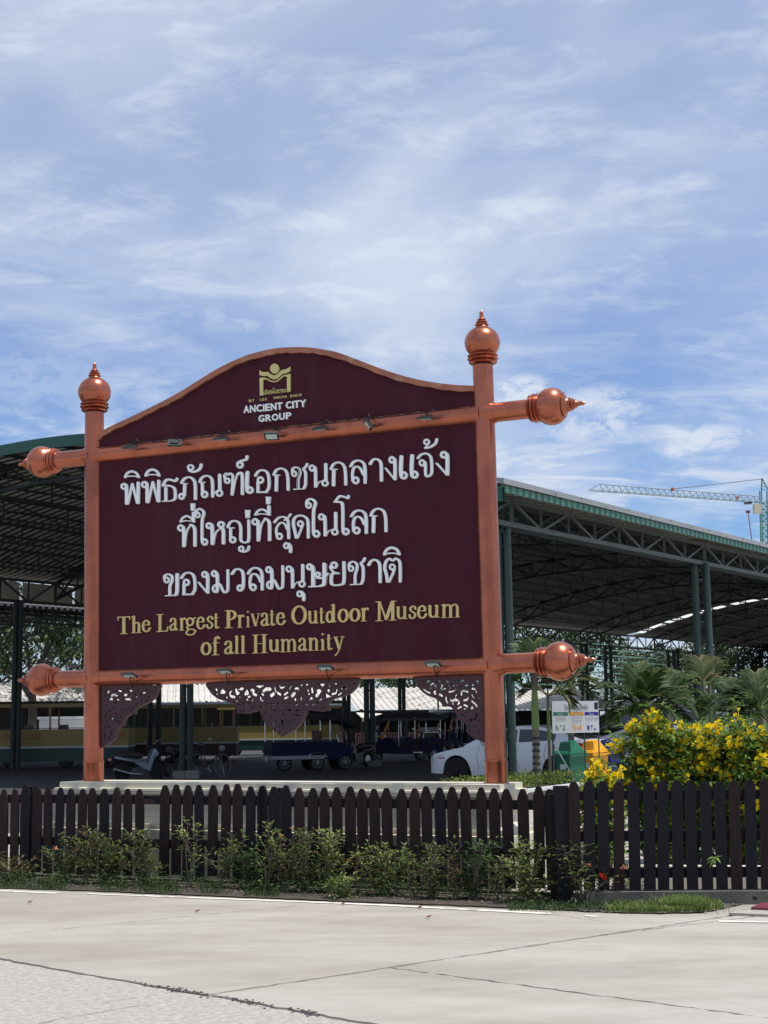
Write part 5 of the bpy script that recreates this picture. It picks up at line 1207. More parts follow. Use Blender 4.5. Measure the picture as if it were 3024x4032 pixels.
# ================================================================== TREES
tree_l1 = leafmat('tree_leaves_dark', (0.012, 0.028, 0.009), (0.042, 0.072, 0.018), (0.10, 0.13, 0.04), trans=.25)
tree_l2 = leafmat('tree_leaves_mid', (0.035, 0.065, 0.018), (0.10, 0.15, 0.04), (0.20, 0.22, 0.08), trans=.3)
def tree_meshes(h, w_, seed, n, sz, lm, gap=.0):
    """trunk mesh with limbs, crown mesh of leaf sprays gathered in clumps"""
    random.seed(seed); tk, cr_ = MB(), MB()
    th = h * .42
    tk.tube([(0, 0, 0), (.1, 0, th * .5), (0, .1, th)], [.03 * h, .024 * h, .018 * h], 8)
    cl = []
    for k in range(15):
        d = rdir(-.15, 1.0); r = U_(.45, 1.0)
        c = Vector((d.x * w_ / 2 * r, d.y * w_ / 2 * r, th + h * .16 + d.z * (h * .40) * r))
        cl.append((c, U_(.10, .19) * h))
        a = Vector((0, 0, th * U_(.7, 1)))
        tk.tube([a, (a + c) / 2 + Vector((0, 0, -.02 * h)), c], [.011 * h, .007 * h, .003 * h], 6)
    for _ in range(n):
        c, r = random.choice(cl); d = rdir(-1, 1); p = c + d * r * (U_(.35, 1) ** .6); p.z = max(p.z, th * .6)
        dv = (d + rdir(-1, 1) * .8).normalized(); s = dv.cross(Vector((U_(-1, 1), U_(-1, 1), 1))).normalized(); l = sz * U_(.6, 1.3); ww = l * .45
        cr_.add([p, p + dv * l * .5 + s * ww / 2, p + dv * l + Vector((0, 0, -.1 * l)), p + dv * l * .5 - s * ww / 2], [(0, 1, 2, 3)])
    return tk.mesh('trunk', bark, smooth=True), cr_.mesh('crown', lm, fix=False)
TM = [tree_meshes(9, 8.5, 1, 4200, .34, tree_l1), tree_meshes(8.5, 7.5, 2, 4200, .32, tree_l2), tree_meshes(10, 7, 3, 4200, .36, tree_l1)]
def tree(x, y, i, sc, rz, label, group='trees beyond the parking shelter'):
    r = empty('broadleaf_tree', (x, y, 0), label, 'tree', group); r.scale = (sc,) * 3; r.rotation_euler.z = rz
    link('trunk', TM[i][0], r); link('crown', TM[i][1], r)
TR = [(120, 84, 0, 1.15, 'big leafy tree with sky gaps at the left edge under the roof'), (300, 92, 1, 1.0, 'airy tree directly left of the left sign post'), (-60, 95, 2, 1.1, 'dark tree at the very left edge of the view'),
      (900, 118, 1, .95, 'tree over the market roof left of the centre fretwork'), (1180, 122, 0, .95, 'tree over the market roof behind the tip of the centre fretwork'), (1420, 118, 1, .9, 'bright green tree above the stall roof between the column pairs'), (1640, 120, 2, .85, 'tree above the stall roof left of the right fretwork'), (1850, 118, 0, .9, 'tree behind the right fretwork bracket'),
      (2110, 112, 0, 1.08, 'tall dark tree beyond the near green column'), (2290, 125, 2, 1.12, 'upright tree between the lower right finial and the twin columns'), (2480, 132, 1, .92, 'lower tree behind the big fan palm'), (2680, 124, 0, .88, 'bushy tree behind the braced column'), (2850, 118, 1, 1.0, 'olive green tree right of the twin near columns'), (3000, 120, 2, .95, 'dark tree at the right edge beyond the shelter')]
for i, (px, D, k, sc, lab) in enumerate(TR):
    p = at(px, hz(px), D); tree(p.x, D, k, sc, i * 1.3, lab)
# the far side of the road behind the photographer: a row of trees that the copper reflects
for i in range(9):
    tree(-34 + i * 8.5, -27 - (i % 3) * 3, i % 3, 1.0 + .1 * (i % 2), i, ['first','second','third','fourth','fifth','sixth','seventh','eighth','ninth'][i] + ' roadside tree from the left in the row behind the viewer, across the road', 'roadside trees across the road')

# ================================================================== MARKET ROWS
corr_roof = mat('weathered_white_roofing', (0.50, 0.475, 0.435), 0.75, 0, 0.12, 1.2, dirt=(0.42, 0.37, 0.32, 0.8), ds=.7)
pink_wall = mat('pink_painted_wood', (0.30, 0.13, 0.125), 0.8, 0, 0.15, 3)
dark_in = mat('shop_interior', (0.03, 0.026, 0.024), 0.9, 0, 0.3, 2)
teak = mat('brown_timber', (0.075, 0.04, 0.025), 0.7, 0, 0.25, 5)
def stall_row(x0, x1, D0, D1, ytop, yeave, label, wallc=None):
    """long low building with corrugated roof sloping towards the camera"""
    A = at(x0, yeave, D0); B = at(x1, yeave - math.tan(ROLL) * (x1 - x0), D1); ze = A.z; A.z = B.z = 0
    d = (B - A).normalized(); n = Vector((d.y, -d.x, 0)); Ln = (B - A).length
    dep = 4.2; zt_ = EYE + (hz(x0) - ytop) * (D0 + dep) / FPX
    r = empty('market_building', (A + B) / 2, label, 'building', 'low market buildings behind the parking shelter')
    k = int(Ln / 4.5) + 1
    for i in range(k):
        t0, t1 = Ln * i / k, Ln * (i + 1) / k; xs = []; t = t0
        while t < t1:
            xs += [(t, 0), (t + .12, 0), (t + .18, .07), (t + .30, .07)]; t += .36
        rows = [[A + d * min(t, t1 + .02) + n * .5 + Vector((0, 0, ze + h)) for t, h in xs], [A + d * min(t, t1 + .02) - n * dep + Vector((0, 0, zt_ + h)) for t, h in xs]]
        MB().grid(rows).build('roof_sheet', corr_roof, r, fix=False)
        if i:
            MB().box(A + d * t0 + Vector((0, 0, ze / 2)), (.14, .14, ze - .1), (d, n, Vector((0, 0, 1)))).build('post', teak, r)
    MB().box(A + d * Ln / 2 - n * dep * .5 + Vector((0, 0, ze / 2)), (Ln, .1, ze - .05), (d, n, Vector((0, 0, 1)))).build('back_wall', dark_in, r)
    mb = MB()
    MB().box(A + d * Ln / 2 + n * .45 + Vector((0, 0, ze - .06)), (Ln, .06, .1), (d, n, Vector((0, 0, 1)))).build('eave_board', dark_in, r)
    ra = MB(); zc_ = .55
    ra.bar(A + Vector((0, 0, .95)), B + Vector((0, 0, .95)), .07, .06)
    t = 0
    while t < Ln: ra.bar(A + d * t + Vector((0, 0, 0.1)), A + d * t + Vector((0, 0, .95)), .09, .03); t += .16
    ra.build('balustrade', wallc or pink_wall, r)
    return r
stall_row(-260, 420, 88, 89, 2697, 2773, 'market building with ribbed pale roof at far left behind the trams')
stall_row(440, 1390, 92, 94, 2703, 2768, 'market building with pale roof behind the centre fretwork')
stall_row(1400, 1990, 86, 88, 2713, 2797, 'market building with broad ribbed pale roof left of the right sign post')
stall_row(2030, 2420, 90, 92, 2722, 2797, 'market building with plain pale roof and pink balustrade right of the sign')
stall_row(2430, 3200, 96, 98, 2760, 2800, 'low pink walled market building behind the vans at right')
# lower awnings
awn = mat('cream_awning', (0.62, 0.58, 0.47), 0.8, 0, .1)
def awning(px0, px1, py0, py1, D, lab):
    r = empty('shop_awning', at((px0 + px1) / 2, hz(px0), D).xy[:] + (0,), lab, 'awning')
    a, b = at(px0, py0, D + 2), at(px1, py0 + 4, D + 2); c_, d_ = at(px1 + 30, py1, D), at(px0 + 22, py1, D)
    up = Vector((0, 0, .04))
    MB().hexa([a, b, c_, d_, a + up, b + up, c_ + up, d_ + up]).build('canopy', awn, r)
    e, f = at(px1 + 30, py1 + 13, D), at(px0 + 22, py1 + 13, D)
    MB().hexa([d_, c_, c_ + Vector((0, .04, 0)), d_ + Vector((0, .04, 0)), f, e, e + Vector((0, .04, 0)), f + Vector((0, .04, 0))]).build('valance', awn, r)
    for p in (c_, d_): q = p.copy(); q.z = 0; MB().bar(q, p, .06, .06).build('post', teak, r)
awning(1688, 1775, 2799, 2824, 80, 'cream canvas awning above the far tuk-tuks')
awning(1402, 1500, 2808, 2828, 82, 'small off white awning seen between the column pairs')
# bright white building glimpsed over the left tram
ww = empty('white_building', at(250, hz(250), 100).xy[:] + (0,), 'sunlit white shed seen above the left tram', 'building')
wm = mat('bright_white_wall', (0.78, 0.80, 0.82), 0.7, 0, .04)
p, q = at(145, 2900, 88), at(318, 2900, 88)
MB().box(((p.x + q.x) / 2, 90, 1.0), (q.x - p.x, 3, 2.0)).build('wall', wm, ww); MB().box(((p.x + q.x) / 2, 90, 2.08), (q.x - p.x + .6, 3.8, .14)).build('roof', wm, ww)
MB().box(((p.x + q.x) / 2, 88.47, .75), (q.x - p.x - .8, .04, .25)).build('window', glass, ww)
# high-rise glimpsed through the trellis
hb = empty('tower_block', at(2600, hz(2600), 260).xy[:] + (0,), 'grey tower block faint behind the trellis', 'building')
hm = mat('hazy_grey_wall', (0.22, 0.25, 0.27), 0.8, 0, .05)
p, q = at(2592, 2560, 260), at(2618, 2560, 260)
MB().box(((p.x + q.x) / 2, 262, p.z / 2), (q.x - p.x, 4, p.z + 2.6)).build('wall', hm, hb)
for k in range(6): MB().box(((p.x + q.x) / 2, 259.95, p.z * (.25 + .13 * k)), (q.x - p.x - .5, .06, .35)).build('window', glass, hb)
# street lamp and wires at left
sl_ = empty('street_lamp', at(330, hz(330), 70).xy[:] + (0,), 'slender street lamp with pale head above the left market roof', 'lamp')
P = at(341, 2665, 70); q = P.copy(); q.z = 0
MB().tube([q, P], .05, 8).tube([P, at(305, 2628, 70)], .035, 6).build('pole', dark_grey, sl_, True)
MB().sphere(at(287, 2622, 70), .2, 10, (1.5, .8, .6)).build('lamp_head', wm, sl_, True)
for (a, b, lab) in (((-100, 2600, 66), (330, 2585, 72), 'thin black cable crossing below the left roof'), ((-100, 2674, 66), (335, 2655, 72), 'sagging cable just above the left market roof')):
    A, B = at(*a), at(*b); pts = [A + (B - A) * t + Vector((0, 0, -1.0 * t * (1 - t))) for t in [i / 10 for i in range(11)]]
    tag(MB().tube(pts, .02, 5).build('overhead_cable', black_metal), lab, 'cable')

# ================================================================== CRANE
cm = mat('crane_blue_green', (0.13, 0.20, 0.24), 0.6, 0, .1); cm2 = mat('crane_green', (0.03, 0.17, 0.09), 0.6, 0, .1)
crn = empty('tower_crane', at(3008, hz(3008), 300).xy[:] + (0,), 'tower crane with long lattice jib pointing left above the roof', 'crane')
def cr_at(x, y, off=0.0): return at(x, y, 300) + Vector((0, off, 0))
mb = MB(); nb = 25
b0, b1 = (2318, 1930), (2992, 1977); t0, t1 = (2362, 1907), (2992, 1955)
def lp2(a, b, t): return (a[0] + (b[0] - a[0]) * t, a[1] + (b[1] - a[1]) * t)
for off in (-.7, .7): mb.tube([cr_at(*b0, off), cr_at(*b1, off)], .10, 5)
mb.tube([cr_at(*t0), cr_at(*t1)], .11, 5); mb.tube([cr_at(*b0), cr_at(*t0)], .08, 5)
for i in range(nb):
    a = lp2(t0, t1, i / nb); b = lp2(t0, t1, (i + .5) / nb)
    yb_ = lambda x: b0[1] + (x - b0[0]) * (b1[1] - b0[1]) / (b1[0] - b0[0])
    for off in (-.7, .7):
        mb.tube([cr_at(*a), cr_at(b[0], yb_(b[0]), off)], .06, 4); c_ = lp2(t0, t1, (i + 1) / nb); mb.tube([cr_at(b[0], yb_(b[0]), off), cr_at(*c_)], .06, 4)
mb.build('jib', cm, crn)
mb = MB()
xl, xr = 2998, 3026
for x in (xl, xr):
    for off in (0, 1.4): mb.tube([cr_at(x, 2160, off) - Vector((0, 0, 10)), cr_at(x, 1930, off)], .13, 5)
n = 16
for i in range(n):
    y0, y1 = 1970 + 12 * i, 1970 + 12 * (i + 1); xa, xb = (xl, xr) if i % 2 else (xr, xl)
    mb.tube([cr_at(xa, y0), cr_at(xb, y1)], .08, 4); mb.tube([cr_at(xl, y1), cr_at(xr, y1)], .07, 4)
mb.tube([cr_at(2998, 1930), cr_at(3000, 1882)], .14, 5).tube([cr_at(3026, 1930), cr_at(3000, 1882)], .12, 5)
for i in range(4): mb.tube([cr_at(2998, 1890 + i * 12), cr_at(3004 + i * 6, 1894 + i * 12)], .07, 4)
mb.build('mast', cm2, crn)
MB().tube([cr_at(2640, 1926), cr_at(3000, 1886)], .07, 4).build('pendant_line', dark_grey, crn)
cw = mat('crane_cab_cream', (0.5, 0.45, 0.34), .6)
MB().box(cr_at(2982, 2003), (1.5, 1.5, 1.9)).box(cr_at(2970, 1998), (.5, 1, .8)).build('cab', cw, crn)
MB().box(cr_at(2945, 1981), (1.4, 1.2, .4)).build('trolley', dark_grey, crn)
for x, y in ((2648, 1927), (2904, 1961)): MB().box(cr_at(x, y), (.5, .5, .7)).build('orange_fitting', mat('orange_fitting', (.4, .09, .03), .6), crn)
MB().tube([cr_at(2945, 2015), cr_at(2960, 2126)], .09, 5).box(cr_at(2945, 2015), (.8, .4, .5)).build('hook_block', mat('brown_hook', (.12, .03, .02), .6), crn)

# ================================================================== PALMS
palm_l = leafmat('palm_leaflets', (0.014, 0.036, 0.008), (0.052, 0.098, 0.022), (0.16, 0.16, 0.06), trans=.3)
palm_d = leafmat('palm_leaflets_dry', (0.04, 0.06, 0.018), (0.13, 0.145, 0.06), (0.24, 0.17, 0.07), trans=.3)
ring_m = mat('ringed_palm_trunk', (0.15, 0.14, 0.10), .85, 0, .2, 10)
ring_d = mat('palm_trunk_scar', (0.03, 0.035, 0.028), .9)
shaft_m = mat('green_crownshaft', (0.13, 0.20, 0.05), .5, 0, .1)
def frond(mb, root, az, el, ln, droop, nl=22, lw=.055, ll=.58, vee=.5):
    """curved rachis with paired leaflets"""
    h = Vector((math.cos(az), math.sin(az), 0)); pts = []
    p = root.copy(); e = el
    for i in range(15):
        pts.append(p.copy()); p = p + (h * math.cos(e) + Vector((0, 0, math.sin(e)))) * ln / 14; e -= droop / 14
    mb.tube(pts, [.018 * (1 - .8 * i / 14) + .003 for i in range(15)], 4)
    side = Vector((-h.y, h.x, 0))
    for j in range(nl):
        f = .18 + .82 * j / nl; q = pts[min(13, int(f * 14))]; t = (pts[min(14, int(f * 14) + 1)] - q).normalized(); q = q + t * ln / 14 * (f * 14 % 1)
        L_ = ll * (math.sin(math.pi * min(1, f * .85 + .12)) ** .6) * U_(.85, 1.1)
        for s in (-1, 1):
            up = side.cross(t) * -1
            d = (t * .75 + side * s * .85 + Vector((0, 0, vee - U_(.1, .5)))).normalized()
            m_ = q + d * L_ * .55; e_ = q + d * L_ + Vector((0, 0, -.22 * L_)); w_ = t * lw / 2
            mb.add([q - w_ * .5, q + w_ * .5, m_ + w_, e_, m_ - w_], [(0, 1, 2, 4), (4, 2, 3)])
def palm(px, D, ytrunk, label, fr, lm=None, th=.09, shaft=True, rings=True, lean=0, base_z=0.0):
    """fr: list of (azimuth deg, elevation deg, length, droop deg)"""
    b = at(px, hz(px), D); b.z = base_z; zt_ = EYE + (hz(px) - ytrunk) * D / FPX
    r = empty('palm_tree', b, label, 'palm', 'small palms planted beside the parking shelter')
    top = b + Vector((lean, 0, zt_ - base_z))
    tk = MB(); tk.tube([b, (b + top) / 2, top], [th * 1.15, th * .95, th * .8], 12); tk.build('trunk', ring_m, r, True)
    if rings:
        mb = MB(); k = 0; z = .08
        while z < (zt_ - base_z) * .52:
            mb.lathe(b + (top - b) * (z / (zt_ - base_z)) - Vector((0, 0, .03)), (0, 0, 1), [(0, th * .9), (.005, th * 1.20), (.05, th * 1.17), (.055, th * .9)], 12); z += .125
        mb.build('leaf_scar', ring_d, r)
    if shaft:
        c0 = b + (top - b) * .55; MB().tube([c0, (c0 + top) / 2, top + Vector((0, 0, .1))], [th * 1.12, th * 1.0, th * .5], 12).build('crownshaft', shaft_m, r, True)
    for az, el, ln, dr in fr:
        mb = MB(); ln = ln * .76; frond(mb, top + Vector((0, 0, -.05)), math.radians(az), math.radians(el), ln, math.radians(dr), lw=.07 * (.6 + .4 * ln)); mb.build('frond', lm or palm_l, r, fix=False)
    return r
random.seed(5)
palm(2108, 30, 2650, 'slim palm with ringed trunk just right of the near green column', [(80, 80, .95, 20), (120, 72, .9, 30), (40, 68, .8, 50), (-10, 40, .8, 140), (200, 55, .6, 150), (-60, 60, .7, 120)], shaft=True, th=.070)
palm(2160, 30.5, 2735, 'second slim palm half hidden behind the ringed one', [(10, 50, .9, 140), (-30, 30, .9, 120), (170, 60, .8, 120)], th=.035, rings=False, lm=palm_d)
palm(2250, 36, 2700, 'small palm beneath the lower right finial', [(-10, 50, 1.1, 120), (20, 20, 1.0, 90), (150, 55, .9, 90), (80, 75, .8, 30)], lm=palm_d, th=.06, rings=False)
palm(2532, 28, 2790, 'broad fan shaped palm with dense dark fronds', [(95, 80, 1.25, 25), (60, 62, 1.25, 60), (20, 55, 1.35, 85), (-15, 40, 1.4, 95), (-40, 25, 1.3, 90), (190, 55, 1.1, 100), (160, 65, 1.2, 70), (210, 25, 1.1, 90), (235, 40, .95, 100), (-80, 60, 1.0, 80), (-60, 78, 1.1, 40), (0, 10, 1.2, 60), (175, 5, .9, 60)], th=.10, rings=False, shaft=False)
palm(2640, 34, 2760, 'palm with yellowing fronds behind the broad one', [(40, 70, 1.3, 60), (-10, 50, 1.5, 120), (90, 75, 1.2, 40), (150, 65, 1.1, 90), (-40, 35, 1.3, 110)], th=.08, rings=False, shaft=False)
palm(2776, 36, 2700, 'palm with drooping pale fronds beside the twin columns', [(175, 50, 1.2, 140), (150, 65, 1.1, 160), (200, 35, 1.2, 130), (90, 75, .9, 100), (20, 60, .9, 170), (-20, 45, .9, 160), (100, 82, 1.0, 20)], lm=palm_d, th=.075, rings=False, shaft=True)
palm(2800, 37, 2705, 'thin palm stem leaning against the twin columns', [(30, 65, .9, 160), (70, 80, 1.0, 20), (10, 50, .9, 165)], lm=palm_d, th=.05, rings=False)
palm(2880, 33, 2790, 'palm with broad bright fronds right of the twin columns', [(150, 60, 1.1, 110), (30, 60, 1.2, 90), (0, 35, 1.2, 100), (190, 35, 1.1, 110), (90, 78, 1.0, 30), (-60, 50, .9, 100)], th=.07, rings=False)
palm(3000, 27, 2800, 'leafy dark palm at the right edge', [(170, 50, 1.2, 100), (150, 70, 1.2, 60), (195, 25, 1.2, 80), (90, 80, 1.1, 30), (210, 50, 1.0, 90), (30, 60, 1.1, 90), (240, 20, .9, 60), (120, 60, 1.1, 70)], th=.09, rings=False)

# ================================================================== YELLOW FLOWERING SHRUBS
def tecoma(px, D, ytop, wid, label, nflower, base_y=0, yspread=.5, nleaf=2200):
    b = at(px, hz(px), D); b.z = 0; H = EYE + (hz(px) - ytop) * D / FPX
    r = empty('flowering_shrub', b, label, 'shrub', 'yellow flowering shrubs behind the black fence')
    st, lv = MB(), MB(); tips = []
    for k in range(30):
        a = U_(0, 6.283); rr = U_(.1, 1) * wid / 2; hh = H * U_(.58, 1.0) * (1 - .18 * (rr / (wid / 2)) ** 2)
        tip = b + Vector((math.cos(a) * rr, math.sin(a) * rr * yspread, hh)); mid = b + Vector((math.cos(a) * rr * .6, math.sin(a) * rr * .3, hh * .55))
        c = [Vector(p) for p in cr([b + Vector((math.cos(a) * .1, math.sin(a) * .1, 0)), mid, tip], 6)]
        st.tube(c, [.012 * (1 - .75 * i / (len(c) - 1)) for i in range(len(c))], 5); tips.append((c, tip))
    for _ in range(int(nleaf * .72)):
        c, tip = random.choice(tips); q = c[min(len(c) - 1, int(U_(.10, 1) ** .8 * len(c)))] + rdir(-1, 1) * U_(.02, .20)
        d = rdir(-.4, .7); m_ = q + d * .10
        st.tube([q, m_], .002, 3, False)
        for j in range(6):       # pinnate leaf
            qq = q + (m_ - q) * (j / 5); leaf(lv, qq, (d + rdir(-.5, .5) * .9), Vector((0, 0, 1)), U_(.055, .09), U_(.024, .038))
    st.build('stem', stem_m, r); lv.build('foliage', leaf_tec, r, fix=False)
    for k in range(nflower):
        c, tip = tips[k % len(tips)] if k < len(tips) * 1.4 else random.choice(tips)
        q = tip + rdir(-.3, .6) * U_(0, .10) if k < len(tips) * 1.1 else c[int(U_(.4, .95) * len(c))] + Vector((U_(-.22, .22), -U_(.05, .3) * wid * .3, U_(-.1, .12)))
        fl = MB()
        for j in range(random.randint(6, 22)):
            o_ = q + rdir(-.8, .9) * U_(.015, .095); ax = ((o_ - q).normalized() + Vector((0, -.5, .25))).normalized()
            x = ax.cross(Vector((0, 0, 1))).normalized(); y = ax.cross(x); L_ = .036; R_ = U_(.021, .031); vs = [o_]
            for a_ in range(10):
                ang = a_ * math.pi / 5; rr = R_ * (1.0 if a_ % 2 else .72); vs.append(o_ + ax * L_ * (1 if a_ % 2 else .8) + (x * math.cos(ang) + y * math.sin(ang)) * rr)
            fl.tube([q, o_], .003, 3, False)
            fl.add(vs, [(0, i + 1, (i + 1) % 10 + 1) for i in range(10)])
        fl.build('flower_cluster', petal_y, r, fix=False)
random.seed(9)
tecoma(2350, 15.3, 3010, .42, 'low left outlier of the yellow flowering shrubs before the bins', 22, nleaf=900)
tecoma(2560, 16.0, 2805, .72, 'tall yellow flowering shrub right beside the yellow bin', 62, nleaf=2400)
tecoma(2690, 16.4, 2845, 1.2, 'yellow flowering shrub with lower crown beneath the palm trunks', 66, nleaf=2400)
tecoma(2860, 16.0, 2850, 1.2, 'yellow flowering shrub with a dense column of blooms before the twin columns', 68, nleaf=2200)
tecoma(2990, 15.6, 2805, 1.0, 'tallest yellow flowering shrub at the right edge', 70, nleaf=2600)
tecoma(3130, 16.0, 2850, .9, 'yellow flowering shrub cut off by the right edge', 22, nleaf=1500)

# low stone edged hedge bed around the near column ---------------------------------
hd = empty('hedge_bed', gr(2120, 3150), 'stone edged bed with low green hedge around the palm trunk', 'hedge')
a, b = at(2055, 3160, 27.5), at(2330, 3110, 31); a.z = b.z = 0; d = (b - a).normalized(); n = Vector((d.y, -d.x, 0))
MB().box((a + b) / 2 + Vector((0, 0, .27)), ((b - a).length + .6, .24, .05), (d, n, Vector((0, 0, 1)))).build('white_coping', white_sheet, hd)
stn = mat('dark_rubble_stone', (0.09, 0.08, 0.07), .9, 0, .4, 9, 1.5, 20)
for row in range(2):
    t = -.3
    while t < (b - a).length + .3:
        l = U_(.18, .34); q = a + d * (t + l / 2) + Vector((0, 0, .06 + row * .125)); MB().box(q + n * U_(0, .03), (l - .015, .22, .115), (d, n, Vector((0, 0, 1)))).build('stone', stn, hd); t += l
hl = MB()
for _ in range(2600):
    q = a + d * U_(-.4, (b - a).length + .3) - n * U_(.15, 1.6); q.z = U_(.28, .50); leaf(hl, q, rdir(-.2, 1), Vector((0, 0, 1)), U_(.05, .09), U_(.025, .045))
hl.build('foliage', leafmat('low_hedge_leaves', (0.07, .11, .02), (.22, .28, .06), trans=.3), hd, fix=False)
MB().add([a - d * .5 - n * 1.7 + Vector((0, 0, .2)), b + d * .4 - n * 1.7 + Vector((0, 0, .2)), b + d * .4 + Vector((0, 0, .2)), a - d * .5 + Vector((0, 0, .2))], [(0, 1, 2, 3)]).build('bed_soil', soil, hd)
# cream wall stub at the plinth's right, behind the fence
stb = empty('cream_wall_stub', at(2034, 3110, 16.5).xy[:] + (0,), 'short cream block wall just right of the sign plinth', 'wall')
q = at(2030, 3112, 16.6); MB().box((q.x - .12, q.y, q.z / 2 - .01), (.36, .3, q.z)).build('wall_body', cream, stb)
# white bollard-like pipe in front of garden (bright strip through the fence)
# ================================================================== VEHICLES
def wheel(parent, x, y, z, r, w_, rim=alloy, spokes=5, name='wheel'):
    """axis along local y; outer side towards -y when w_>0"""
    o = MB().lathe((x, y - w_ / 2, z), (0, 1, 0), [(0, r * .66), (0, r * .93), (w_ * .15, r), (w_ * .85, r), (w_, r * .93), (w_, r * .66)], 28).build(name, rubber, parent, True)
    mb = MB(); sgn = -1 if w_ else 1
    yy = y - w_ / 2 - .004
    mb.lathe((x, yy + .03, z), (0, 1, 0), [(0, r * .60), (-.03, r * .67), (-.03, r * .70), (0.01, r * .70)], 24)
    mb.lathe((x, yy, z), (0, 1, 0), [(-.01, r * .10), (.05, r * .14)], 12)
    for k in range(spokes):
        a = 2 * math.pi * k / spokes + .3; c, s = math.cos(a), math.sin(a)
        mb.bar((x + c * r * .08, yy + .005, z + s * r * .08), (x + c * r * .64, yy + .012, z + s * r * .64), .02, r * .16, up=(0, 1, 0))
    mb.build('rim', rim, o)
    MB().lathe((x, yy + .06, z), (0, 1, 0), [(0, r * .62), (.01, r * .62)], 20).build('brake_disc', black_metal, o)
    return o
def shell(mb, xs, zlo, zhi, yh, rows=7, top=6, crown=.03, ends=True):
    """body shell: half-width yh(x,z)"""
    L_, R_ = [], []
    sec_ = []
    for x in xs:
        a, b = zlo(x), zhi(x); line = []
        for i in range(rows + 1): z = a + (b - a) * i / rows; line.append((x, -yh(x, z), z))
        y1 = yh(x, b)
        for i in range(1, top): f = i / top; line.append((x, -y1 + 2 * y1 * f, b + crown * math.sin(math.pi * f)))
        for i in range(rows + 1): z = b - (b - a) * i / rows; line.append((x, yh(x, z), z))
        sec_.append(line)
    mb.grid(sec_)
    if ends: mb.add(sec_[0], [tuple(range(len(sec_[0])))]); mb.add(sec_[-1], [tuple(range(len(sec_[-1])))])
    mb.add([s[0] for s in sec_] + [s[-1] for s in sec_], [(i, i + 1, len(sec_) + i + 1, len(sec_) + i) for i in range(len(sec_) - 1)])
    return mb
def itp(tab):
    xs = [a for a, _ in tab]; ys = [b for _, b in tab]
    return lambda x: float(np.interp(x, xs, ys))
def smo(tab):
    P = cr(tab, 5); xs = [p[0] for p in P]; ys = [p[1] for p in P]
    return lambda x: float(np.interp(x, xs, ys))
def patch(mb, xs, zl, zh, yf, off, sides=(-1, 1), rows=4):
    for s in sides:
        mb.grid([[(x, s * (yf(x, zl(x) + (zh(x) - zl(x)) * i / rows) + off), zl(x) + (zh(x) - zl(x)) * i / rows) for i in range(rows + 1)] for x in xs])
def place(r, px, D, heading_deg, gy=None):
    p = at(px, hz(px), D); r.location = (p.x, D, 0); r.rotation_euler = (0, 0, math.radians(heading_deg))

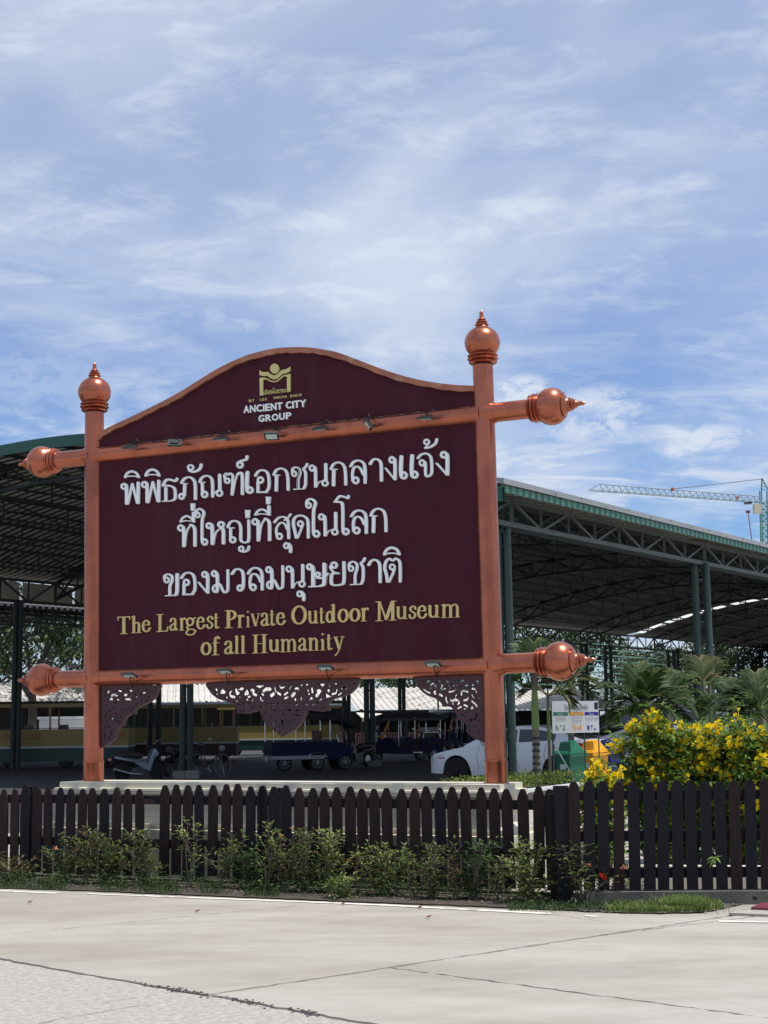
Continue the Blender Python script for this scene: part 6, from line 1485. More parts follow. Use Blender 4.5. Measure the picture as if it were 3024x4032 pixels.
def car(kind, paint, label, cat, L_=4.55, W=1.78, Hh=1.41, wb=2.7, rw=.325, belt=None, roof=None, hood=None, rim=alloy, name='parked_car', lights=True):
    r = empty(name, (0, 0, 0), label, cat)
    xf, xr_ = -wb / 2 - .88 * L_ / 4.55, wb / 2 + .95 * L_ / 4.55      # nose at -x
    wx = (-wb / 2, wb / 2)
    n = 76; xs = [xf + (xr_ - xf) * i / n for i in range(n + 1)]
    zl = lambda x: max([.20 + .04 * (abs(x) > wb / 2 + .3)] + [rw + math.sqrt(max(0, (rw * 1.17) ** 2 - (x - w) ** 2)) if abs(x - w) < rw * 1.17 else .2 for w in wx])
    zh = smo(belt)
    yf = lambda x, z: (W / 2) * (1 - .42 * max(0, (xf + .85 - x) / .85) ** 2.6 - .10 * max(0, (x - xr_ + .6) / .6) ** 2) * (1 - .05 * ((z - .55) / .5) ** 2) - .02 * max(0, z - .8)
    mb = MB(); shell(mb, xs, zl, zh, yf, 8, 6, .035); mb.build('body', paint, r, True)
    # dark wheel-house liners and underside
    MB().box((0, 0, .42), (wb + 2 * rw * 1.1, W - .25, .40)).build('underbody', black_metal, r)
    zrf = smo(roof); x0, x1 = roof[0][0], roof[-1][0]
    xc = [x0 + (x1 - x0) * i / 40 for i in range(41)]
    zb = lambda x: zh(x) - .02
    def yc(x, z):
        k = max(0, min(1, (z - zh(x)) / max(.1, Hh - .95))); return (yf(x, zh(x)) - .02) * (1 - .17 * k) - .05 * max(0, (x0 + .5 - x)) 
    mb = MB(); shell(mb, xc, zb, lambda x: max(zb(x) + .005, zrf(x)), yc, 6, 8, .03); mb.build('cabin', paint, r, True)
    # side glass, windscreen, rear glass
    g0, g1 = x0 + .42, x1 - .55
    mids = [g0 + (g1 - g0) * f for f in (0, .47, .93)] if kind != 'suv' else [g0 + (g1 - g0) * f for f in (0, .36, .68, 1)]
    for a, b in zip(mids, mids[1:]):
        xx = [a + .03 + (b - a - .06) * i / 12 for i in range(13)]
        for s in (-1, 1):
            gl = MB(); patch(gl, xx, lambda x: zh(x) + .035, lambda x: max(zh(x) + .04, min(zrf(x) - .075, Hh - .075)), yc, .006, (s,)); gl.build('side_window', glass, r, False, fix=False)
    ws = MB(); xx = [x0 + .06 + .62 * i / 8 for i in range(9)]
    ws.grid([[(x - .004, -(yc(x, zrf(x)) - .08) + 2 * (yc(x, zrf(x)) - .08) * j / 6, zrf(x) + .012 + .03 * math.sin(math.pi * j / 6)) for j in range(7)] for x in xx])
    ws.build('windscreen', glass, r, True, fix=False); ws = MB()
    xx = [x1 - .04 - .62 * i / 8 for i in range(9)]
    ws.grid([[(x + .004, -(yc(x, zrf(x)) - .08) + 2 * (yc(x, zrf(x)) - .08) * j / 6, zrf(x) + .012 + .03 * math.sin(math.pi * j / 6)) for j in range(7)] for x in xx])
    ws.build('rear_screen', glass, r, True, fix=False)
    # lights, handles, mirrors, door lines, sill
    lm = mat('headlight_lens', (.6, .65, .68), .1, 0, .02); rl = mat('rear_light_lens', (.35, .01, .012), .2, 0, .02)
    for s in (-1, 1):
        mb = MB(); xx = [xf + .05 + .42 * i / 6 for i in range(7)]; patch(mb, xx, lambda x: zh(x) - .17 + .06 * (x - xf), lambda x: zh(x) - .05, yf, .006, (s,), 2); mb.build('headlight', lm, r, fix=False)
        mb = MB(); xx = [xr_ - .40 + .38 * i / 6 for i in range(7)]; patch(mb, xx, lambda x: zh(x) - .22, lambda x: zh(x) - .07, yf, .006, (s,), 2); mb.build('tail_light', rl, r, fix=False)
        mb = MB(); xx = [wx[0] - rw * .95 - .22 + .2 * i / 4 for i in range(5)]; patch(mb, xx, lambda x: .62, lambda x: .655, yf, .006, (s,), 1); mb.build('side_marker', rl, r, fix=False)
        MB().sphere((x0 + .62, s * (W / 2 + .08), zh(x0 + .6) + .06), .10, 10, (.9, 1.1, .75)).build('mirror', paint, r, True)
        for xd in (g0 + (g1 - g0) * .40, g0 + (g1 - g0) * .88):
            MB().box((xd, s * (yf(xd, zh(xd) - .13) + .015), zh(xd) - .13), (.19, .03, .03)).build('door_handle', chrome, r)
        for xd in (g0 - .02, g0 + (g1 - g0) * .47, min(g1 + .02, wx[1] - rw * .9)):
            mb = MB(); zz = [.32 + (zh(xd) - .36) * i / 8 for i in range(9)]
            mb.grid([[(xd + e + .03 * math.sin(i), s * (yf(xd, z) + .003), z) for i, z in enumerate(zz)] for e in (-.004, .004)]); mb.build('door_seam', black_metal, r, fix=False)
    for x in wx:
        for s in (-1, 1):
            if s < 0: wheel(r, x, -W / 2 + .12, rw, rw, .20, rim)
            else: MB().lathe((x, W / 2 - .23, rw), (0, 1, 0), [(0, rw * .9), (.03, rw), (.18, rw), (.2, rw * .9)], 24).build('wheel', rubber, r, True)
    return r
white_paint = mat('pearl_white_paint', (0.74, 0.76, 0.80), 0.28, 0, 0.015, 2, coat=.8)
black_rim = mat('black_alloy', (.02, .02, .022), .25, .6, .05)
sedan_belt = [(-2.23, .62), (-2.1, .70), (-1.8, .78), (-1.35, .87), (-.95, .94), (-.5, .96), (.3, .98), (1.1, 1.02), (1.7, 1.06), (2.1, 1.05), (2.3, .98)]
sedan_roof = [(-1.15, .94), (-.75, 1.13), (-.35, 1.31), (.1, 1.39), (.5, 1.41), (.95, 1.38), (1.4, 1.27), (1.8, 1.13), (2.05, 1.05)]
c1 = car('sedan', white_paint, 'white fastback sedan with black wheels parked behind the right sign post', 'car', belt=sedan_belt, roof=sedan_roof, rim=black_rim)
fw = gr(1803, 3084); th_ = math.radians(-27); c1.location = (fw.x + math.cos(th_) * 1.35 - math.sin(th_) * .80, fw.y + math.sin(th_) * 1.35 + math.cos(th_) * .80, 0); c1.rotation_euler.z = th_
suvb = [(-2.35, .80), (-2.2, .92), (-1.8, 1.02), (-1.2, 1.10), (0, 1.12), (1.5, 1.15), (2.2, 1.15), (2.4, 1.1)]
suvr = [(-1.15, 1.10), (-.8, 1.35), (-.45, 1.62), (0, 1.74), (.9, 1.78), (1.7, 1.75), (2.1, 1.66), (2.33, 1.2)]
def suv(paint, label, px, D, ang, cat='car', rf_=suvr):
    r = car('suv', paint, label, cat, L_=4.7, W=1.85, Hh=1.78, wb=2.75, rw=.37, belt=suvb, roof=rf_)
    place(r, px, D, ang); return r
suv(mat('black_car_paint', (.01, .010, .011), .2, 0, .02, coat=.6), 'black estate car whose roof shows between the sign board and the palm', 2440, 44, 10)
suv(mat('silver_car_paint', (.42, .44, .46), .25, .5, .02, coat=.6), 'silver van with large side windows behind the yellow flowers', 2600, 47, 12)
suv(mat('copper_orange_paint', (.22, .09, .03), .3, .3, .03, coat=.6), 'brown orange van with dark rear window near the twin columns', 2690, 50, 8)
suv(mat('grey_white_paint', (.50, .52, .55), .28, 0, .02, coat=.6), 'pale grey pickup body glimpsed through the yellow shrubs', 2480, 41, 14, 'car', [(-1.15, 1.10), (-.8, 1.2), (-.45, 1.3), (0, 1.36), (.9, 1.36), (1.7, 1.30), (2.1, 1.24), (2.33, 1.12)])
suv(mat('black_car_paint', (.01, .010, .011), .2), 'black pickup right of the twin columns partly hidden by flowers', 2890, 48, 10, 'car')

# ---------------------------------------------------------------- three-wheelers
tblue = mat('dark_blue_paint', (0.004, 0.006, 0.040), .55, 0, .08, spec=.25)
tblack = mat('black_canvas', (.006, .006, .008), .7)
torange = mat('orange_trim_paint', (.50, .20, .02), .45, 0, .08)
seat_m = mat('dark_vinyl_seat', (.03, .02, .02), .5)
def tuktuk(label, screen='orange'):
    """local x forward = -x nose, length about 3 m"""
    r = empty('tuk_tuk', (0, 0, 0), label, 'tuk-tuk', 'tuk-tuks parked under the shelter')
    zlb = smo([(-1.55, .42), (-1.2, .34), (-.4, .30), (.4, .32), (1.4, .34)])
    zhb = itp([(-1.55, .80), (-1.35, .98), (-.95, .98), (-.70, .62), (-.38, .46), (-.30, .95), (-.10, 1.0), (.0, .95), (.02, .40), (.42, .38), (.45, .92), (.95, .95), (1.4, .90)])
    yb_ = lambda x, z: .66 - .34 * max(0, (-.75 - x) / .8) ** 1.4
    mb = MB(); xs = sorted([-1.55 + 2.95 * i / 50 for i in range(51)] + [-.31, -.29, .0, .02, .43, .45])
    shell(mb, xs, zlb, zhb, yb_, 5, 6, .01); mb.build('body', tblue, r)
    # canopy
    mb = MB(); zc = smo([(-1.45, 1.66), (-1.1, 1.84), (-.4, 1.93), (.5, 1.94), (1.2, 1.88), (1.55, 1.72)])
    xs = [-1.45 + 3.0 * i / 24 for i in range(25)]
    shell(mb, xs, lambda x: zc(x) - .16, zc, lambda x, z: .70 - .02 * abs(x), 2, 6, .07); mb.build('canopy', tblack, r, True)
    mb = MB(); mb.box((0, -.70, 1.70), (2.8, .01, .10)); mb.box((0, .70, 1.70), (2.8, .01, .10)); mb.build('canopy_fringe', seat_m, r)
    # windscreen frame
    fr = MB(); sc_ = torange if screen == 'orange' else tblue
    for s in (-1, 1): fr.bar((-1.30, s * .50, .95), (-.98, s * .56, 1.72), .05, .10)
    fr.bar((-1.30, -.5, .98), (-1.30, .5, .98), .05, .16); fr.bar((-.98, -.56, 1.70), (-.98, .56, 1.70), .05, .12)
    fr.build('windscreen_frame', sc_, r)
    MB().add([(-1.28, -.47, 1.06), (-1.28, .47, 1.06), (-1.0, .52, 1.66), (-1.0, -.52, 1.66)], [(0, 1, 2, 3)]).build('windscreen', glass, r)
    MB().box((-1.335, 0, 1.0), (.012, .34, .11)).build('number_plate', white_sheet, r)
    for x in (-.62, .12, 1.30):
        for s in (-1, 1): MB().tube([(x, s * .63, .62 if x < 0 else .9), (x, s * .65, 1.80)], .017, 6).build('roof_post', chrome, r)
    for s in (-1, 1):
        MB().tube([(.50, s * .66, .93), (.52, s * .66, 1.16), (1.2, s * .66, 1.16), (1.28, s * .66, .93)], .014, 6).build('side_rail', chrome, r)
        MB().lathe((-1.50, s * .30, .86), (-1, 0, .1), [(-.06, .06), (0, .085), (.03, .08), (.04, .01)], 14).build('headlight', lamp_glass, r, True)
        MB().tube([(-1.30, s * .52, 1.05), (-1.42, s * .68, 1.12)], .008, 5).box((-1.42, s * .72, 1.14), (.02, .14, .09)).build('mirror', chrome, r)
        MB().tube([(.78, s * .69, .62), (.9, s * .70, .70), (1.1, s * .70, .70), (1.25, s * .69, .58)], .018, 6).build('mudguard_trim', chrome, r)
    MB().box((-.85, 0, .80), (.4, .5, .10)).build('seat', seat_m, r)
    MB().box((.75, 0, .72), (.5, 1.15, .12)).box((1.02, 0, .98), (.1, 1.15, .42)).build('rear_bench', seat_m, r)
    MB().tube([(-1.15, 0, .9), (-1.05, 0, 1.12)], .02, 6).tube([(-1.05, -.32, 1.14), (-1.05, .32, 1.14)], .014, 6).build('handlebar', black_metal, r)
    MB().box((.22, -.67, .36), (.44, .06, .03)).build('step', chrome, r)
    wheel(r, -1.28, .05, .25, .25, .12, alloy, 6); wheel(r, .98, -.58, .26, .26, .14, alloy, 8); wheel(r, .98, .60, .26, .26, .14, alloy, 8)
    return r
tk1 = tuktuk('dark blue tuk-tuk with orange windscreen frame standing between the column pairs'); 
p = at(1595, hz(1595), 60.5); tk1.location = (p.x, 60.5, 0); tk1.rotation_euler.z = math.radians(26); tk1.scale = (.98,) * 3
for px, D, lab, a in ((1728, 79, 'far tuk-tuk with pale windscreen behind the orange framed one', 62), (1775, 80, 'farthest tuk-tuk with orange front panel under the cream awning', 62)):
    c_ = copy_tree(tk1); p = at(px, hz(px), D); c_.location = (p.x, D, 0); c_.rotation_euler.z = math.radians(a); c_['label'] = lab; c_.scale = (1.05,) * 3
# blue songthaew style four-wheel carrier
sg = empty('shuttle_cart', (0, 0, 0), 'dark blue open shuttle cart with grey bumper under the centre fretwork', 'cart')
yv = lambda x, z: .72
mb = MB(); shell(mb, [-1.5 + 3.0 * i / 30 for i in range(31)], lambda x: .38 if x < 1.0 else .38, itp([(-1.5, .98), (.62, .98), (1.0, .95), (1.3, .85), (1.5, .72)]), lambda x, z: .72 - .18 * max(0, x - .9), 5, 6, .01); mb.build('body', tblue, sg)
mb = MB(); zc = smo([(-1.6, 1.80), (-.6, 1.86), (.5, 1.86), (1.2, 1.74), (1.55, 1.55)])
shell(mb, [-1.6 + 3.15 * i / 24 for i in range(25)], lambda x: zc(x) - .14, zc, lambda x, z: .76, 2, 6, .05); mb.build('canopy', tblack, sg, True)
for x in (-1.45, -.3, .62):
    for s in (-1, 1): MB().tube([(x, s * .70, .95), (x, s * .71, 1.76)], .02, 6).build('roof_post', chrome, sg)
for s in (-1, 1): MB().tube([(1.30, s * .55, .85), (1.05, s * .66, 1.62)], .022, 6).build('windscreen_pillar', chrome, sg)
MB().tube([(-1.5, -.72, 1.0), (.7, -.72, 1.0)], .012, 6).tube([(-1.5, .72, 1.0), (.7, .72, 1.0)], .012, 6).build('top_rail', chrome, sg)
MB().box((-.55, -.735, .46), (1.9, .03, .12)).box((-1.52, 0, .46), (.04, 1.5, .14)).build('bumper', mat('grey_bumper', (.30, .31, .32), .4, .5), sg)
MB().box((-1.55, .1, .40), (.012, .34, .14)).build('number_plate', white_sheet, sg)
bs_ = mat('brown_seat', (.09, .035, .018), .6)
for y_ in (.35, -.35): MB().box((-.4, y_, .80), (1.8, .35, .1)).build('seat', bs_, sg)
MB().box((.3, 0, 1.1), (.08, 1.1, .5)).build('backrest', bs_, sg)
for x in (-1.05, .05, 1.1):
    pass
for x in (.15, 1.18): wheel(sg, x, -.62, .27, .27, .15, alloy, 8); 
for x in (-1.0,): wheel(sg, x, -.40, .27, .27, .15, alloy, 8)
for x in (.15, 1.18): MB().lathe((x, .52, .27), (0, 1, 0), [(0, .25), (.03, .27), (.15, .27), (.17, .25)], 20).build('wheel', rubber, sg, True)
MB().tube([(-.15, -.735, .46), (-.12, -.74, .56), (.15, -.745, .62), (.42, -.74, .56), (.46, -.735, .46)], .02, 6).build('mudguard_trim', chrome, sg)
p = at(1215, hz(1215), 50.2); sg.location = (p.x, 50.2, 0); sg.rotation_euler.z = math.radians(17); sg.scale = (.93, .93, .97)

# ---------------------------------------------------------------- trams
tyel = mat('tram_yellow', (0.36, 0.26, 0.075), .5, 0, .06); tgrn = mat('tram_green', (0.010, 0.055, 0.040), .45, 0, .08); tbrn = mat('tram_maroon', (0.055, 0.014, 0.012), .5, 0, .1)
twht = mat('tram_white_strip', (0.55, 0.57, 0.58), .4, 0, .03); tred = mat('tram_red_lettering', (0.30, 0.045, 0.012), .6)
def tram(label, Lt, lower, text=None, tx=None):
    r = empty('sightseeing_tram', (0, 0, 0), label, 'tram', 'open sided trams lined up under the shelter')
    W = 1.9
    MB().box((0, 0, 1.14), (Lt, W, .64)).build('yellow_panel', tyel, r)
    MB().box((0, 0, .79), (Lt + .02, W + .04, .07)).build('white_strip', twht, r)
    MB().box((0, 0, .50), (Lt - .06, W - .02, .50)).build('lower_body', lower, r)
    k = int(Lt / 1.35)
    for i in range(k + 1):
        x = -Lt / 2 + .05 + (Lt - .1) * i / k
        for s in (-1, 1): MB().box((x, s * (W / 2 - .05), 1.88), (.06, .05, .86)).build('window_post', tgrn if i % 3 else tyel, r)
    for i in range(k):
        x = -Lt / 2 + .4 + (Lt - .4) * i / k
        MB().box((x, 0, 1.1), (.4, W - .3, .1)).box((x + .2, 0, 1.38), (.06, W - .3, .5)).build('seat_bench', seat_m, r)
    for s in (-1, 1): MB().box((0, s * (W / 2 - .03), 1.50), (Lt, .03, .03)).build('window_rail', dark_grey, r)
    mb = MB(); shell(mb, [-Lt / 2 - .15, -Lt / 2, 0, Lt / 2, Lt / 2 + .15], lambda x: 2.30, lambda x: 2.42, lambda x, z: W / 2 + .12, 1, 8, .12); mb.build('roof', dark_grey, r, True)
    MB().box((0, -W / 2 - .125, 2.36), (Lt + .2, .02, .14)).build('roof_edge', tyel, r)
    for x in (-Lt * .36, -Lt * .1, Lt * .18, Lt * .4): wheel(r, x, -W / 2 + .18, .27, .27, .2, dark_grey, 4)
    if text:
        for xx in tx:
            for body, w_, h_, z in text:
                vs, fs = fit_text(body, w_, h_, .004, shear=.25)
                MB().add([(xx + v[0], -W / 2 - .003 - v[2], z + v[1]) for v in vs], fs).build('lettering', tred, r, fix=False)
    return r
TX = [('เมืองโบราณ', 1.35, .30, 1.23), ('Ancient City', .80, .09, .93)]
TX[0] = ('เที่ยวไปไว้วางใจ', 1.45, .33, 1.24); TX[1] = ('Ancient Travel', .72, .09, .94)
t1_ = tram('long yellow and green tram with red Thai lettering at the left edge', 7.4, tgrn, TX, (-.35, 2.9)); p = at(110, hz(110), 56.8); t1_.location = (p.x + .1, 57.6, 0); t1_.rotation_euler.z = math.radians(2)
t2_ = tram('yellow tram with maroon lower body behind the motorcycle and bicycle', 5.9, tbrn, TX, (-2.2,)); p = at(655, hz(655), 64); t2_.location = (p.x, 65.2, 0); t2_.rotation_euler.z = math.radians(3)
t3_ = tram('yellow tram with dark green lower body behind the blue shuttle cart', 6.0, tgrn); p = at(1090, hz(1090), 74); t3_.location = (p.x, 76, 0); t3_.rotation_euler.z = math.radians(3)

# ---------------------------------------------------------------- motorcycles and bicycle
def moto(label, cat='motorcycle', fair=None, group=None):
    r = empty('parked_motorcycle', (0, 0, 0), label, cat, group); fair = fair or mat('silver_fairing', (.20, .23, .28), .3, .3, .03, coat=.5)
    for x, w_ in ((-.60, .09), (.62, .07)):
        o = MB().lathe((x, -w_ / 2, .29), (0, 1, 0), [(0, .20), (.01, .27), (w_ / 2, .29), (w_ - .01, .27), (w_, .20), (w_ - .01, .20), (.01, .20)], 28).build('wheel', rubber, r, True)
        mb = MB(); mb.lathe((x, -.03, .29), (0, 1, 0), [(0, .20), (0, .165), (.06, .165), (.06, .20)], 24)
        for k in range(6): a = k * math.pi / 3; mb.bar((x, 0, .29), (x + .17 * math.cos(a), 0, .29 + .17 * math.sin(a)), .03, .02, up=(0, 1, 0))
        mb.build('rim', alloy, o)
    MB().tube([(-.95, 0, .78), (-.55, 0, .80), (-.1, 0, .77), (.08, 0, .74)], [.05, .11, .12, .06], 10).build('seat', seat_m, r, True)
    MB().tube([(-1.0, 0, .70), (-.6, 0, .62), (-.2, 0, .52), (.05, 0, .42)], [.03, .10, .12, .08], 8).build('tail_fairing', tblack, r, True)
    for s in (-1, 1):
        MB().prism([(-.95, s * .09, .70), (-.3, s * .12, .58), (.05, s * .12, .36), (.28, s * .12, .30), (.42, s * .11, .66), (.52, s * .08, .92), (.40, s * .08, .90), (.22, s * .12, .52), (-.25, s * .12, .68), (-.9, s * .08, .76)], (0, s * .015, 0)).build('side_fairing', fair, r)
    MB().tube([(.64, 0, .29), (.52, 0, .62), (.42, 0, .98)], .028, 8).build('fork', dark_grey, r)
    MB().prism([(.40, -.09, .94), (.50, -.09, .96), (.60, -.09, .80), (.50, -.09, .70)], (0, .18, 0)).build('headlight_cowl', fair, r)
    MB().tube([(.44, -.33, 1.02), (.40, -.12, 1.00), (.40, .12, 1.00), (.44, .33, 1.02)], .014, 6).build('handlebar', black_metal, r)
    for s in (-1, 1): MB().tube([(.42, s * .22, 1.02), (.40, s * .30, 1.17)], .007, 5).box((.39, s * .32, 1.19), (.02, .11, .07)).build('mirror', dark_grey, r)
    MB().box((-.02, 0, .32), (.36, .22, .22)).build('engine', dark_grey, r)
    MB().tube([(.0, -.14, .20), (-.45, -.15, .24), (-.98, -.15, .38)], [.02, .045, .05], 10).build('exhaust', chrome, r, True)
    MB().prism([(-1.02, -.04, .62), (-.84, -.04, .70), (-.80, -.04, .64), (-.98, -.04, .50)], (0, .08, 0)).build('rear_mudguard', tblack, r)
    MB().tube([(.36, -.04, .56), (.62, -.04, .60), (.84, -.04, .50)], .03, 6).build('front_mudguard', tblack, r)
    MB().box((-1.03, 0, .66), (.03, .14, .07)).build('tail_light', mat('amber_lens', (.5, .25, .12), .3), r)
    return r
m1 = moto('silver and black motorcycle leaning beside the left trams', group='motorcycles under the shelter')
p = at(553, hz(553), 42.6); m1.location = (p.x, 42.6, 0); m1.rotation_euler = (0, 0, math.radians(40)); m1.scale = (.94, .94, .94)
m2 = copy_tree(m1); m2['label'] = 'dark motorcycle standing between the blue shuttle cart and the centre columns'; p = at(1408, hz(1408), 52.5); m2.location = (p.x, 52.5, 0); m2.rotation_euler.z = math.radians(235)
for ch in m2.children:
    if ch.name.startswith('side_fairing') or ch.name.startswith('headlight_cowl'):
        ch.data = ch.data.copy(); ch.data.materials[0] = mat('dark_grey_fairing', (.03, .032, .036), .35)
m3 = copy_tree(m2); m3['label'] = 'black scooter seen from behind next to the silver motorcycle'; p = at(682, hz(682), 46); m3.location = (p.x, 46, 0); m3.rotation_euler.z = math.radians(262)
bk = empty('bicycle', (0, 0, 0), 'old dark bicycle with a round headlamp turned left in the shade', 'bicycle')
for x in (-.52, .52):
    pts = [(x + .31 * math.cos(a), 0, .31 + .31 * math.sin(a)) for a in [2 * math.pi * i / 32 for i in range(33)]]
    o = MB().tube(pts, .017, 6).build('wheel', mat('faded_tyre', (.13, .12, .115), .8), bk, True)
    mb = MB()
    for k in range(14): a = 2 * math.pi * k / 14; mb.tube([(x, 0, .31), (x + .3 * math.cos(a), 0, .31 + .3 * math.sin(a))], .0022, 3, False)
    mb.build('spokes', chrome, o)
fm_ = mat('bicycle_frame_paint', (.05, .012, .012), .4)
MB().tube([(-.52, 0, .31), (-.15, 0, .28), (.38, 0, .62), (.36, 0, .72), (-.22, 0, .66), (-.15, 0, .28)], .016, 6).tube([(-.52, 0, .31), (-.22, 0, .66), (-.25, 0, .84)], .013, 6).tube([(.52, 0, .31), (.40, 0, .62), (.34, 0, .95)], .014, 6).build('frame', fm_, bk)
MB().tube([(-.42, 0, .86), (-.3, 0, .87), (-.14, 0, .85)], [.08, .07, .03], 8).build('saddle', seat_m, bk)
MB().tube([(.15, -.28, 1.0), (.32, -.25, 1.05), (.36, 0, .98), (.32, .25, 1.05), (.15, .28, 1.0)], .012, 6).build('handlebar', chrome, bk)
MB().sphere((.50, 0, .78), .09, 10).build('headlamp', mat('grey_lamp', (.25, .27, .28), .4), bk, True)
MB().lathe((-.15, .03, .28), (0, 1, 0), [(0, .09), (.01, .09)], 16).tube([(-.15, .04, .28), (-.02, .06, .14)], .009, 5).build('crank', chrome, bk)
MB().box((-.55, 0, .68), (.34, .12, .01)).build('carrier', dark_grey, bk)
p = at(825, hz(825), 45.6); bk.location = (p.x, 45.6, 0); bk.rotation_euler.z = math.radians(-38); bk.scale = (1.08,) * 3

# ================================================================== BINS AND RECYCLING SIGN
bg_ = mat('bin_green_plastic', (0.008, 0.13, 0.07), .45, 0, .06, 3); by = mat('bin_yellow_plastic', (0.78, 0.36, 0.012), .45, 0, .05, 3); bb = mat('bin_blue_plastic', (0.018, 0.028, 0.24), .4, 0, .05, 3)
def wbin(px, D, m_, label, ang, sc=1.0):
    r = empty('wheelie_bin', (0, 0, 0), label, 'bin', 'recycling bins beside the sign')
    mb = MB(); b0, t0 = .23, .29
    mb.hexa([(-b0, -b0, .06), (b0, -b0, .06), (b0, b0, .06), (-b0, b0, .06), (-t0, -t0 - .03, .80), (t0, -t0 - .03, .80), (t0, t0, .80), (-t0, t0, .80)]); mb.build('bin_body', m_, r)
    MB().box((0, -.01, .81), (.68, .72, .05)).build('rim', m_, r)
    MB().hexa([(-.34, -.42, .84), (.34, -.42, .84), (.33, .30, .86), (-.33, .30, .86), (-.32, -.36, .90), (.32, -.36, .90), (.31, .28, .92), (-.31, .28, .92)]).build('lid', m_, r)
    MB().hexa([(-.25, -.24, .905), (.25, -.24, .905), (.27, .27, .905), (-.27, .27, .905), (-.19, -.20, 1.10), (.19, -.20, 1.10), (.14, .06, 1.13), (-.14, .06, 1.13)]).build('lid_hood', m_, r)
    MB().box((0, -.205 - .028, 1.0), (.30, .012, .14)).build('flap', m_, r)
    for s in (-1, 1):
        MB().lathe((s * .26 - .03, .25, .10), (1, 0, 0), [(0, .09), (.01, .10), (.05, .10), (.06, .09)], 16).build('wheel', rubber, r)
        MB().tube([(s * .22, .33, .84), (s * .22, .40, .86)], .016, 6).build('handle', m_, r)
    for k in (-1, 0, 1): MB().hexa([(k * .16 - .012, -.245, .12), (k * .16 + .012, -.245, .12), (k * .16 + .012, -.235, .12), (k * .16 - .012, -.235, .12), (k * .18 - .012, -.318, .70), (k * .18 + .012, -.318, .70), (k * .18 + .012, -.30, .70), (k * .18 - .012, -.30, .70)]).build('rib', m_, r)
    lab_m = mat('bin_sticker', (.55, .68, .62), .5)
    MB().hexa([(-.12, -.300, .50), (.12, -.300, .50), (.12, -.297, .50), (-.12, -.297, .50), (-.12, -.316, .62), (.12, -.316, .62), (.12, -.31, .62), (-.12, -.31, .62)]).build('sticker', lab_m, r)
    p = at(px, hz(px), D); r.location = (p.x, D, 0.0); r.rotation_euler.z = math.radians(ang); r.scale = (sc * .80, sc * .80, sc)
wbin(2243, 32.6, bg_, 'green wheelie bin with hooded lid nearest the palm', -52, .98)
wbin(2333, 33.4, by, 'yellow wheelie bin between the green and the blue one', -52, .98)
wbin(2400, 34.6, bb, 'blue wheelie bin half hidden by yellow flowers', -52, .98)
rs = empty('recycling_sign', at(2270, hz(2270), 31.5).xy[:] + (0,), 'white recycling notice with green, orange and blue headings on a dark frame', 'sign')
D0 = 31.5
def rp_(x, y, off=0.0):      # pixel of the 2140,2720 zoom
    p = at(2140 + x * .1929, 2720 + y * .1929, D0); p.y -= off; return p
wp = mat('white_sign_panel', (0.74, 0.75, 0.77), .35, 0, .02)
a, b, c_, d_ = rp_(170, 208), rp_(1118, 208), rp_(1140, 845), rp_(185, 872)
MB().hexa([d_, c_, c_ + Vector((0, .03, 0)), d_ + Vector((0, .03, 0)), a, b, b + Vector((0, .03, 0)), a + Vector((0, .03, 0))]).build('panel', wp, rs)
for x0, x1, bott in ((163, 205, 2050), (500, 520, 1900), (820, 835, 1900), (1105, 1125, 1900)):
    q0 = rp_((x0 + x1) / 2 - 6, 215); q0.y += .06; q1 = q0.copy(); q1.z = 0
    MB().tube([q0, q1], .022 if x0 < 300 else .014, 6).build('leg', green_steel, rs)
q0 = rp_(200, 1060); q1 = rp_(700, 1960, .25); MB().tube([q0, q1], .013, 6).build('brace', chrome, rs)
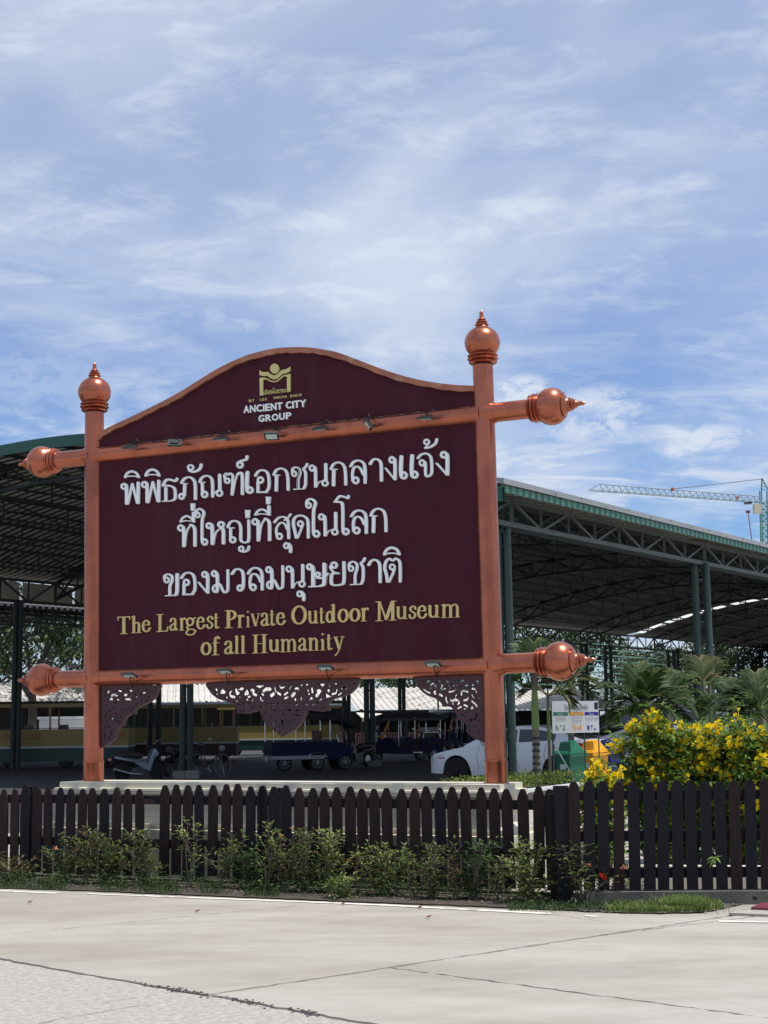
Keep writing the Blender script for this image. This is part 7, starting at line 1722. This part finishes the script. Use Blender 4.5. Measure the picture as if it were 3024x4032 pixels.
def pr_(x0, y0, x1, y1, m_, nm): MB().hexa([rp_(x0, y1, .002), rp_(x1, y1, .002), rp_(x1, y1, 0), rp_(x0, y1, 0), rp_(x0, y0, .002), rp_(x1, y0, .002), rp_(x1, y0, 0), rp_(x0, y0, 0)]).build(nm, m_, rs)
hg, ho, hb_ = mat('heading_green', (.02, .20, .12), .5), mat('heading_orange', (.80, .33, .04), .5), mat('heading_blue', (.02, .02, .32), .5); ink = mat('grey_ink', (.16, .16, .17), .6); blk = mat('black_ink', (.02, .02, .03), .6)
pr_(195, 436, 502, 508, hg, 'green_heading'); pr_(528, 434, 818, 508, ho, 'orange_heading'); pr_(838, 432, 1118, 500, hb_, 'blue_heading'); pr_(1036, 236, 1108, 376, blk, 'emblem_plate')
def tx_(body, x0, y0, x1, y1, m_, nm='lettering'):
    vs, fs = fit_text(body, 1, 1, .002); A_, B_, C_ = rp_(x0, y1, .003), rp_(x1, y1, .003), rp_(x0, y0, .003)
    MB().add([A_ + (B_ - A_) * (v[0] + .5) + (C_ - A_) * (v[1] + .5) + Vector((0, -v[2], 0)) for v in vs], fs).build(nm, m_, rs, fix=False)
tx_('โปรดแยกขยะก่อนทิ้ง', 425, 268, 908, 384, ink); tx_('ขยะเปียก', 295, 452, 405, 500, wp); tx_('ขยะแห้ง', 625, 450, 735, 500, wp); tx_('รีไซเคิล', 925, 448, 1030, 498, wp)
tx_('เศษอาหารเปลือกผลไม้', 248, 545, 455, 582, ink); tx_('ถุงพลาสติก โฟม', 565, 545, 795, 578, ink); tx_('กล่องกระดาษ', 580, 602, 780, 628, ink); tx_('ขวดแก้ว พลาสติก', 855, 545, 1105, 576, ink)
for x0, y0, x1, y1, m_ in ((255, 700, 275, 800, hg), (290, 740, 310, 815, ink), (345, 700, 365, 730, ink), (410, 690, 428, 790, hg), (385, 790, 450, 805, hg), (575, 700, 595, 740, ho), (615, 680, 635, 810, ho), (650, 710, 668, 800, ho), (690, 720, 715, 790, ho), (740, 690, 772, 805, ho), (895, 710, 935, 800, hb_), (900, 675, 910, 710, hb_), (965, 700, 1005, 740, ink), (975, 740, 985, 790, ink), (1030, 765, 1065, 800, hb_)):
    pr_(x0, y0, x1, y1, m_, 'pictogram')
